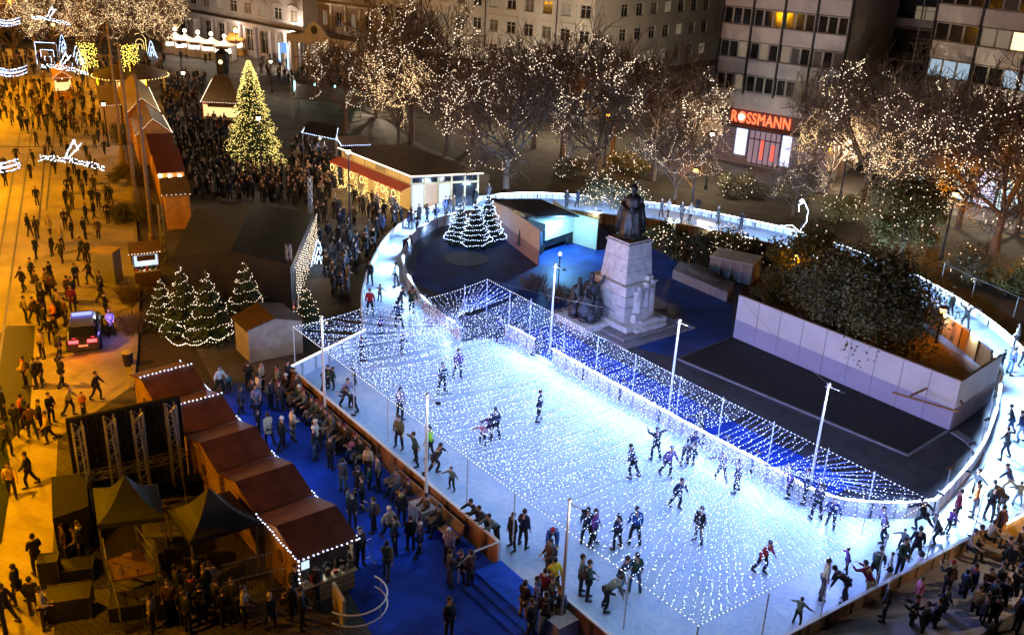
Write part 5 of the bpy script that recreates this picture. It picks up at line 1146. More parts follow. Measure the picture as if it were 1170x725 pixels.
def quad_stall(name,label,cat,cor,z,kind='gx',rise=.9,roof=None,wall=None,group=None,open_side=None,counter=None,bulb=None,edges=(),inset=.25,lamp=None,lampp=60,wcol=None,thick=.06,bstep=.2,br_=.035):
    """cor: near-left, near-right, far-right, far-left eave corners (world xy)"""
    nl,nr,frr,fl_=[flat(c) for c in cor]; ctr=(nl+nr+frr+fl_)/4; t=thing(name,label,cat,ctr,group)
    roof=roof or ROOF_B; wall=wall or WALL_W
    E=[up(c,z) for c in (nl,nr,frr,fl_)]
    mb=MB(); th=Vector((0,0,-thick))
    def slab_(a,b,c,d): mb.hexa([a+th,b+th,c+th,d+th],[a,b,c,d])
    if kind=='gx':
        rl_=up((nl+fl_)/2,z+rise); rr_=up((nr+frr)/2,z+rise); slab_(E[0],E[1],rr_,rl_); slab_(rl_+Vector((0,0,.003)),rr_+Vector((0,0,.003)),E[2],E[3]); ridge=(rl_,rr_)
    elif kind=='gy':
        rn=up((nl+nr)/2,z+rise); rf=up((fl_+frr)/2,z+rise); slab_(E[0],rn,rf,E[3]); slab_(rn+Vector((0,0,.003)),E[1],E[2],rf+Vector((0,0,.003))); ridge=(rn,rf)
    elif kind=='mono':
        slab_(E[0],E[1],E[2]+Vector((0,0,rise)),E[3]+Vector((0,0,rise))); ridge=None
    elif kind=='hip':
        ap=up(ctr,z+rise); a1=ap+(nr-nl)*.18; a0=ap-(nr-nl)*.18
        mb.poly([E[0],E[1],a1,a0]); mb.poly([E[1],E[2],a1]); mb.poly([E[2],E[3],a0,a1]); mb.poly([E[3],E[0],a0]); mb.poly([E[3],E[2],E[1],E[0]]); ridge=(a0,a1)
    elif kind=='pyr':
        ap=up(ctr,z+rise); n=6
        for i in range(4):
            a=E[i];b=E[(i+1)%4]
            rows=[]
            for k in range(n):
                f=k/(n); g=f; sag=-.22*rise*math.sin(PI*f)
                rows.append([a+(ap-a)*g+Vector((0,0,sag)),b+(ap-b)*g+Vector((0,0,sag))])
            for k in range(n-1): mb.poly([rows[k][0],rows[k][1],rows[k+1][1],rows[k+1][0]])
            mb.poly([rows[-1][0],rows[-1][1],ap])
            mb.poly([a,b,b+Vector((0,0,-.22)),a+Vector((0,0,-.22))])
        ridge=None
    mb.build('roof',roof,t)
    ins=[c+(ctr-c).normalized()*inset*1.4 for c in (nl,nr,frr,fl_)]
    names=['near','right','far','left']
    if wall!='posts':
        zt=z-.05
        for i in range(4):
            a,b=ins[i],ins[(i+1)%4]; z0=0.02
            mb=MB(); wn_=ctr-(a+b)/2; wn_.normalize(); inn=wn_*.06
            if open_side==names[i]:
                mb.hexa([up(a,z0),up(b,z0),up(b+inn,z0),up(a+inn,z0)],[up(a,1.),up(b,1.),up(b+inn,1.),up(a+inn,1.)]); mb.build('counter_front',wall,t)
                mb=MB(); mb.hexa([up(a-wn_*.25,1.003),up(b-wn_*.25,1.003),up(b+inn*3,1.003),up(a+inn*3,1.003)],[up(a-wn_*.25,1.06),up(b-wn_*.25,1.06),up(b+inn*3,1.06),up(a+inn*3,1.06)]); mb.build('counter',PALEW,t)
                if counter: mb=MB(); q=wn_*.8; mb.hexa([up(a+q,1.1),up(b+q,1.1),up(b+q+inn,1.1),up(a+q+inn,1.1)],[up(a+q,zt-.4),up(b+q,zt-.4),up(b+q+inn,zt-.4),up(a+q+inn,zt-.4)]); mb.build('lit_shelf',counter,t)
            else:
                A=[up(a,z0),up(b,z0),up(b+inn,z0),up(a+inn,z0)]; tz=zt
                B=[up(a,tz),up(b,tz),up(b+inn,tz),up(a+inn,tz)]; mb.hexa(A,B)
                if (kind=='gx' and names[i] in('right','left')) or (kind=='gy' and names[i] in('near','far')):
                    m_=(a+b)/2; f=1-inset/((nl-fl_).length/2+.01); mb.hexa([up(a,tz+.002),up(b,tz+.002),up(b+inn,tz+.002),up(a+inn,tz+.002)],[up(m_,z+rise-.12),up(m_+(b-a)*.01,z+rise-.12),up(m_+(b-a)*.01+inn,z+rise-.12),up(m_+inn,z+rise-.12)])
                mb.build('wall',wall,t)
        
    else:
        for c in ins: mb=MB(); mb.tube([up(c,0.02),up(c,z-.02)],.045,6); mb.build('post',STEEL,t)
    if open_side and wall!='posts':
        i=names.index(open_side); a,b=ins[i],ins[(i+1)%4]; wn_=((a+b)/2-ctr).normalized(); rs=random.Random(int(abs(a.x*7+a.y))); 
        n=max(4,int((b-a).length/.3))
        for k in range(n):
            q=a+(b-a)*((k+.5)/n)-wn_*.02; mb=MB(); mb.box(q.x,q.y,1.063,rs.uniform(.12,.24),rs.uniform(.12,.2),rs.uniform(.1,.35),rz=rs.uniform(0,1)); mb.build('goods',[mat('goods_red',(.4,.05,.03)),mat('goods_cream',(.5,.4,.25)),mat('goods_brown',(.15,.08,.03)),mat('goods_green',(.05,.15,.06))][rs.randrange(4)],t)
        mb=MB(); mb.hexa([up(a+(b-a)*.15+wn_*.12,z-.52),up(b+(a-b)*.15+wn_*.12,z-.52),up(b+(a-b)*.15+wn_*.09,z-.52),up(a+(b-a)*.15+wn_*.09,z-.52)],[up(a+(b-a)*.15+wn_*.12,z-.14),up(b+(a-b)*.15+wn_*.12,z-.14),up(b+(a-b)*.15+wn_*.09,z-.14),up(a+(b-a)*.15+wn_*.09,z-.14)]); mb.build('fascia_board',WOODD,t)
    if bulb:
        mb=MB()
        for e in edges:
            P_={'near':[E[0],E[1]],'right':[E[1],E[2]],'far':[E[2],E[3]],'left':[E[3],E[0]],'ridge':list(ridge) if ridge else None,
                'gright':[E[1],ridge[1],E[2]] if kind=='gx' else None,'gleft':[E[0],ridge[0],E[3]] if kind=='gx' else None,'gnear':[E[0],ridge[0],E[1]] if kind=='gy' else None,'post':[E[0],up(E[0],1.)]}[e]
            bulbs_along(mb,[q+Vector((0,0,.05)) for q in P_],bstep,br_)
        mb.build('light_string',bulb,t)
    if lamp:
        lp=up(ctr+(ins[0]+ins[1]-ctr*2)*.25,z-.5); mb=MB(); mb.ball(lp,.09,8,6); mb.build('hanging_lamp',LAMPW,t); point(lp-Vector((0,0,.25)),lamp,lampp,.1,parent=t)
    return t
def Q(l,z): return [at(a,b,z) for a,b in l]
# the five brown gabled stalls beside the blue carpet
nl0=at(342,643,2.35); nr0=at(412,617,2.35); fl1=at(147,427,2.35); fr1=at(205,412,2.35)
LB_=['nearest brown gabled stall with icy white lights along its front eave','second brown gabled stall from the front beside the blue carpet','middle brown gabled stall of the row beside the blue carpet','fourth brown gabled stall from the front, behind the lighting truss','farthest brown gabled stall of the row, its far slope lit golden']
for i in range(5):
    f0,f1=i/5,(i+1)/5; g=.004
    a=nl0+(fl1-nl0)*(f0+g); b=nr0+(fr1-nr0)*(f0+g); c=nr0+(fr1-nr0)*(f1-g); d=nl0+(fl1-nl0)*(f1-g)
    t=quad_stall('market_stall',LB_[i],'market stall',[a,b,c,d],2.35,'gx',.55,roof=ROOF_B,open_side='right' if i else 'near',counter=COUNTC if i<2 else COUNTER,bulb=BULBB,edges=('right',)+(('near','left','post') if i==0 else ('ridge',) if i>2 else ()),group='brown gabled stalls beside the blue carpet',inset=.18,lamp=(.75,.85,1.) if i==0 else None,lampp=60)
    er=(flat(b)+flat(c))/2+(flat(b)-flat(a)).normalized()*.35; point(up(er,2.25),(.35,.55,1.),STP,.15,name='eave_light',parent=t)
    # round emblem and painted ornament on the street side gable
    m_=(flat(a)+flat(d))/2; ctr=(flat(a)+flat(b)+flat(c)+flat(d))/4; wn_=(m_-ctr).normalized(); q=m_-wn_*.14
    mb=MB(); mb.tube([up(q,1.5),up(q,1.5)+wn_*.03],[.42,.42],14); mb.build('round_sign',mat('sign_ochre',(.5,.28,.1),rough=.7,var=.1),t)
    mb=MB(); mb.tube([up(q,1.5)+wn_*.032,up(q,1.5)+wn_*.05],[.3,.3],14); mb.build('sign_centre',WOODD,t)
point(at(330,600,3.9)*1.0,(.6,.7,1.),1,.3) if False else None
# high table ring and wooden board at the front stall
t=thing('standing_table','curved metal standing rail with white rim beside the front stall on the blue carpet','table',at(405,700))
mb=MB(); c=at(405,702); arc=[Vector((c.x+1.25*math.cos(a),c.y+1.25*math.sin(a),1.0)) for a in [R(-120+i*15) for i in range(13)]]; mb.tube(arc,.035,6); mb.build('rim',WHITE,t)
mb=MB(); mb.tube([Vector((q.x,q.y,.5)) for q in arc],.03,6); mb.build('lower_rim',WHITE,t)
for i in (1,6,11): mb=MB(); mb.tube([up(arc[i],.01),up(arc[i],1.)],.025,6); mb.build('leg',STEEL,t)
q=at(388,706); mb=MB(); mb.box(q.x,q.y,.01,.12,1.2,1.25,rz=.5); o=mb.build('menu_board',PALEW,off=q); tag(o,'tall wooden menu board beside the curved white-rimmed table','board')
# steel crowd barriers
def crowd_barrier(a,b,label):
    t=thing('crowd_barrier',label,'crowd barrier',flat((a+b)/2),'steel crowd barriers'); mb=MB(); mb.tube([up(a,.02),up(a,1.1),up(b,1.1),up(b,.02)],.022,5); mb.tube([up(a,.25),up(b,.25)],.018,5); mb.build('frame',STEEL,t)
    mb=MB(); n=max(3,int((b-a).length/.14))
    for i in range(1,n): q=a+(b-a)*(i/n); mb.bar(up(q,.26),up(q,1.09),.014)
    mb.build('bars',STEEL,t)
    for q in (a,b): mb=MB(); u=(b-a).normalized(); v=Vector((-u.y,u.x,0)); mb.tube([up(q,.03)-v*.3,up(q,.03)+v*.3],.02,5); mb.build('foot',STEEL,t)
for a,b,l in (((256,672),(322,654),'long steel crowd barrier in front of the dark yard, nearest the front stall'),((258,692),(340,672),'steel crowd barrier parallel to the first one beside the front stall'),((165,712),(215,700),'steel crowd barrier at the bottom left below the platform'),((382,660),(425,640),'steel barrier rail before the front stall counter'),((125,668),(140,720),'steel barrier along the left side below the platform')): crowd_barrier(at(*a),at(*b),l)
# gazebos
quad_stall('gazebo','dark green pyramid gazebo tent left, lit orange on its street side','tent',Q([(111,599),(188,590),(180,552),(106,557)],2.3),2.3,'pyr',1.3,roof=mat('green_canvas',(.02,.024,.012),rough=.7,var=.25,scale=1.5),wall='posts',inset=.05)
quad_stall('gazebo','dark grey pyramid gazebo tent right with one pale panel beside the stalls','tent',Q([(217,618),(294,595),(262,560),(190,581)],2.3),2.3,'pyr',1.3,roof=mat('grey_canvas',(.025,.025,.03),rough=.65,var=.25,scale=1.5),wall='posts',inset=.05)
# ------------------------------------------------------------------ stage wall with truss towers
sa=at(90,577); sb=at(214,546); su=(sb-sa).normalized(); sn=Vector((su.y,-su.x,0)); 
if sn.dot(-sa)<0: sn=-sn
st_=thing('stage_screen','large black modular stage screen seen from behind with frame grid','stage screen',flat((sa+sb)/2)); Ls=(sb-sa).length
mb=MB(); wallstrip(mb,[sa,sb],.12,1.35,4.3); mb.build('screen_back',mat('black_screen',(.012,.011,.01),rough=.5,var=.3),st_)
mb=MB()
for i in range(13): q=sa+su*(Ls*i/12)+sn*.1; mb.bar(up(q,1.4),up(q,4.25),.05)
for j in range(7): mb.bar(up(sa+sn*.1,1.45+j*.47)+su*.05,up(sb+sn*.1,1.45+j*.47)-su*.05,.045)
for i in range(12):
    for j in range(6): q=sa+su*(Ls*(i+.5)/12)+sn*.12; mb.bar(up(q,1.6+j*.47),up(q,1.72+j*.47),.1,.06)
mb.build('panel_frames',DARKM,st_)
mb=MB(); wallstrip(mb,[sa+sn*.02,sb+sn*.02],.5,0,1.3); mb.build('black_skirt',BLACKF,st_)
def truss(mb,a,b,w,rr=.022,step=None):
    a=Vector(a);b=Vector(b); d=(b-a).normalized(); u=d.cross(Vector((0,0,1)))
    if u.length<.1: u=su.copy()
    u.normalize(); v=u.cross(d).normalized(); L=(b-a).length; step=step or w; n=max(2,int(L/step)); cs_=[u*w/2+v*w/2,-u*w/2+v*w/2,-u*w/2-v*w/2,u*w/2-v*w/2]
    for c in cs_: mb.bar(a+c,b+c,rr*2)
    for i in range(n):
        for k in range(4):
            c0=cs_[k];c1=cs_[(k+1)%4]
            if i%2: c0,c1=c1,c0
            mb.bar(a+d*(L*i/n)+c0,a+d*(L*(i+1)/n)+c1,rr)
for i,f in enumerate((.07,.34,.58,.88)):
    q=sa+su*(Ls*f)+sn*.75; t=thing('truss_tower',['aluminium truss tower at the left end of the stage screen','aluminium truss tower second from the left behind the stage screen','aluminium truss tower third from the left behind the stage screen','tallest aluminium truss tower at the right end of the stage screen'][i],'truss tower',flat(q),'truss towers behind the stage screen')
    mb=MB(); truss(mb,up(q,.05),up(q,4.35),.4,.026,.35); mb.build('truss',STEEL,t)
    mb=MB(); mb.tube([up(q+sn*.2,4.2),up(q+sn*1.3,.05)],.035,6); mb.build('raking_brace',STEEL,t); mb=MB(); mb.box(q.x,q.y,.0,.8,.8,.05,rz=math.atan2(su.y,su.x)); mb.build('base_plate',DARKM,t)
t=thing('horizontal_truss','long horizontal aluminium truss along the foot of the stage screen','truss',flat((sa+sb)/2+sn*.4)); mb=MB(); truss(mb,up(sa+sn*.42,1.55),up(sb+sn*.42,1.55),.34,.024,.4); mb.build('truss',STEEL,t)
q=at(86,597); t=thing('backstage_curtain','tall black backstage curtain block beside the street','curtain',q); mb=MB(); mb.hexa([at(68,640),at(108,625),at(105,585),at(66,590)],[p+Vector((0,0,2.0)) for p in (at(68,640),at(108,625),at(105,585),at(66,590))]); mb.build('curtain_box',BLACKF,t)
mat('case_edge',(.12,.11,.1),rough=.4,metal=.7,var=.2)
for i,(x,y,sx,sy,sz) in enumerate(((82,700,1.5,1.0,.9),(90,660,1.2,.8,.6),(205,640,1.,.7,.8),(225,655,.8,.6,.9),(198,700,1.1,.7,1.1),(150,700,1.4,.9,.6),(235,545,1.,.6,.8),(222,560,.8,.6,.6),(60,668,.7,.6,1.2))):
    q=at(x,y); t=thing('flight_case',['wide black flight case at the bottom left by the street','low black case behind the street kerb','black equipment case beside the platform','small upright case in front of the right gazebo','tall open metal case frame below the right gazebo','flat dark case under the platform front','black case stacked behind the fourth stall','small case behind the third stall','upright black case beside the standing man on the street'][i],'flight case',q)
    mb=MB(); mb.box(q.x,q.y,.08,sx,sy,sz,rz=.3); mb.build('case',mat('case_black',(.01,.01,.01),rough=.5,var=.3),t)
    mb=MB(); 
    c,s=math.cos(.3),math.sin(.3)
    P8=[Vector((q.x+c*a*sx/2-s*b*sy/2,q.y+s*a*sx/2+c*b*sy/2,0)) for a,b in ((-1,-1),(1,-1),(1,1),(-1,1))]
    for k in range(4): mb.bar(up(P8[k],.08+sz),up(P8[(k+1)%4],.08+sz),.035); mb.bar(up(P8[k],.08),up(P8[k],.08+sz),.035)
    mb.build('edge_profile',MC['case_edge'],t)
    mb=MB(); 
    for p8 in P8: mb.ball(up(p8+(q-p8)*.15,.04),.045,6,4)
    mb.build('castors',DARKM,t)
# platform with railings
pc=[at(125,664,1.),at(178,653,1.),at(158,626,1.),at(121,640,1.)]; t=thing('stage_platform','raised scaffold platform with tubular railings and brown deck in the dark yard','platform',flat(sum(pc,Vector())/4))
mb=MB(); mb.hexa([p-Vector((0,0,.08)) for p in pc],pc); mb.build('deck',mat('deck_ply',(.14,.07,.03),rough=.7,var=.3,scale=2),t)
for p in pc: mb=MB(); mb.tube([up(p,0),up(p,.92)],.035,6); mb.build('leg',STEEL,t)
for a,b in ((pc[1],pc[2]),(pc[0],pc[3])):
    mb=MB()
    for h in (.55,1.05): mb.tube([a+Vector((0,0,h)),b+Vector((0,0,h))],.025,6)
    for f in (0,.5,1): q=a+(b-a)*f; mb.tube([q,q+Vector((0,0,1.05))],.025,6)
    mb.build('railing',STEEL,t)
mb=MB(); a,b=pc[0]+Vector((0,0,.5)),pc[1]+Vector((0,0,.5)); mb.tube([a,b],.022,6); mb.build('front_rail',STEEL,t)
# ------------------------------------------------------------------ big dark tent + light curtain
tc_=Q([(196,294),(333,303),(358,244),(222,239)],3.3)
t=quad_stall('beer_tent','large black peaked tent behind the four lit fir trees','tent',tc_,3.3,'gy',.7,roof=TARP_D,wall=TARP_D,inset=.12)
a,b=flat(tc_[1]),flat(tc_[2]); lt=thing('light_curtain','dense golden curtain of hanging light strings on the right side of the black tent','light curtain',flat((a+b)/2)); 
dirn=(b-a).normalized(); nn=Vector((dirn.y,-dirn.x,0)); n=26; 
for i in range(n):
    q=a+dirn*((b-a).length*(i+.5)/n)+nn*.25; mb=MB(); L=cs.uniform(2.,3.05)
    mb.k=1; mb.bar(up(q,3.3),up(q,3.3-L),.012); mb.k=0
    for z in range(int(L/.17)): mb.bulb((q.x+cs.uniform(-.05,.05),q.y+cs.uniform(-.05,.05),3.25-z*.17),.032)
    mb.build('light_string',[BULBY,DARKM],lt)
mb=MB(); mb.bar(up(a+nn*.25,3.32),up(b+nn*.25,3.32),.05); mb.build('top_bar',WHITE,lt)
point((a.x+b.x)/2*1.0+nn.x*1.4 and ((a.x+b.x)/2+nn.x*1.4,(a.y+b.y)/2+nn.y*1.4,2.), (1.,.65,.25),60,.4,parent=lt)
for x,y,lb in ((333,352,'white twin-tube truss post at the near right corner of the black tent'),(356,262,'white twin-tube truss post at the far right corner of the black tent'),(189,300,'grey twin-tube post at the near left corner of the black tent')):
    q=at(x,y); t=thing('tent_post',lb,'post',q); mb=MB(); truss(mb,up(q,.02),up(q,4.4),.28,.02,.3); mb.build('truss',STEEL,t)
# small hut
t=quad_stall('wooden_hut','small gabled hut with pale front wall and orange lit side beside the fir trees','hut',Q([(281,378),(348,366),(322,346),(264,362)],2.1),2.1,'gy',.5,roof=WOODD,wall=mat('hut_pale_wall',(.35,.32,.28),rough=.8,var=.2,scale=2),inset=.12)
# ------------------------------------------------------------------ far market row
quad_stall('market_stall','tan shingled stall with orange tarp front at the near end of the far row','market stall',Q([(185,224),(219,222),(214,208),(182,210)],2.9),2.9,'mono',.5,roof=ROOF_T,wall=TARP_O,group='stalls of the far market row',lamp=WARM,lampp=60,bulb=BULBY,edges=('near',),bstep=.35)
quad_stall('market_stall','dark red roofed stall with three lamps under its front eave','market stall',Q([(179,198),(212,196),(205,176),(173,177)],3.),3.,'mono',.5,roof=ROOF_R,wall=TARP_O,group='stalls of the far market row',lamp=SODIUM,lampp=120,bulb=None)
quad_stall('market_stall','dark red roofed stall behind the one with three lamps','market stall',Q([(172,177),(203,175),(196,158),(167,159)],3.1),3.1,'mono',.5,roof=ROOF_R,wall=TARP_O,group='stalls of the far market row',lamp=SODIUM,lampp=60)
for k in range(3):
    q=at(183+11*k,201,2.75); t=tag(MB().ball(q,.17,8,6).build('lamp',LAMPW,off=q),['left of the three round lamps on the dark red stall','middle of the three round lamps on the dark red stall','right of the three round lamps on the dark red stall'][k],'lamp','three lamps of the dark red stall')
point(at(194,206,2.2),(1.,.55,.15),200,.2)
quad_stall('market_stall','gabled stall with glowing orange gable and light-edged roof in the far row','market stall',Q([(155,156),(197,152),(186,132),(148,136)],3.0),3.0,'gy',1.5,roof=ROOF_B,wall=TARP_O,group='stalls of the far market row',lamp=SODIUM,lampp=200,bulb=BULBY,edges=('gnear','right'))
quad_stall('market_stall','tall peaked stall with yellow lit slope behind the gabled one','market stall',Q([(143,132),(183,128),(170,100),(133,102)],3.2),3.2,'gy',1.6,roof=mat('ochre_roof',(.35,.22,.07),rough=.7,var=.2),wall=TARP_O,group='stalls of the far market row',lamp=SODIUM,lampp=200,bulb=BULBY,edges=('gnear','right'))
quad_stall('market_stall','small flat roofed yellow kiosk at the street edge of the far row','market stall',Q([(114,122),(138,120),(132,98),(110,100)],2.9),2.9,'mono',.2,roof=mat('ochre_roof',(.35,.22,.07)),wall=mat('cream_wall',(.6,.5,.3),rough=.7,var=.1),group='stalls of the far market row',lamp=SODIUM,lampp=120,bulb=BULBY,edges=('near',))
quad_stall('chalet','tan hipped roof chalet with red walls left of the tall Christmas tree','chalet',Q([(229,117),(275,119),(272,92),(242,91)],2.9),2.9,'hip',1.8,roof=ROOF_T,wall=mat('red_wall',(.4,.08,.04),rough=.7,var=.2),lamp=WARM,lampp=150,bulb=BULBY,edges=('left','near'),open_side='near',counter=COUNTER)
quad_stall('market_stall','orange stall with three bright lamps far up the street','market stall',Q([(60,90),(82,89),(78,78),(58,79)],2.8),2.8,'gy',.8,roof=mat('orange_roof',(.5,.22,.06),rough=.7,var=.2),wall=TARP_O,lamp=SODIUM,lampp=250,open_side='near',counter=COUNTER,bulb=BULBY,edges=('near','gnear'))
quad_stall('market_stall','small dark kiosk with white lit counter left of the black tent','market stall',Q([(147,292),(186,288),(182,277),(146,280)],2.3),2.3,'mono',.2,roof=mat('brown_flat_roof',(.2,.12,.05),rough=.7,var=.2),wall=WOODD,open_side='near',counter=COUNTC,lamp=COOL,lampp=30,bulb=BULBY,edges=('near',))
# round tent
rc=at(152,112); t=thing('round_tent','wide round dark-roofed tent full of warm lights at the end of the far row','tent',rc)
mb=MB(); mb.lathe(rc.x,rc.y,[(4.6,3.),(4.4,3.2),(2.2,4.),(.3,4.6),(.05,4.9)],20); mb.build('roof',mat('brown_canvas',(.1,.055,.025),rough=.6,var=.3),t)
mb=MB()
for i in range(60): a=2*PI*i/60; mb.bulb((rc.x+4.65*math.cos(a),rc.y+4.65*math.sin(a),2.95),.06)
mb.build('light_string',BULBG,t)
mb=MB(); mb.lathe(rc.x,rc.y,[(1.8,0),(1.8,2.9)],12); mb.build('bar_core',COUNTER,t)
for i in range(8): a=2*PI*i/8; mb=MB(); mb.tube([(rc.x+4.3*math.cos(a),rc.y+4.3*math.sin(a),0),(rc.x+4.3*math.cos(a),rc.y+4.3*math.sin(a),3.)],.08,6); mb.build('post',PALEW,t)
point((rc.x+3,rc.y-3.5,2.7),SODIUM,500,.2,parent=t); point((rc.x-3,rc.y-3.5,2.7),SODIUM,400,.2,parent=t)
# bright white tents before the classical building
for i,(x,y) in enumerate(((202,60),(213,62),(228,64),(243,66),(258,69),(271,62))):
    q=at(x,y); w=1.5; k=quad_stall('market_tent',['leftmost bright white-lit tent before the classical building','second bright white-lit tent before the classical building','third white-lit tent before the classical building','fourth white-lit tent before the classical building','fifth white-lit tent with red goods before the classical building','orange boarded stall at the right end of the white-lit tents'][i],'market stall',[q+Vector((-w,-w,0)),q+Vector((w,-w,0)),q+Vector((w,w,0)),q+Vector((-w,w,0))],2.4,'pyr' if i<5 else 'mono',.9,roof=mat('white_canvas',(.75,.72,.68),rough=.7,var=.05) if i<5 else TARP_O,wall=TARP_O if i==5 else mat('tent_sides',(.6,.55,.5),rough=.8,var=.1),open_side='near',counter=glow('tent_counter',(1.,.85,.7),3.),group='tents before the classical building',inset=.05)
    mb=MB(); mb.ball(up(q,3.75),.3,8,6); mb.build('globe_lamp',LAMPW,k); point(up(q,4.3)+Vector((0,-1.2,0)),(1.,.85,.65),260,.3,parent=k)
# blue-lit light figures far left
def light_frame(x,y,h,label,m=BULBB,wd=1.2,kind='arch'):
    q=at(x,y); t=thing('light_figure',label,'light decoration',q); mb=MB(); 
    pts={'arch':[(-wd,0),(-wd,h*.7),(-wd*.6,h*.93),(0,h),(wd*.6,h*.93),(wd,h*.7),(wd,0)],'tree':[(-wd,.0),(-.2*wd,h*.9),(0,h),(.2*wd,h*.9),(wd,0)],'box':[(-wd,0),(-wd,h),(wd,h),(wd,0)]}[kind]
    P_=[Vector((q.x+a,q.y,b)) for a,b in pts]; bulbs_along(mb,P_,.12,.055)
    for f in (.3,.6): bulbs_along(mb,[Vector((q.x+a*f,q.y+.2,b*f+.2)) for a,b in pts],.14,.05)
    mb.build('lights',m,t); mb=MB(); mb.tube(P_,.03,5); mb.build('frame',DARKM,t); return t
light_frame(55,74,3.2,'large blue-white glowing box figure far up the street',kind='box',wd=1.6); light_frame(73,62,3.,'slim blue-white glowing tree figure behind the orange stall',kind='tree',wd=.8); light_frame(90,76,3.,'blue-white glowing cone figure right of the orange stall',kind='tree',wd=1.)
light_frame(98,86,3.6,'golden glowing cone figure beside the yellow kiosk',BULBG,1.,'tree'); light_frame(174,66,2.6,'blue-white glowing figure under the bare trees at the top left',wd=.8,kind='tree'); light_frame(160,58,2.8,'golden glowing arch under the bare trees at the top left',BULBG,1.1)
light_frame(306,62,2.4,'white glowing crescent arch before the classical building',BULBW,.8)
light_frame(364,305,2.1,'blue-white glowing cone figure beside the golden light curtain',BULBB,.55,'tree')
light_frame(331,353,2.2,'slim figure of red and warm lights before the black tent',glow('red_bulb',(1.,.12,.05),5.),.28,'tree')
# golden light drapes in the far trees
for i,(x0,x1,y) in enumerate(((88,108,50),(138,156,52))):
    t=thing('light_drape',['golden hanging light drape left, high above the far market','golden hanging light drape right, high above the far market'][i],'light curtain',at(x0,90)); a=at(x0,y,7.);b=at(x1,y,7.)
    mb=MB()
    for k in range(12): q=a+(b-a)*(k/11); 
    for k in range(12):
        q=a+(b-a)*(k/11)
        for z in range(int(cs.uniform(9,16))): mb.bulb((q.x+cs.uniform(-.15,.15),q.y,7-z*.22+cs.uniform(-.12,.12)),.06)
    mb.build('lights',glow('gold_drape_bulb',(1.,.75,.1),6.),t); mb=MB()
    for q in (a,b): mb.tube([up(q,0),up(q,7.1)],.06,5)
    mb.tube([up(a,7.1),up(b,7.1)],.03,5); mb.build('frame',DARKM,t)
# stalls with cool lights by the Christmas tree
quad_stall('market_tent','black-roofed open tent edged in blue-white lights left of the pavilion','tent',Q([(345,152),(384,160),(386,147),(352,140)],2.8),2.8,'mono',.2,roof=TARP_D,wall='posts',bulb=BULBB,edges=('near','right','left'),inset=.05,lamp=(.5,.65,1.),lampp=90)
quad_stall('market_tent','pale grey roofed tent edged in white lights behind the pavilion corner','tent',Q([(390,167),(424,166),(414,154),(384,157)],2.7),2.7,'gx',.5,roof=mat('pale_canvas',(.4,.38,.42),rough=.7,var=.1),wall='posts',bulb=BULBB,edges=('near','left'),inset=.05,lamp=(.7,.8,1.),lampp=60)
t=quad_stall('tram_shelter','dark green glazed shelter with four upright turquoise light tubes','shelter',Q([(333,112),(412,120),(418,104),(340,97)],2.5),2.5,'mono',.1,roof=mat('shelter_roof',(.03,.05,.05),rough=.4,var=.1),wall='posts',inset=.05)
for k,(x,y) in enumerate(((337,106),(360,109),(383,111),(404,114))):
    q=at(x,y,1.); mb=MB(); mb.tube([q,q+Vector((0,0,1.5))],.1,8); mb.build('light_tube',glow('turquoise_tube',(.35,1.,.85),5.) if k<3 else glow('green_tube',(.2,1.,.35),4.),t)
# small flag/umbrella: brown column (advert) by the chalet
q=at(255,84); t=thing('advertising_column','dark round column with a yellow light behind the chalet','column',q); mb=MB(); mb.lathe(q.x,q.y,[(.9,0),(.9,2.8),(1.05,2.9),(.6,3.3),(.05,3.7)],12); mb.build('column',DARKM,t); mb=MB(); mb.ball((q.x,q.y-.95,1.8),.3,8,6); mb.build('lamp',BULBG,t)
# ------------------------------------------------------------------ pavilion restaurant
c1=flat(at(387,170,3.2)); c2=flat(at(470,203,3.2)); c3=flat(at(552,199,3.2)); c4=c1+(c3-c2)
pv=thing('pavilion','flat dark roofed wooden restaurant pavilion with red awning and glass front','pavilion',(c1+c2+c3+c4)/4)
cen=(c1+c2+c3+c4)/4
mb=MB(); mb.hexa([up(p,3.15) for p in (c1,c2,c3,c4)],[up(p,3.4) for p in (c1,c2,c3,c4)]); mb.build('roof',mat('roof_membrane',(.1,.06,.045),rough=.45,var=.45,scale=.6,detail=8),pv)
ins=[c+(cen-c).normalized()*.5 for c in (c1,c2,c3,c4)]
cd=glow('pavilion_interior',(.8,.4,.1),.25,'AUTO')
def pwall(a,b,nb,m_glass,nm,top=2.4):
    u=(b-a).normalized(); L=(b-a).length
    for i in range(nb+1): mb=MB(); q=a+u*(L*i/nb); mb.box(q.x,q.y,0,.16,.16,3.14,rz=math.atan2(u.y,u.x)); mb.build('post',PALEW,pv)
    for i in range(nb):
        q0=a+u*(L*i/nb+.1); q1=a+u*(L*(i+1)/nb-.1); mb=MB(); wallstrip(mb,[q0,q1],.05,.12,top); mb.build('glass_pane',m_glass[i%len(m_glass)],pv)
        mb=MB(); wallstrip(mb,[q0,q1],.05,top+.2,3.1); mb.build('transom_pane',m_glass[(i+1)%len(m_glass)] if nm=='l' else GLASS,pv)
        mb=MB(); wallstrip(mb,[q0,q1],.1,top+.003,top+.197); mb.build('transom',PALEW,pv)
LITP=glow('lit_pane_cool',(.75,.85,1.),1.0,'AUTO'); LITO=glow('lit_pane_warm',(1.,.5,.1),.6,'AUTO'); CUP=glow('lit_pane_soft',(1.,.7,.45),.6)
pwall(ins[0],ins[1],6,[LITO,cd,LITO],'l'); pwall(ins[1],ins[2],5,[LITP,CUP,LITP,GLASS,GLASS],'f')
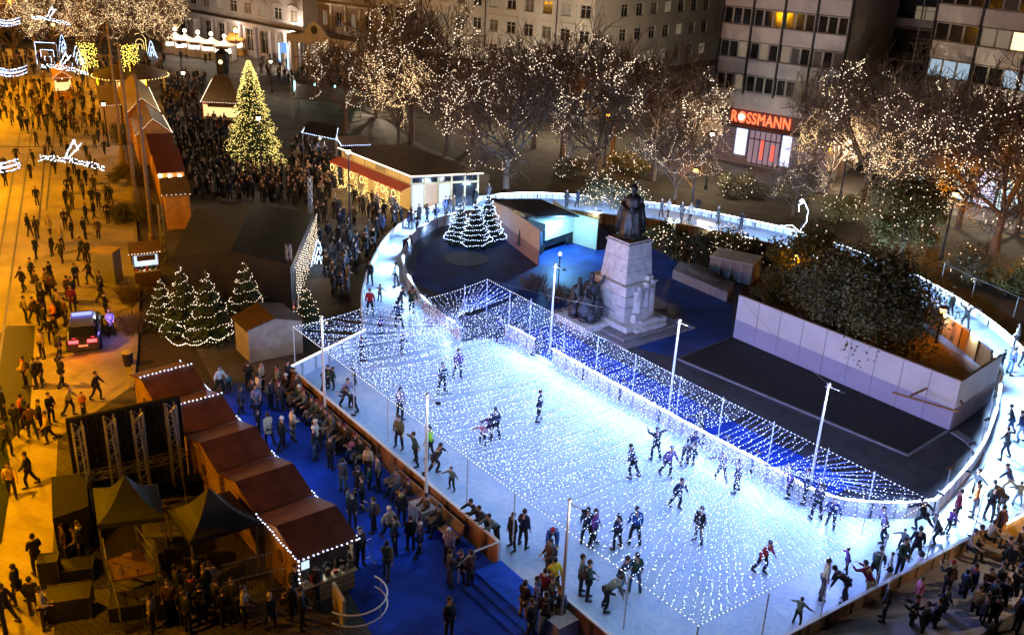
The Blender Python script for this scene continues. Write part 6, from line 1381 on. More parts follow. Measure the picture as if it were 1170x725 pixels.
mb=MB(); wallstrip(mb,[ins[2],ins[3]],.1,0,3.1); mb.build('rear_wall',WOOD,pv); mb=MB(); wallstrip(mb,[ins[3],ins[0]],.1,0,3.1); mb.build('rear_wall',WOOD,pv)
u=(c2-c1).normalized(); nrm=Vector((u.y,-u.x,0)); 
if nrm.dot(c1-cen)<0: nrm=-nrm
mb=MB(); a,b=c1,c2; mb.hexa([up(a+nrm*.0,2.45),up(b,2.45),up(b+nrm*1.1,2.1),up(a+nrm*1.1,2.1)],[up(a,2.5),up(b,2.5),up(b+nrm*1.1,2.15),up(a+nrm*1.1,2.15)]); mb.build('red_awning',mat('red_awning_cloth',(.42,.07,.04),rough=.7,var=.15),pv)
mb=MB(); mb.bar(up(c1,3.3)+nrm*.06,up(c2,3.3)+nrm*.06,.07); mb.build('light_trim',glow('warm_trim',(1.,.8,.55),5.,'AUTO'),pv)
u2=(c3-c2).normalized(); n2=Vector((u2.y,-u2.x,0)); mb=MB(); mb.bar(up(c2,3.3)+n2*.06,up(c3,3.3)+n2*.06,.07); mb.build('light_trim',MC['warm_trim'],pv)
mb=MB(); 
for i in range(7): # garlands and wreaths on the left front
    q=c1+(c2-c1)*((i+.4)/7)+nrm*1.15
    if i%3!=1:
        for k in range(22): a=2*PI*k/22; mb.bulb((q.x+u.x*.3*math.cos(a),q.y+u.y*.3*math.cos(a),1.75+.3*math.sin(a)),.035)
    for j in range(4): bulbs_along(mb,[up(q+u*(.5+.16*j),2.05),up(q+u*(.5+.16*j),cs.uniform(.3,.9))],.16,.03,.06)
    for j in range(40): mb.bulb((q.x+u.x*cs.uniform(-.6,.5),q.y+u.y*cs.uniform(-.6,.5),abs(cs.gauss(0,.35))+.15),.03)
mb.build('wreath_lights',BULBG,pv)
for i in range(5): q=c1+(c2-c1)*((i+.5)/5)+nrm*1.9; point(up(q,2.0),(1.,.6,.2),110,.2,parent=pv)
point(up((c2+c3)/2+n2*1.5,2.4),(.8,.85,1.),60,.3,parent=pv)
# ------------------------------------------------------------------ vehicles
def car(p,rz,label):
    t=thing('police_car',label,'car',p,rz=rz); bm_=mat('car_paint_dark',(.03,.035,.045),rough=.25,var=0,metal=.3,spec=.7)
    def loft(secs): mb=MB(); mb.grid(secs); i=0; n=len(secs[0]); mb.f.append(list(range(n))); k=(len(secs)-1)*n; mb.f.append([k+j for j in reversed(range(n))]); mb.m+=[0,0]; return mb
    def sec(y,w,z0,z1,r=.12): return [(-w,y,z0+r),(-w+r*.5,y,z0),(w-r*.5,y,z0),(w,y,z0+r),(w,y,z1-r),(w-r,y,z1),(-w+r,y,z1),(-w,y,z1-r)]
    o=loft([sec(-2.3,.78,.38,.82),sec(-2.15,.88,.3,.98),(sec(-1.4,.92,.26,1.03)),sec(0,.93,.26,1.05),sec(1.2,.92,.26,1.04),sec(2.0,.88,.28,.95),sec(2.32,.74,.38,.8)]).build('body',bm_,t,world=False); o.modifiers.new('b','BEVEL').width=.03
    o=loft([sec(-2.12,.72,1.03,1.08,.02),sec(-1.75,.72,1.0,1.6,.15),sec(-.6,.72,1.0,1.68,.15),sec(.5,.7,1.0,1.62,.15),sec(1.35,.62,.98,1.1,.03)]).build('cabin_glass',GLASS,t,world=False)
    mb=MB(); mb.hexa([(-.58,-1.8,1.63),(.58,-1.8,1.63),(.56,.5,1.63),(-.56,.5,1.63)],[(-.55,-1.75,1.71),(.55,-1.75,1.71),(.53,.45,1.7),(-.53,.45,1.7)]); mb.build('roof_panel',mat('silver_paint',(.14,.15,.17),rough=.3,metal=.5,var=0),t,world=False)
    for s in (-1,1):
        mb=MB(); mb.tube([(s*.6,-1.7,1.74),(s*.6,.4,1.76)],.025,6); mb.build('roof_rail',STEEL,t,world=False)
        mb=MB(); mb.hexa([(s*.5-.26,-2.33,.82),(s*.5+.26,-2.33,.82),(s*.5+.26,-2.2,.82),(s*.5-.26,-2.2,.82)],[(s*.5-.26,-2.27,.95),(s*.5+.26,-2.27,.95),(s*.5+.26,-2.15,.95),(s*.5-.26,-2.15,.95)]); mb.build('tail_light',glow('tail_light_red',(1.,.04,.05),6.,'AUTO'),t,world=False)
        for y in (-1.45,1.45):
            w=thing_part('wheel',t,(s*.86,y,.34)); 
            mb=MB(); mb.lathe(0,0,[(.2,-.11),(.33,-.1),(.34,0),(.33,.1),(.2,.11)],16); q=mb.build('tyre',mat('tyre_rubber',(.02,.02,.02),rough=.8,var=.2),w,world=False); q.rotation_euler=(0,PI/2,0)
            mb=MB(); mb.lathe(0,0,[(.05,-.09),(.2,-.08),(.2,.08),(.05,.1)],12); q=mb.build('rim',STEEL,w,world=False); q.rotation_euler=(0,PI/2,0)
        mb=MB(); mb.box(s*1.02,.75,1.0,.2,.1,.14); mb.build('wing_mirror',bm_,t,world=False)
        mb=MB(); mb.box(s*.62,2.24,.68,.34,.12,.14); mb.build('headlight',mat('headlight_glass',(.6,.6,.6),rough=.1,var=0),t,world=False)
    mb=MB(); mb.box(0,-2.32,.58,.5,.03,.12); mb.build('number_plate',WHITE,t,world=False)
    mb=MB(); mb.box(0,-.2,1.72,1.1,.28,.1); mb.build('light_bar',glow('blue_beacon',(.15,.2,1.),3.),t,world=False)
    for s in (-1,1): l=point((0,0,0),(1.,.05,.08),12,.1,name='tail_glow'); l.parent=t; l.location=(s*.5,-2.6,.85)
    l=point((0,0,0),(.3,.22,1.),26,.1,name='beacon_glow'); l.parent=t; l.location=(1.5,-.3,1.3)
    return t
def thing_part(name,parent,loc):
    o=bpy.data.objects.new(name,None); C.objects.link(o); o.parent=parent; o.location=loc; PO[o.name]=Vector(loc); return o
a=at(97,400);b=at(104,300); d=(b-a).normalized(); car(at(98,388),math.atan2(d.y,d.x)-PI/2,'dark police car with red tail lights and blue glow parked on the orange street')
t=thing('box_truck','small truck with a white box body and dark cab inside the open wooden gates','truck',at(630,283,ZI)); d=(at(645,272,ZI)-at(615,282,ZI)).normalized(); q=at(628,280,ZI); rz=math.atan2(d.y,d.x)
mb=MB(); mb.box(q.x,q.y,ZI+1.,3.6,1.9,1.35,rz=rz); mb.build('cargo_box',mat('cream_box',(.75,.73,.62),rough=.5,var=.05),t)
mb=MB(); mb.box(q.x,q.y,ZI+.4,3.9,1.7,.5,rz=rz); mb.build('chassis',DARKM,t); cq=q-d*2.4; mb=MB(); mb.box(cq.x,cq.y,ZI+.45,1.2,1.75,1.3,rz=rz,tx=.75,ty=.9); mb.build('cab',mat('cab_blue',(.06,.09,.13),rough=.4,var=.1),t)
for f in (-2.2,1.3):
    for s in (-1,1):
        c=q+d*f+Vector((-d.y,d.x,0))*s*.85; mb=MB(); v=Vector((-d.y,d.x,0))*.12; mb.tube([up(c,ZI+.38)-v,up(c,ZI+.38)+v],.37,14); mb.build('wheel',mat('tyre_rubber',(.02,.02,.02)),t)
point(up(at(640,290,ZI),3.2),(.2,.55,1.),1600,.3,name='gate_lamp_light'); q=at(640,290,3.3); tag(MB().ball(q,.12,8,6).build('gate_lamp',BULBB,off=q),'small blue-white lamp above the blue floor in front of the open gates','lamp')
tp=MB(); q=up(at(640,290,3.3),0); tp.tube([(q.x,q.y,ZI),(q.x,q.y,3.2)],.04,6); o=tp.build('lamp_pole',DARKM,off=up(q,ZI)); tag(o,'thin dark pole carrying the blue-white lamp by the gates','pole')
# covered things in the park
t=thing('covered_trailer','long low trailer under a grey brown tarpaulin with a white side board','trailer',at(800,330,ZI)); P4_=[at(768,318,ZI),at(830,345,ZI),at(838,333,ZI),at(776,308,ZI)]
mb=MB(); mb.hexa([up(p,ZI+.5) for p in P4_],[up(p+(at(803,326,ZI)-p)*.25,ZI+1.35) for p in P4_]); o=mb.build('tarpaulin',mat('tarp_brown',(.14,.11,.1),rough=.7,var=.35,scale=2,bump=.6),t); o.modifiers.new('s','SUBSURF').levels=1
mb=MB(); mb.hexa([up(p,ZI) for p in P4_],[up(p,ZI+.7) for p in P4_]); mb.build('side_board',mat('side_grey',(.42,.4,.42),rough=.6,var=.15),t)
for k in (0,1,2,3): p=P4_[k]+(at(803,326,ZI)-P4_[k])*.3; mb=MB(); mb.ball(up(p,ZI+.22),.2,8,6); mb.build('wheel',DARKM,t)
t=thing('container_box','pale square panelled container standing behind the covered trailer','container',at(840,318,ZI)); q=at(838,316,ZI)
mb=MB(); mb.box(q.x,q.y,ZI+.05,3.2,2.2,1.5,rz=-.5); mb.build('body',mat('pale_panel',(.5,.45,.43),rough=.6,var=.1),t); mb=MB(); mb.box(q.x,q.y,ZI+1.553,3.3,2.3,.08,rz=-.5); mb.build('lid',WHITE,t)
for f in (-.8,.0,.8): mb=MB(); c,s=math.cos(-.5),math.sin(-.5); mb.box(q.x+c*f+s*1.12,q.y+s*f-c*1.12,ZI+.06,.06,.05,1.4,rz=-.5); mb.build('rib',WHITE,t)
# round grate on the park floor
q=at(533,296,ZI); mb=MB(); mb.lathe(q.x,q.y,[(1.7,ZI+.01),(1.7,ZI+.05),(1.6,ZI+.07)],24); o=mb.build('round_cover',mat('grate',(.09,.1,.12),rough=.5,var=.3,scale=5),off=up(q,ZI)); tag(o,'flat round grey cover on the park floor before the frosted firs','cover')
# grey slatted cabinet on the street
q=at(125,322); t=thing('street_cabinet','tall pale slatted cabinet with yellow lit top at the street edge','cabinet',q); mb=MB(); mb.box(q.x,q.y,0.01,1.5,1.1,2.3,rz=-.1); mb.build('cabinet_body',mat('cabinet_grey',(.4,.38,.36),rough=.6,var=.1),t)
mb=MB(); 
for k in range(12): mb.box(q.x-.05,q.y-.57,.2+k*.17,1.35,.05,.06,rz=-.1)
mb.build('slats',STEEL,t); mb=MB(); mb.box(q.x,q.y,2.312,1.6,1.2,.08,rz=-.1); mb.build('top',mat('yellow_top',(.6,.42,.08),rough=.6,var=.1),t)
for i,(x,y) in enumerate(((147,417),(155,302))):
    q=at(x,y); t=thing('litter_bin',['round dark litter bin at the kerb by the farthest brown stall','round dark litter bin beside the small kiosk'][i],'litter bin',q); mb=MB(); mb.lathe(q.x,q.y,[(.24,0),(.3,.75),(.32,.8)],12); mb.build('bin',DARKM,t); mb=MB(); mb.lathe(q.x,q.y,[(.33,.805),(.3,.86),(.1,.9)],12); mb.build('lid',PALEW,t)
# ------------------------------------------------------------------ street masts, wires, hanging light comets
M_MAST=mat('mast_paint',(.22,.16,.12),rough=.6,var=.2)
mp=[]
for i,(x,y,h) in enumerate(((176,291,13.2),(156,238,13.6),(141,190,13.5))):
    q=at(x,y); t=thing('tram_mast',['nearest tall brown tram wire mast beside the black tent','middle tall tram wire mast behind the far market row','farthest tall tram wire mast at the round tent'][i],'mast',q); mb=MB(); mb.lathe(q.x,q.y,[(.3,0),(.28,1.6),(.17,1.7),(.1,h)],10); mb.build('pole',M_MAST,t)
    mb=MB(); mb.tube([(q.x,q.y,h-3),(q.x-1.6,q.y-.3,h-3.2)],.05,5); mb.lathe(q.x,q.y,[(.2,h-3.3),(.2,h-2.9)],10); mb.build('bracket',M_MAST,t); mp.append(q)
def comet(k,x,y,z,label,mast):
    c=at(x,y,z); w=thing('street_light_comet',label,'light decoration',c); s=1.
    tw=Vector((1,.12,0)).normalized(); 
    pts=[c+tw*(-9.5+i*.5)+Vector((0,0,.55*math.sin(i*.42+.6)-.3)) for i in range(14)]
    mb=MB(); rs=random.Random(k)
    for p in resample(pts,.05):
        for j in range(2): mb.bulb((p.x+rs.uniform(-.05,.05),p.y+rs.uniform(-.2,.2),p.z+rs.choice([-.34,-.3,.3,.34,rs.uniform(-.3,.3)])),.035)
    mb.build('tail_lights',BULBB,w); mb=MB(); mb.tube(pts,[.06+.016*i for i in range(14)][::-1],6); mb.build('tail_tube',glow('comet_tube',(.55,.7,1.),1.8),w); mb=MB()
    body_=[c+tw*(-1.6+i*.4)+Vector((0,0,-.05-.02*i*i*.3)) for i in range(12)]
    for p in resample(body_,.03): mb.bulb((p.x+rs.uniform(-.05,.05),p.y+rs.uniform(-.2,.2),p.z+rs.uniform(-.2,.2)),.03)
    mb.build('body_lights',BULBW,w); mb=MB()
    for wg in ([(.2,.1),(.9,1.25),(1.1,.6)],[(.5,.1),(1.35,1.0)]):
        mb=MB(); bulbs_along(mb,[c+tw*a+Vector((0,0,b)) for a,b in wg],.045,.035,.05); mb.build('wing_lights',BULBW,w)
    mb=MB(); mb.tube(pts,.04,5); mb.tube(body_,.05,5); mb.build('frame',DARKM,w)
    mb=MB(); a=up(c,z+.9)-tw*22; b=up(mast,z+1.4); mb.tube(sagline(a,up(c,z+.75),.1,6)+sagline(up(c,z+.75),b,.1,6)[1:],.018,4); o=mb.build('span_wire',DARKM,off=c); tag(o,'thin span wire carrying the '+label.split(' hanging')[0]+' across the street','cable')
comet(1,72,180,7.,'nearest blue-white light comet with a bird hanging over the street',mp[0]); comet(2,66,75,8.5,'middle blue-white light comet hanging over the far street',mp[1]); comet(3,52,20,10.,'farthest blue-white light comet hanging before the top left trees',mp[2])
# star figure on the far track
q=at(908,272,ZI); t=thing('light_figure','white glowing curved bird-like figure standing by the far track','light decoration',q); mb=MB(); bulbs_along(mb,[q+Vector((-1.4,0,1.0)),q+Vector((-.4,0,1.1)),q+Vector((.3,0,.6)),q+Vector((.75,0,1.4)),q+Vector((.75,0,2.4)),q+Vector((.35,0,3.1)),q+Vector((-.1,0,2.9)),q+Vector((.0,0,2.3))],.07,.04); mb.bulb(q+Vector((.1,0,3.2)),.22); mb.build('lights',BULBW,t); mb=MB(); mb.tube([q,q+Vector((.3,0,.6)),q+Vector((.75,0,2.4)),q+Vector((.1,0,3.1))],.04,5); mb.build('frame',DARKM,t)
# ================================================================== TREES
M_BARK=mat('bark',(.16,.11,.08),rough=.9,var=.35,scale=6,bump=.4); M_TWIG=mat('twigs',(.17,.12,.085),rough=.9,var=.3,scale=2)
M_NEED=mat('fir_needles',(.035,.07,.03),rough=.8,var=.4,scale=3,col2=(.07,.11,.04)); M_NEEDB=mat('fir_needles_dark',(.02,.05,.04),rough=.8,var=.4,scale=3)
M_LEAF=mat('evergreen_leaves',(.08,.08,.035),rough=.65,var=.4,scale=1.2,col2=(.13,.11,.05)); M_LEAFO=mat('olive_leaves',(.14,.13,.03),rough=.7,scale=1.,col2=(.24,.2,.06))
def bare_tree(name,seed,h,spread=.42,lights=1.,bulb=BULBY,bulb_r=.045,nl=26,upright=.5,garl=8):
    """prototype in local coords; returns root empty with trunk, crown, light_string"""
    rs=random.Random(seed); root=thing(name,'x','tree',(0,0,0)); mb=MB(); tw=MB(); tips=[]
    def branch(p,d,L,r,lv):
        n=4 if lv<2 else 3; pts=[p.copy()]; q=p.copy(); dd=d.copy()
        for i in range(n):
            dd=(dd+Vector((rs.uniform(-1,1),rs.uniform(-1,1),rs.uniform(-.4,.8)))*(.12+.05*lv)).normalized(); q=q+dd*(L/n); pts.append(q.copy())
        (mb if lv<2 else tw).tube(pts,[max(r*(1-.55*i/n),.017) for i in range(n+1)],6 if lv<1 else 4 if lv<2 else 3,cap=False)
        if lv>=2: tips.append(pts[-1]); tips.append(pts[n//2])
        if lv>=4: return
        k=[6,6,6,6][lv]
        for i in range(k):
            f=(i+1)/(k)*.75+.25; idx=min(n-1,int(f*n)); base=pts[idx]+(pts[min(idx+1,n)]-pts[idx])*(f*n-idx)
            a=rs.uniform(0,2*PI); side=dd.cross(Vector((math.cos(a),math.sin(a),.3))).normalized()
            nd=(dd*upright+side*rs.uniform(.45,.95)+Vector((0,0,.25))).normalized()
            branch(base,nd,L*rs.uniform(.5,.68),r*(.5 if lv else .55),lv+1)
    tr_h=h*.22; mb.tube([(0,0,0),(0.05,0,tr_h*.5),(0,0,tr_h)],[.024*h,.018*h,.016*h],8)
    for i in range(6):
        a=2*PI*i/6+rs.uniform(-.3,.3); branch(Vector((0,0,tr_h*rs.uniform(.8,1.))),Vector((math.cos(a)*spread*2,math.sin(a)*spread*2,rs.uniform(.8,1.6))).normalized(),h*.38,.01*h,1)
    branch(Vector((0,0,tr_h)),Vector((0,0,1)),h*.42,.012*h,1)
    mz=max(t.z for t in tips); k=h/mz
    for B in (mb,tw): B.v=[(x*k,y*k,z*k) for x,y,z in B.v]
    tips=[t*k for t in tips]
    mb.build('trunk',M_BARK,root,world=False); tw.build('crown',M_TWIG,root,world=False)
    if lights:
        lb=MB(); cx=sum((t for t in tips),Vector())/len(tips)
        outer=sorted(tips,key=lambda t:-(Vector((t.x-cx.x,t.y-cx.y,(t.z-cx.z)*.8)).length))[:int(len(tips)*.6)]
        for g in range(garl):
            pool=rs.sample(outer,min(len(outer),60)); cur=pool.pop(); pts=[cur]
            for s in range(nl):
                if not pool: break
                pool.sort(key=lambda t:(t-cur).length); nx=pool.pop(0)
                if (nx-cur).length>h*.2: break
                pts.append(nx); cur=nx
            for a,b in zip(pts,pts[1:]):
                bulbs_along(lb,sagline(a,b,.1*(a-b).length,4),.24,bulb_r*rs.uniform(.7,1.3),.06,rs)
        lb.build('light_string',bulb,root,world=False)
    return root
def put_tree(proto,px,py,h,h0,label,group,first=[],sc_=None,rz=None,z=0.):
    p=at(px,py,z); s=h/h0
    if proto.name in first: o=copy_tree(proto,loc=p,rz=rz if rz is not None else FR.uniform(0,6.28),scale=(s*(sc_ or 1),s*(sc_ or 1),s))
    else: first.append(proto.name); o=proto; o.location=p; o.rotation_euler=(0,0,rz or 0); o.scale=(s*(sc_ or 1),s*(sc_ or 1),s)
    o['label']=label; o['category']='tree'; o['group']=group; return o
BA=bare_tree('bare_tree',1,10,.55,bulb_r=.024); BB=bare_tree('bare_tree',2,10,.5,bulb_r=.026,garl=10); BC=bare_tree('bare_tree',3,10,.5,bulb_r=.024,upright=.7,garl=7)
BD=bare_tree('bare_tree',4,10,.5,bulb=glow('silver_bulb',(1.,.66,.33),4.2),bulb_r=.027,garl=34,nl=30)
BE=bare_tree('bare_tree',9,10,.34,lights=0,upright=.9)
GB='bare trees with light garlands before the buildings'
for pr,x,y,h,s,l in ((BB,395,152,9.6,1.,'bare tree with garlands left of the pavilion, in front of the portico'),(BA,470,164,14.5,.9,'tallest bare tree with reddish twigs behind the pavilion roof'),(BD,455,172,10.,.8,'pale silvery bare tree directly behind the pavilion'),(BC,510,176,10.,1.,'bare tree between the tallest tree and the lone trunk tree'),(BB,578,222,11.5,1.05,'bare tree with a clear pale trunk right of the pavilion front'),(BA,642,186,12.5,1.05,'wide bare tree with loops of lights before the grey corner'),(BC,700,178,11.,1.,'bare tree before the blank wall of the grey building'),(BB,745,206,11.,1.1,'wide bare tree with ring garlands above the round bush'),(BC,778,200,9.,.75,'slim bare tree left of the red shop sign'),(BE,926,210,9.6,.8,'pale upright bare tree right of the red shop sign'),(BB,985,235,12.5,.95,'bare tree with looped garlands before the blank concrete side wall'),(BA,1062,262,12.,1.,'bare tree before the right slab block, second from the right edge'),(BB,1135,292,13.,1.05,'large bare tree with many garlands at the right edge'),(BC,1180,235,11.,1.,'bare tree cut by the right edge of the picture'),(BC,1105,225,10.,1.,'thin bare tree in front of the cyan lit shop windows'),(BE,1030,222,10.,1.,'unlit bare tree before the dark recess'),(BE,762,182,10.,.9,'unlit bare tree before the narrow gap between buildings'),(BC,430,132,9.,1.,'light-strung bare tree between the portico and the tallest bare tree'),(BB,540,168,10.,1.,'low wide bare tree just right of the pavilion roof'),(BA,610,170,11.,1.,'bare tree behind the lone trunk tree, below the grey facade'),(BB,680,205,9.,1.,'bare tree rising behind the round clipped bush'),(BD,945,222,8.,.8,'silvery lit bare tree just right of the drugstore front'),(BA,960,200,11.,1.,'bare tree against the foot of the blank concrete wall'),(BD,1030,262,8.,1.,'low silvery lit tree above the olive evergreen'),(BB,1095,262,11.,1.1,'broad bare tree before the cyan shop windows'),(BD,1160,268,9.5,1.1,'silvery lit tree at the right edge behind the largest garland tree'),(BC,905,250,5.,1.1,'small garland tree in front of the hedge bushes'),(BC,770,235,7.,1.1,'small garland tree right behind the far track')):
    put_tree(pr,x,y,h*1.3,10,l,GB,sc_=s*1.05)
GT='trees densely wrapped in lights at the top left'
for pr,x,y,h,s,l in ((BD,18,74,12.,1.1,'light-wrapped tree at the top left corner of the street'),(BD,62,66,12.,1.1,'light-wrapped tree behind the blue light figures'),(BD,112,78,12.5,1.1,'light-wrapped tree behind the far yellow kiosk'),(BD,150,70,13.,1.1,'light-wrapped tree above the round tent'),(BD,188,68,12.5,1.,'light-wrapped tree left of the classical building'),(BD,0,60,12.,1.,'light-wrapped tree cut by the left picture edge'),(BD,90,58,14.,1.1,'light-wrapped tree behind the golden hanging drape'),(BD,130,54,14.,1.1,'farthest light-wrapped tree at the top left'),(BD,172,56,13.,1.,'light-wrapped tree right of the farthest one'),(BD,40,54,14.,1.1,'farther light-wrapped tree above the farthest comet')):
    put_tree(pr,x,y,h,10,l,GT,sc_=s)
# conifers
def fir(name,seed,h,r,layers=13,per=15,nm=M_NEED,droop=.35,world_=False):
    rs=random.Random(seed); root=thing(name,'x','tree',(0,0,0)); mb=MB(); mb.tube([(0,0,0),(0,0,h*.97)],[.03*h,.005*h],7); mb.build('trunk',M_BARK,root,world=False)
    nb=MB()
    for L in range(layers):
        f=L/layers; z=h*(.06+.9*f); R_=(r*(1-f)**.85+.05)*rs.uniform(.82,1.12); n=max(5,int(per*(1-f*.6)))
        for i in range(n):
            a=2*PI*(i+rs.random())/n; ln=R_*rs.uniform(.6,1.2); dv=Vector((math.cos(a),math.sin(a),0)); sv=Vector((-dv.y,dv.x,0))
            m=5
            for k in range(m):
                g=(k+.5)/m; c=dv*(ln*g)+Vector((0,0,z+ln*(.12-droop*g*g)+rs.uniform(-.03,.03)*h*.3)); w=ln*.3*(1.05-g)+.05
                tip=c+dv*ln*.26+Vector((0,0,-.05*ln))
                for sgn in (-1,1):
                    e_=c+sv*sgn*w+dv*ln*.1+Vector((0,0,rs.uniform(-.08,.05)*ln)); nb.poly([c,e_,tip]); nb.poly([c-Vector((0,0,.05*ln)),e_+dv*.05,c+Vector((0,0,.07*ln))])
        
    nb.build('crown',nm,root,world=False); return root
def spiral_lights(root,h,r,turns,bulb,br_,step,seed=0,wave=.0,gap=True):
    rs=random.Random(seed); lb=MB(); pts=[]
    for i in range(turns*24):
        f=i/(turns*24); a=2*PI*turns*f; R_=(r*(1-f)**.9*1.0+.05)*(1+.1*math.sin(a*2.7+seed)+rs.uniform(-.07,.07)); pts.append(Vector((R_*math.cos(a),R_*math.sin(a),h*(.08+.88*f)-abs(math.sin(a*3))*wave)))
    bulbs_along(lb,pts,step,br_,.03,rs); lb.build('light_string',bulb,root,world=False)
F1_=fir('fir_tree',1,4.2,1.35); spiral_lights(F1_,4.2,1.35,6,BULBY,.024,.17,wave=.14)
FN='fir trees ringed with light strings before the black tent'
def put(o,p,label,group,first,s=1.,rz=0):
    if first: q=o; q.location=p; q.scale=(s,s,s)
    else: q=copy_tree(o,loc=p,rz=rz,scale=s)
    q['label']=label; q['category']='tree'; q['group']=group; return q
for i,(x,y,s,l) in enumerate(((188,372,.8,'leftmost slim fir tree ringed with warm lights before the black tent'),(212,380,1.1,'second lit fir tree from the left, widest at its base'),(241,388,1.12,'third lit fir tree from the left with a bare lit tip'),(283,366,1.,'rightmost lit fir tree beside the pale-fronted hut'))): put(F1_,at(x,y),l,FN,i==0,s,i*1.3)
hg=MB(); 
for a,b in (((185,345),(205,372)),((205,372),(235,368)),((235,368),(262,372)),((190,385),(212,392)),((212,392),(240,385)),((240,385),(262,380))):
    bulbs_along(hg,sagline(at(*a,.9),at(*b,.9),.3,8),.12,.035)
o=hg.build('light_garland',BULBY,off=at(225,375,.9)); tag(o,'low warm light garlands looped between the lit fir trees','light garland')
F2_=fir('fir_tree',3,3.6,1.25,nm=M_NEEDB); spiral_lights(F2_,3.6,1.25,9,BULBB,.028,.15,wave=.05)
for i,(x,y,s,l) in enumerate(((525,277,.95,'left blue-white lit fir tree in the park by the curved barrier'),(543,281,1.05,'middle blue-white lit fir tree, nearest of the three in the park'),(557,275,1.1,'right blue-white lit fir tree beside the pale shed wall'))): put(F2_,at(x,y,ZI),l,'frosted looking lit fir trees in the park',i==0,s,i*1.7)
F3_=fir('fir_tree',5,2.8,1.05); spiral_lights(F3_,2.8,1.,5,BULBY,.026,.22,wave=.2); put(F3_,at(352,372),'dense fir tree with golden lights beside the golden light curtain','single fir by the light curtain',True); del F3_['group']
F4_=fir('christmas_tree',7,13.,3.3,layers=24,per=26); lb=MB(); rs=random.Random(8)
for i in range(3400):
    f=rs.random()**1.25; a=rs.uniform(0,2*PI); R_=3.3*(1-f)**.8*rs.uniform(.7,1.12)*(1+.1*math.sin(f*38))+.15; lb.bulb((R_*math.cos(a),R_*math.sin(a),13*(.06+.9*f)-R_*.2),.048)
lb.build('lights',glow('golden_green_bulb',(1.,.76,.2),2.4),F4_,world=False)
q=at(291,188); F4_.location=q; s=13.0; hh=25*(188-70)*3107/((188+107)*(3000-70)); F4_.scale=(hh/13,)*3; F4_['label']='very tall Christmas tree covered in golden lights standing in the market crowd'; F4_['category']='christmas tree'
M_LEAFC=mat('brownish_evergreen_leaves',(.11,.12,.045),rough=.55,var=.4,scale=.9,col2=(.22,.19,.08))
# leafy evergreens
def leafy(name,label,p,h,rx,rz_,n,m,seed,leaf=.2,lobes=22,trunk=.25,droop=0.,light=None):
    rs=random.Random(seed); t=thing(name,label,'tree',p); mb=MB(); mb.tube([(0,0,0),(.1,.05,h*.3),(0,0,h*.7)],[.035*h*.7,.022*h,.01*h],8)
    lb=[]
    for i in range(lobes):
        a=rs.uniform(0,2*PI); u_=rs.uniform(-.75,1.); rr=math.sqrt(max(0,1-u_*u_*.8))*rs.uniform(.35,.85); c=Vector((rx*rr*math.cos(a),rx*rr*math.sin(a),h-rz_+rz_*u_*.8)); lb.append((c,rs.uniform(.16,.36)*rx)); mb.tube([(0,0,h*rs.uniform(.2,.5)),c*.5+Vector((0,0,h*.2)),c],[.05,.035,.012],4,cap=False)
    mb.build('trunk',M_BARK,t,world=False); cb=MB()
    for i in range(n):
        c,r=rs.choice(lb); v=Vector((rs.gauss(0,1),rs.gauss(0,1),rs.gauss(0,.8))).normalized()*r*rs.uniform(.3,1.3); q=c+v; q.z-=droop*abs(rs.gauss(0,1))*r
        a=Vector((rs.uniform(-1,1),rs.uniform(-1,1),rs.uniform(-.6,.3))).normalized()*leaf*rs.uniform(.5,1.3); b=a.cross(Vector((rs.uniform(-1,1),rs.uniform(-1,1),rs.uniform(-1,1)))).normalized()*leaf*.35
        cb.poly([q,q+a*.5+b,q+a,q+a*.5-b])
    cb.build('crown',m,t,world=False)
    if light:
        L=MB()
        for i in range(light):
            c,r=rs.choice(lb); v=Vector((rs.gauss(0,1),rs.gauss(0,1),rs.gauss(0,.8))).normalized()*r*1.1; L.bulb(c+v,.04)
        L.build('light_string',BULBY,t,world=False)
    return t
leafy('evergreen_tree','big dark spreading evergreen tree standing in the white-walled courtyard',at(976,406,ZI),6.6,4.7,2.7,34000,M_LEAFC,1,.2,70,droop=.35)
leafy('evergreen_tree','olive green bushy tree lit by lamps beyond the far track',at(1025,305),7.,3.6,2.8,7000,M_LEAFO,2,.28,30,light=160)
leafy('evergreen_tree','dark green tree at the far track left of the courtyard tree',at(915,320,ZI),3.6,3.0,1.6,9000,M_LEAFO,3,.24,22,light=30)
leafy('round_bush','round clipped bush tree with dense warm lights beside the statue',at(697,243),3.0,3.1,1.3,9000,M_LEAF,4,.16,26,light=420)
for i,(x,y,h,rx,n,l) in enumerate(((750,285,1.7,1.8,3500,'low dark bush with light chains right of the statue'),(790,300,1.9,2.6,5000,'dark conifer bush before the orange barrier'),(830,290,1.7,2.4,4000,'low bush with warm lights by the far track'),(870,300,1.6,2.2,3500,'dark bush left of the courtyard evergreen'),(880,345,2.2,1.8,3000,'bush at the left end of the courtyard'),(770,270,1.2,1.6,2500,'small bush under the sodium lamp'),(900,225,1.8,2.6,4000,'hedge bush before the shop, right'),(840,220,1.8,2.6,4000,'hedge bush before the shop, left'),(720,195,1.6,2.8,4000,'hedge bush below the ring garland tree'),(660,200,1.5,2.6,3500,'hedge bush left of the ring garland tree'),(960,250,2.,2.6,4000,'hedge bush under the looped garland tree'),(1110,320,2.2,2.4,4000,'dark bush behind the right track fence'),(1150,330,2.,2.2,4000,'bush at the right edge behind the track'))):
    leafy('bush',l,at(x,y),h,rx,h*.5,n,M_LEAF if i%2 else M_LEAFO,20+i,.18,14,light=[90,20,120,30,0,40,60,60,80,70,80,20,20][i])
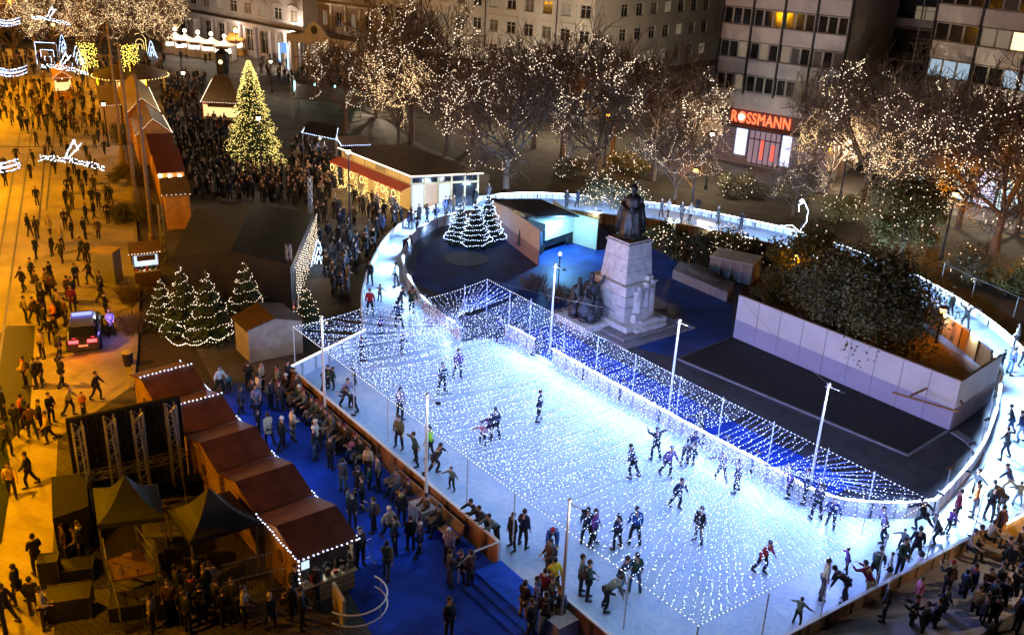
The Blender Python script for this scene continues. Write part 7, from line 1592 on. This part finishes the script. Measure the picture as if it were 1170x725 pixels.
for i,(x,y,w,l) in enumerate(((152,250,2.2,'dark clipped hedge block between the street and the far stalls'),(150,210,2.,'dark hedge block beside the middle tram mast'),(140,160,2.,'dark hedge block beside the farthest tram mast'),(385,282,1.6,'brownish bare shrub between the crowd and the ice track'),(150,345,1.2,'orange-lit bare shrub strip at the street kerb'),(152,380,1.2,'second orange-lit bare shrub nearer the brown stalls'),(640,345,1.8,'frosty bare shrub left of the bronze group'),(610,333,1.4,'low frosty shrub behind the light net'))):
    p=at(x,y); rs=random.Random(i+40)
    if i<3: leafy('hedge',l,p,1.5,w,.8,6000,M_LEAF,50+i,.16,24)
    else:
        t=thing('shrub',l,'shrub',p); mb=MB()
        for k in range(170):
            a=rs.uniform(0,2*PI); r0=rs.uniform(0,w*.5); b=Vector((p.x+r0*math.cos(a),p.y+r0*math.sin(a),0)); e_=b+Vector((math.cos(a)*rs.uniform(.1,.8),math.sin(a)*rs.uniform(.1,.8),rs.uniform(.5,1.4))); m_=(b+e_)/2+Vector((rs.uniform(-.1,.1),rs.uniform(-.1,.1),.1)); mb.tube([b,m_,e_],[.018,.014,.005],3,cap=False)
            for s in range(3): mb.tube([m_,m_+Vector((rs.uniform(-.4,.4),rs.uniform(-.4,.4),rs.uniform(.1,.6)))],[.01,.004],3,cap=False)
        mb.build('twigs',M_TWIG,t)
# fence with net behind the right track
t=thing('wire_fence','thin wire fence with posts along the dark lawn behind the right track','fence',at(1130,350)); fl=[at(x,y) for x,y in ((1075,322),(1110,340),(1158,362),(1200,385))]
for p in fl: mb=MB(); mb.tube([p,up(p,1.5)],.04,6); mb.build('post',STEEL,t)
mb=MB(); mb.tube([up(p,1.5) for p in fl],.025,5); mb.build('top_rail',STEEL,t)
sheet('dark_asphalt_patch',[at(x,y) for x,y in ((9,372),(40,372),(37,430),(34,480),(-10,530),(-20,400))],.012,mat('wet_dark_asphalt',(.016,.016,.014),rough=.6,var=.4,scale=1.5)); sheet('green_verge',[at(x,y) for x,y in ((-20,470),(6,500),(14,545),(2,620),(-20,640))],.016,mat('verge_green',(.012,.025,.01),rough=.95,var=.4,scale=3))
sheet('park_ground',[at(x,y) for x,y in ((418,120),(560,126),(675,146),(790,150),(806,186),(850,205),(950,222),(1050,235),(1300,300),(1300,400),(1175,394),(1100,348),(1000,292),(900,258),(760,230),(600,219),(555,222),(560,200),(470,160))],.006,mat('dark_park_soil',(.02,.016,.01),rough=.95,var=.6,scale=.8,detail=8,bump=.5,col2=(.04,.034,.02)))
# ================================================================== LAMPS
lamp_post(789,246,4.2,'sodium street lamp glowing orange behind the orange barrier','sodium',LP*.55); lamp_post(943,205,3.6,'sodium street lamp glowing orange before the concrete side wall','sodium',LP*.8)
lamp_post(124,168,4.5,'white glowing lamp over the hedge at the edge of the far street','warm',LP*.35); lamp_post(271,66,4.6,'lantern in front of the orange boarded stall','sodium',LP*.4); lamp_post(311,106,4.2,'pale globe lantern between the Christmas tree and the shelter','warm',LP*.35)
for i,(x,y,l,pw) in enumerate(((-70,140,'left kerb street lamp far up the street outside the picture',38),(-75,230,'left kerb street lamp beside the far crossing',27),(-80,330,'left kerb street lamp level with the middle of the street',15),(-85,450,'left kerb street lamp level with the police car',15),(-95,600,'left kerb street lamp at the lower street',12),(-110,860,'left kerb street lamp below the picture',5))):
    lamp_post(x,y,9.5,l,'sodium',LP*pw)
for x,y,l,pw in ((8,104,'sodium lamp on the left side of the far street',4.),(70,98,'sodium lamp between the tram rails far up the street',4.),(20,60,'sodium lamp at the far end of the street',4.)): lamp_post(x,y,8.,l,'sodium',LP*pw*1.8)
for x,y,l,pw,st__ in ((560,150,'street lamp among the bare trees before the grey building',7.,'warm'),(650,160,'street lamp before the grey corner building',7.,'warm'),(760,165,'street lamp before the blank grey wall',6.,'warm'),(430,130,'street lamp left of the tallest bare tree',4.5,'warm'),(806,216,'street lamp before the drugstore',4.5,'warm'),(960,225,'street lamp before the slab blocks gap',5.,'warm'),(1060,240,'street lamp before the right slab block',6.,'warm'),(1160,265,'street lamp at the right edge before the slab block',6.,'warm'),(1195,330,'sodium lamp at the right edge behind the track',2.6,'sodium'),(330,78,'street lamp before the classical building',5.,'warm'),(240,50,'street lamp at the far market before the classical building',3.,'warm'),(1235,640,'sodium lamp beyond the bottom right crowd',.8,'sodium'),(1075,296,'sodium lamp beside the olive tree',1.8,'sodium'),(690,190,'sodium lamp by the hedge under the ring garland tree',2.,'sodium'),(905,330,'low sodium lamp in the courtyard behind the evergreen',.3,'sodium'),(1068,396,'low sodium lamp at the orange courtyard barrier',.35,'sodium')):
    lamp_post(x,y,5.5 if pw>1 else 2.6,l,st__,LP*pw*1.15)
for x,y,l in ((215,150,'tall pole lamp over the market crowd'),(300,215,'tall pole lamp before the tall Christmas tree'),(400,262,'tall pole lamp over the crowd beside the track'),(210,110,'tall pole lamp between the chalet and the far stalls')): lamp_post(x,y,6.5,l,'warm',LP*1.1)
lamp_post(1262,700,6.,'warm street lamp right of the picture beside the walkway crowd','warm',LP*1.3)  # unseen lamp added to brighten the walkway and pale barrier
# yard work light
lamp_post(20,790,7.,'street lamp below the picture beside the yard','sodium',LP*.3)
# ================================================================== SKY
w=bpy.data.worlds.new('World'); bpy.context.scene.world=w; w.use_nodes=True; nt=w.node_tree; bg=nt.nodes['Background']; sk=nt.nodes.new('ShaderNodeTexSky'); sk.sky_type='NISHITA'; sk.sun_disc=False; sk.sun_elevation=R(-6); sk.sun_rotation=R(200)
nt.links.new(sk.outputs[0],bg.inputs['Color']); bg.inputs['Strength'].default_value=SKYS
sl=bpy.data.lights.new('moon','SUN'); sl.energy=.01; sl.angle=R(1); sl.color=(.7,.8,1.); so_=bpy.data.objects.new('moon_light',sl); C.objects.link(so_); so_.rotation_euler=(R(40),0,R(30))
print('lights',len([o for o in bpy.data.objects if o.type=='LIGHT']),'objects',len(bpy.data.objects))
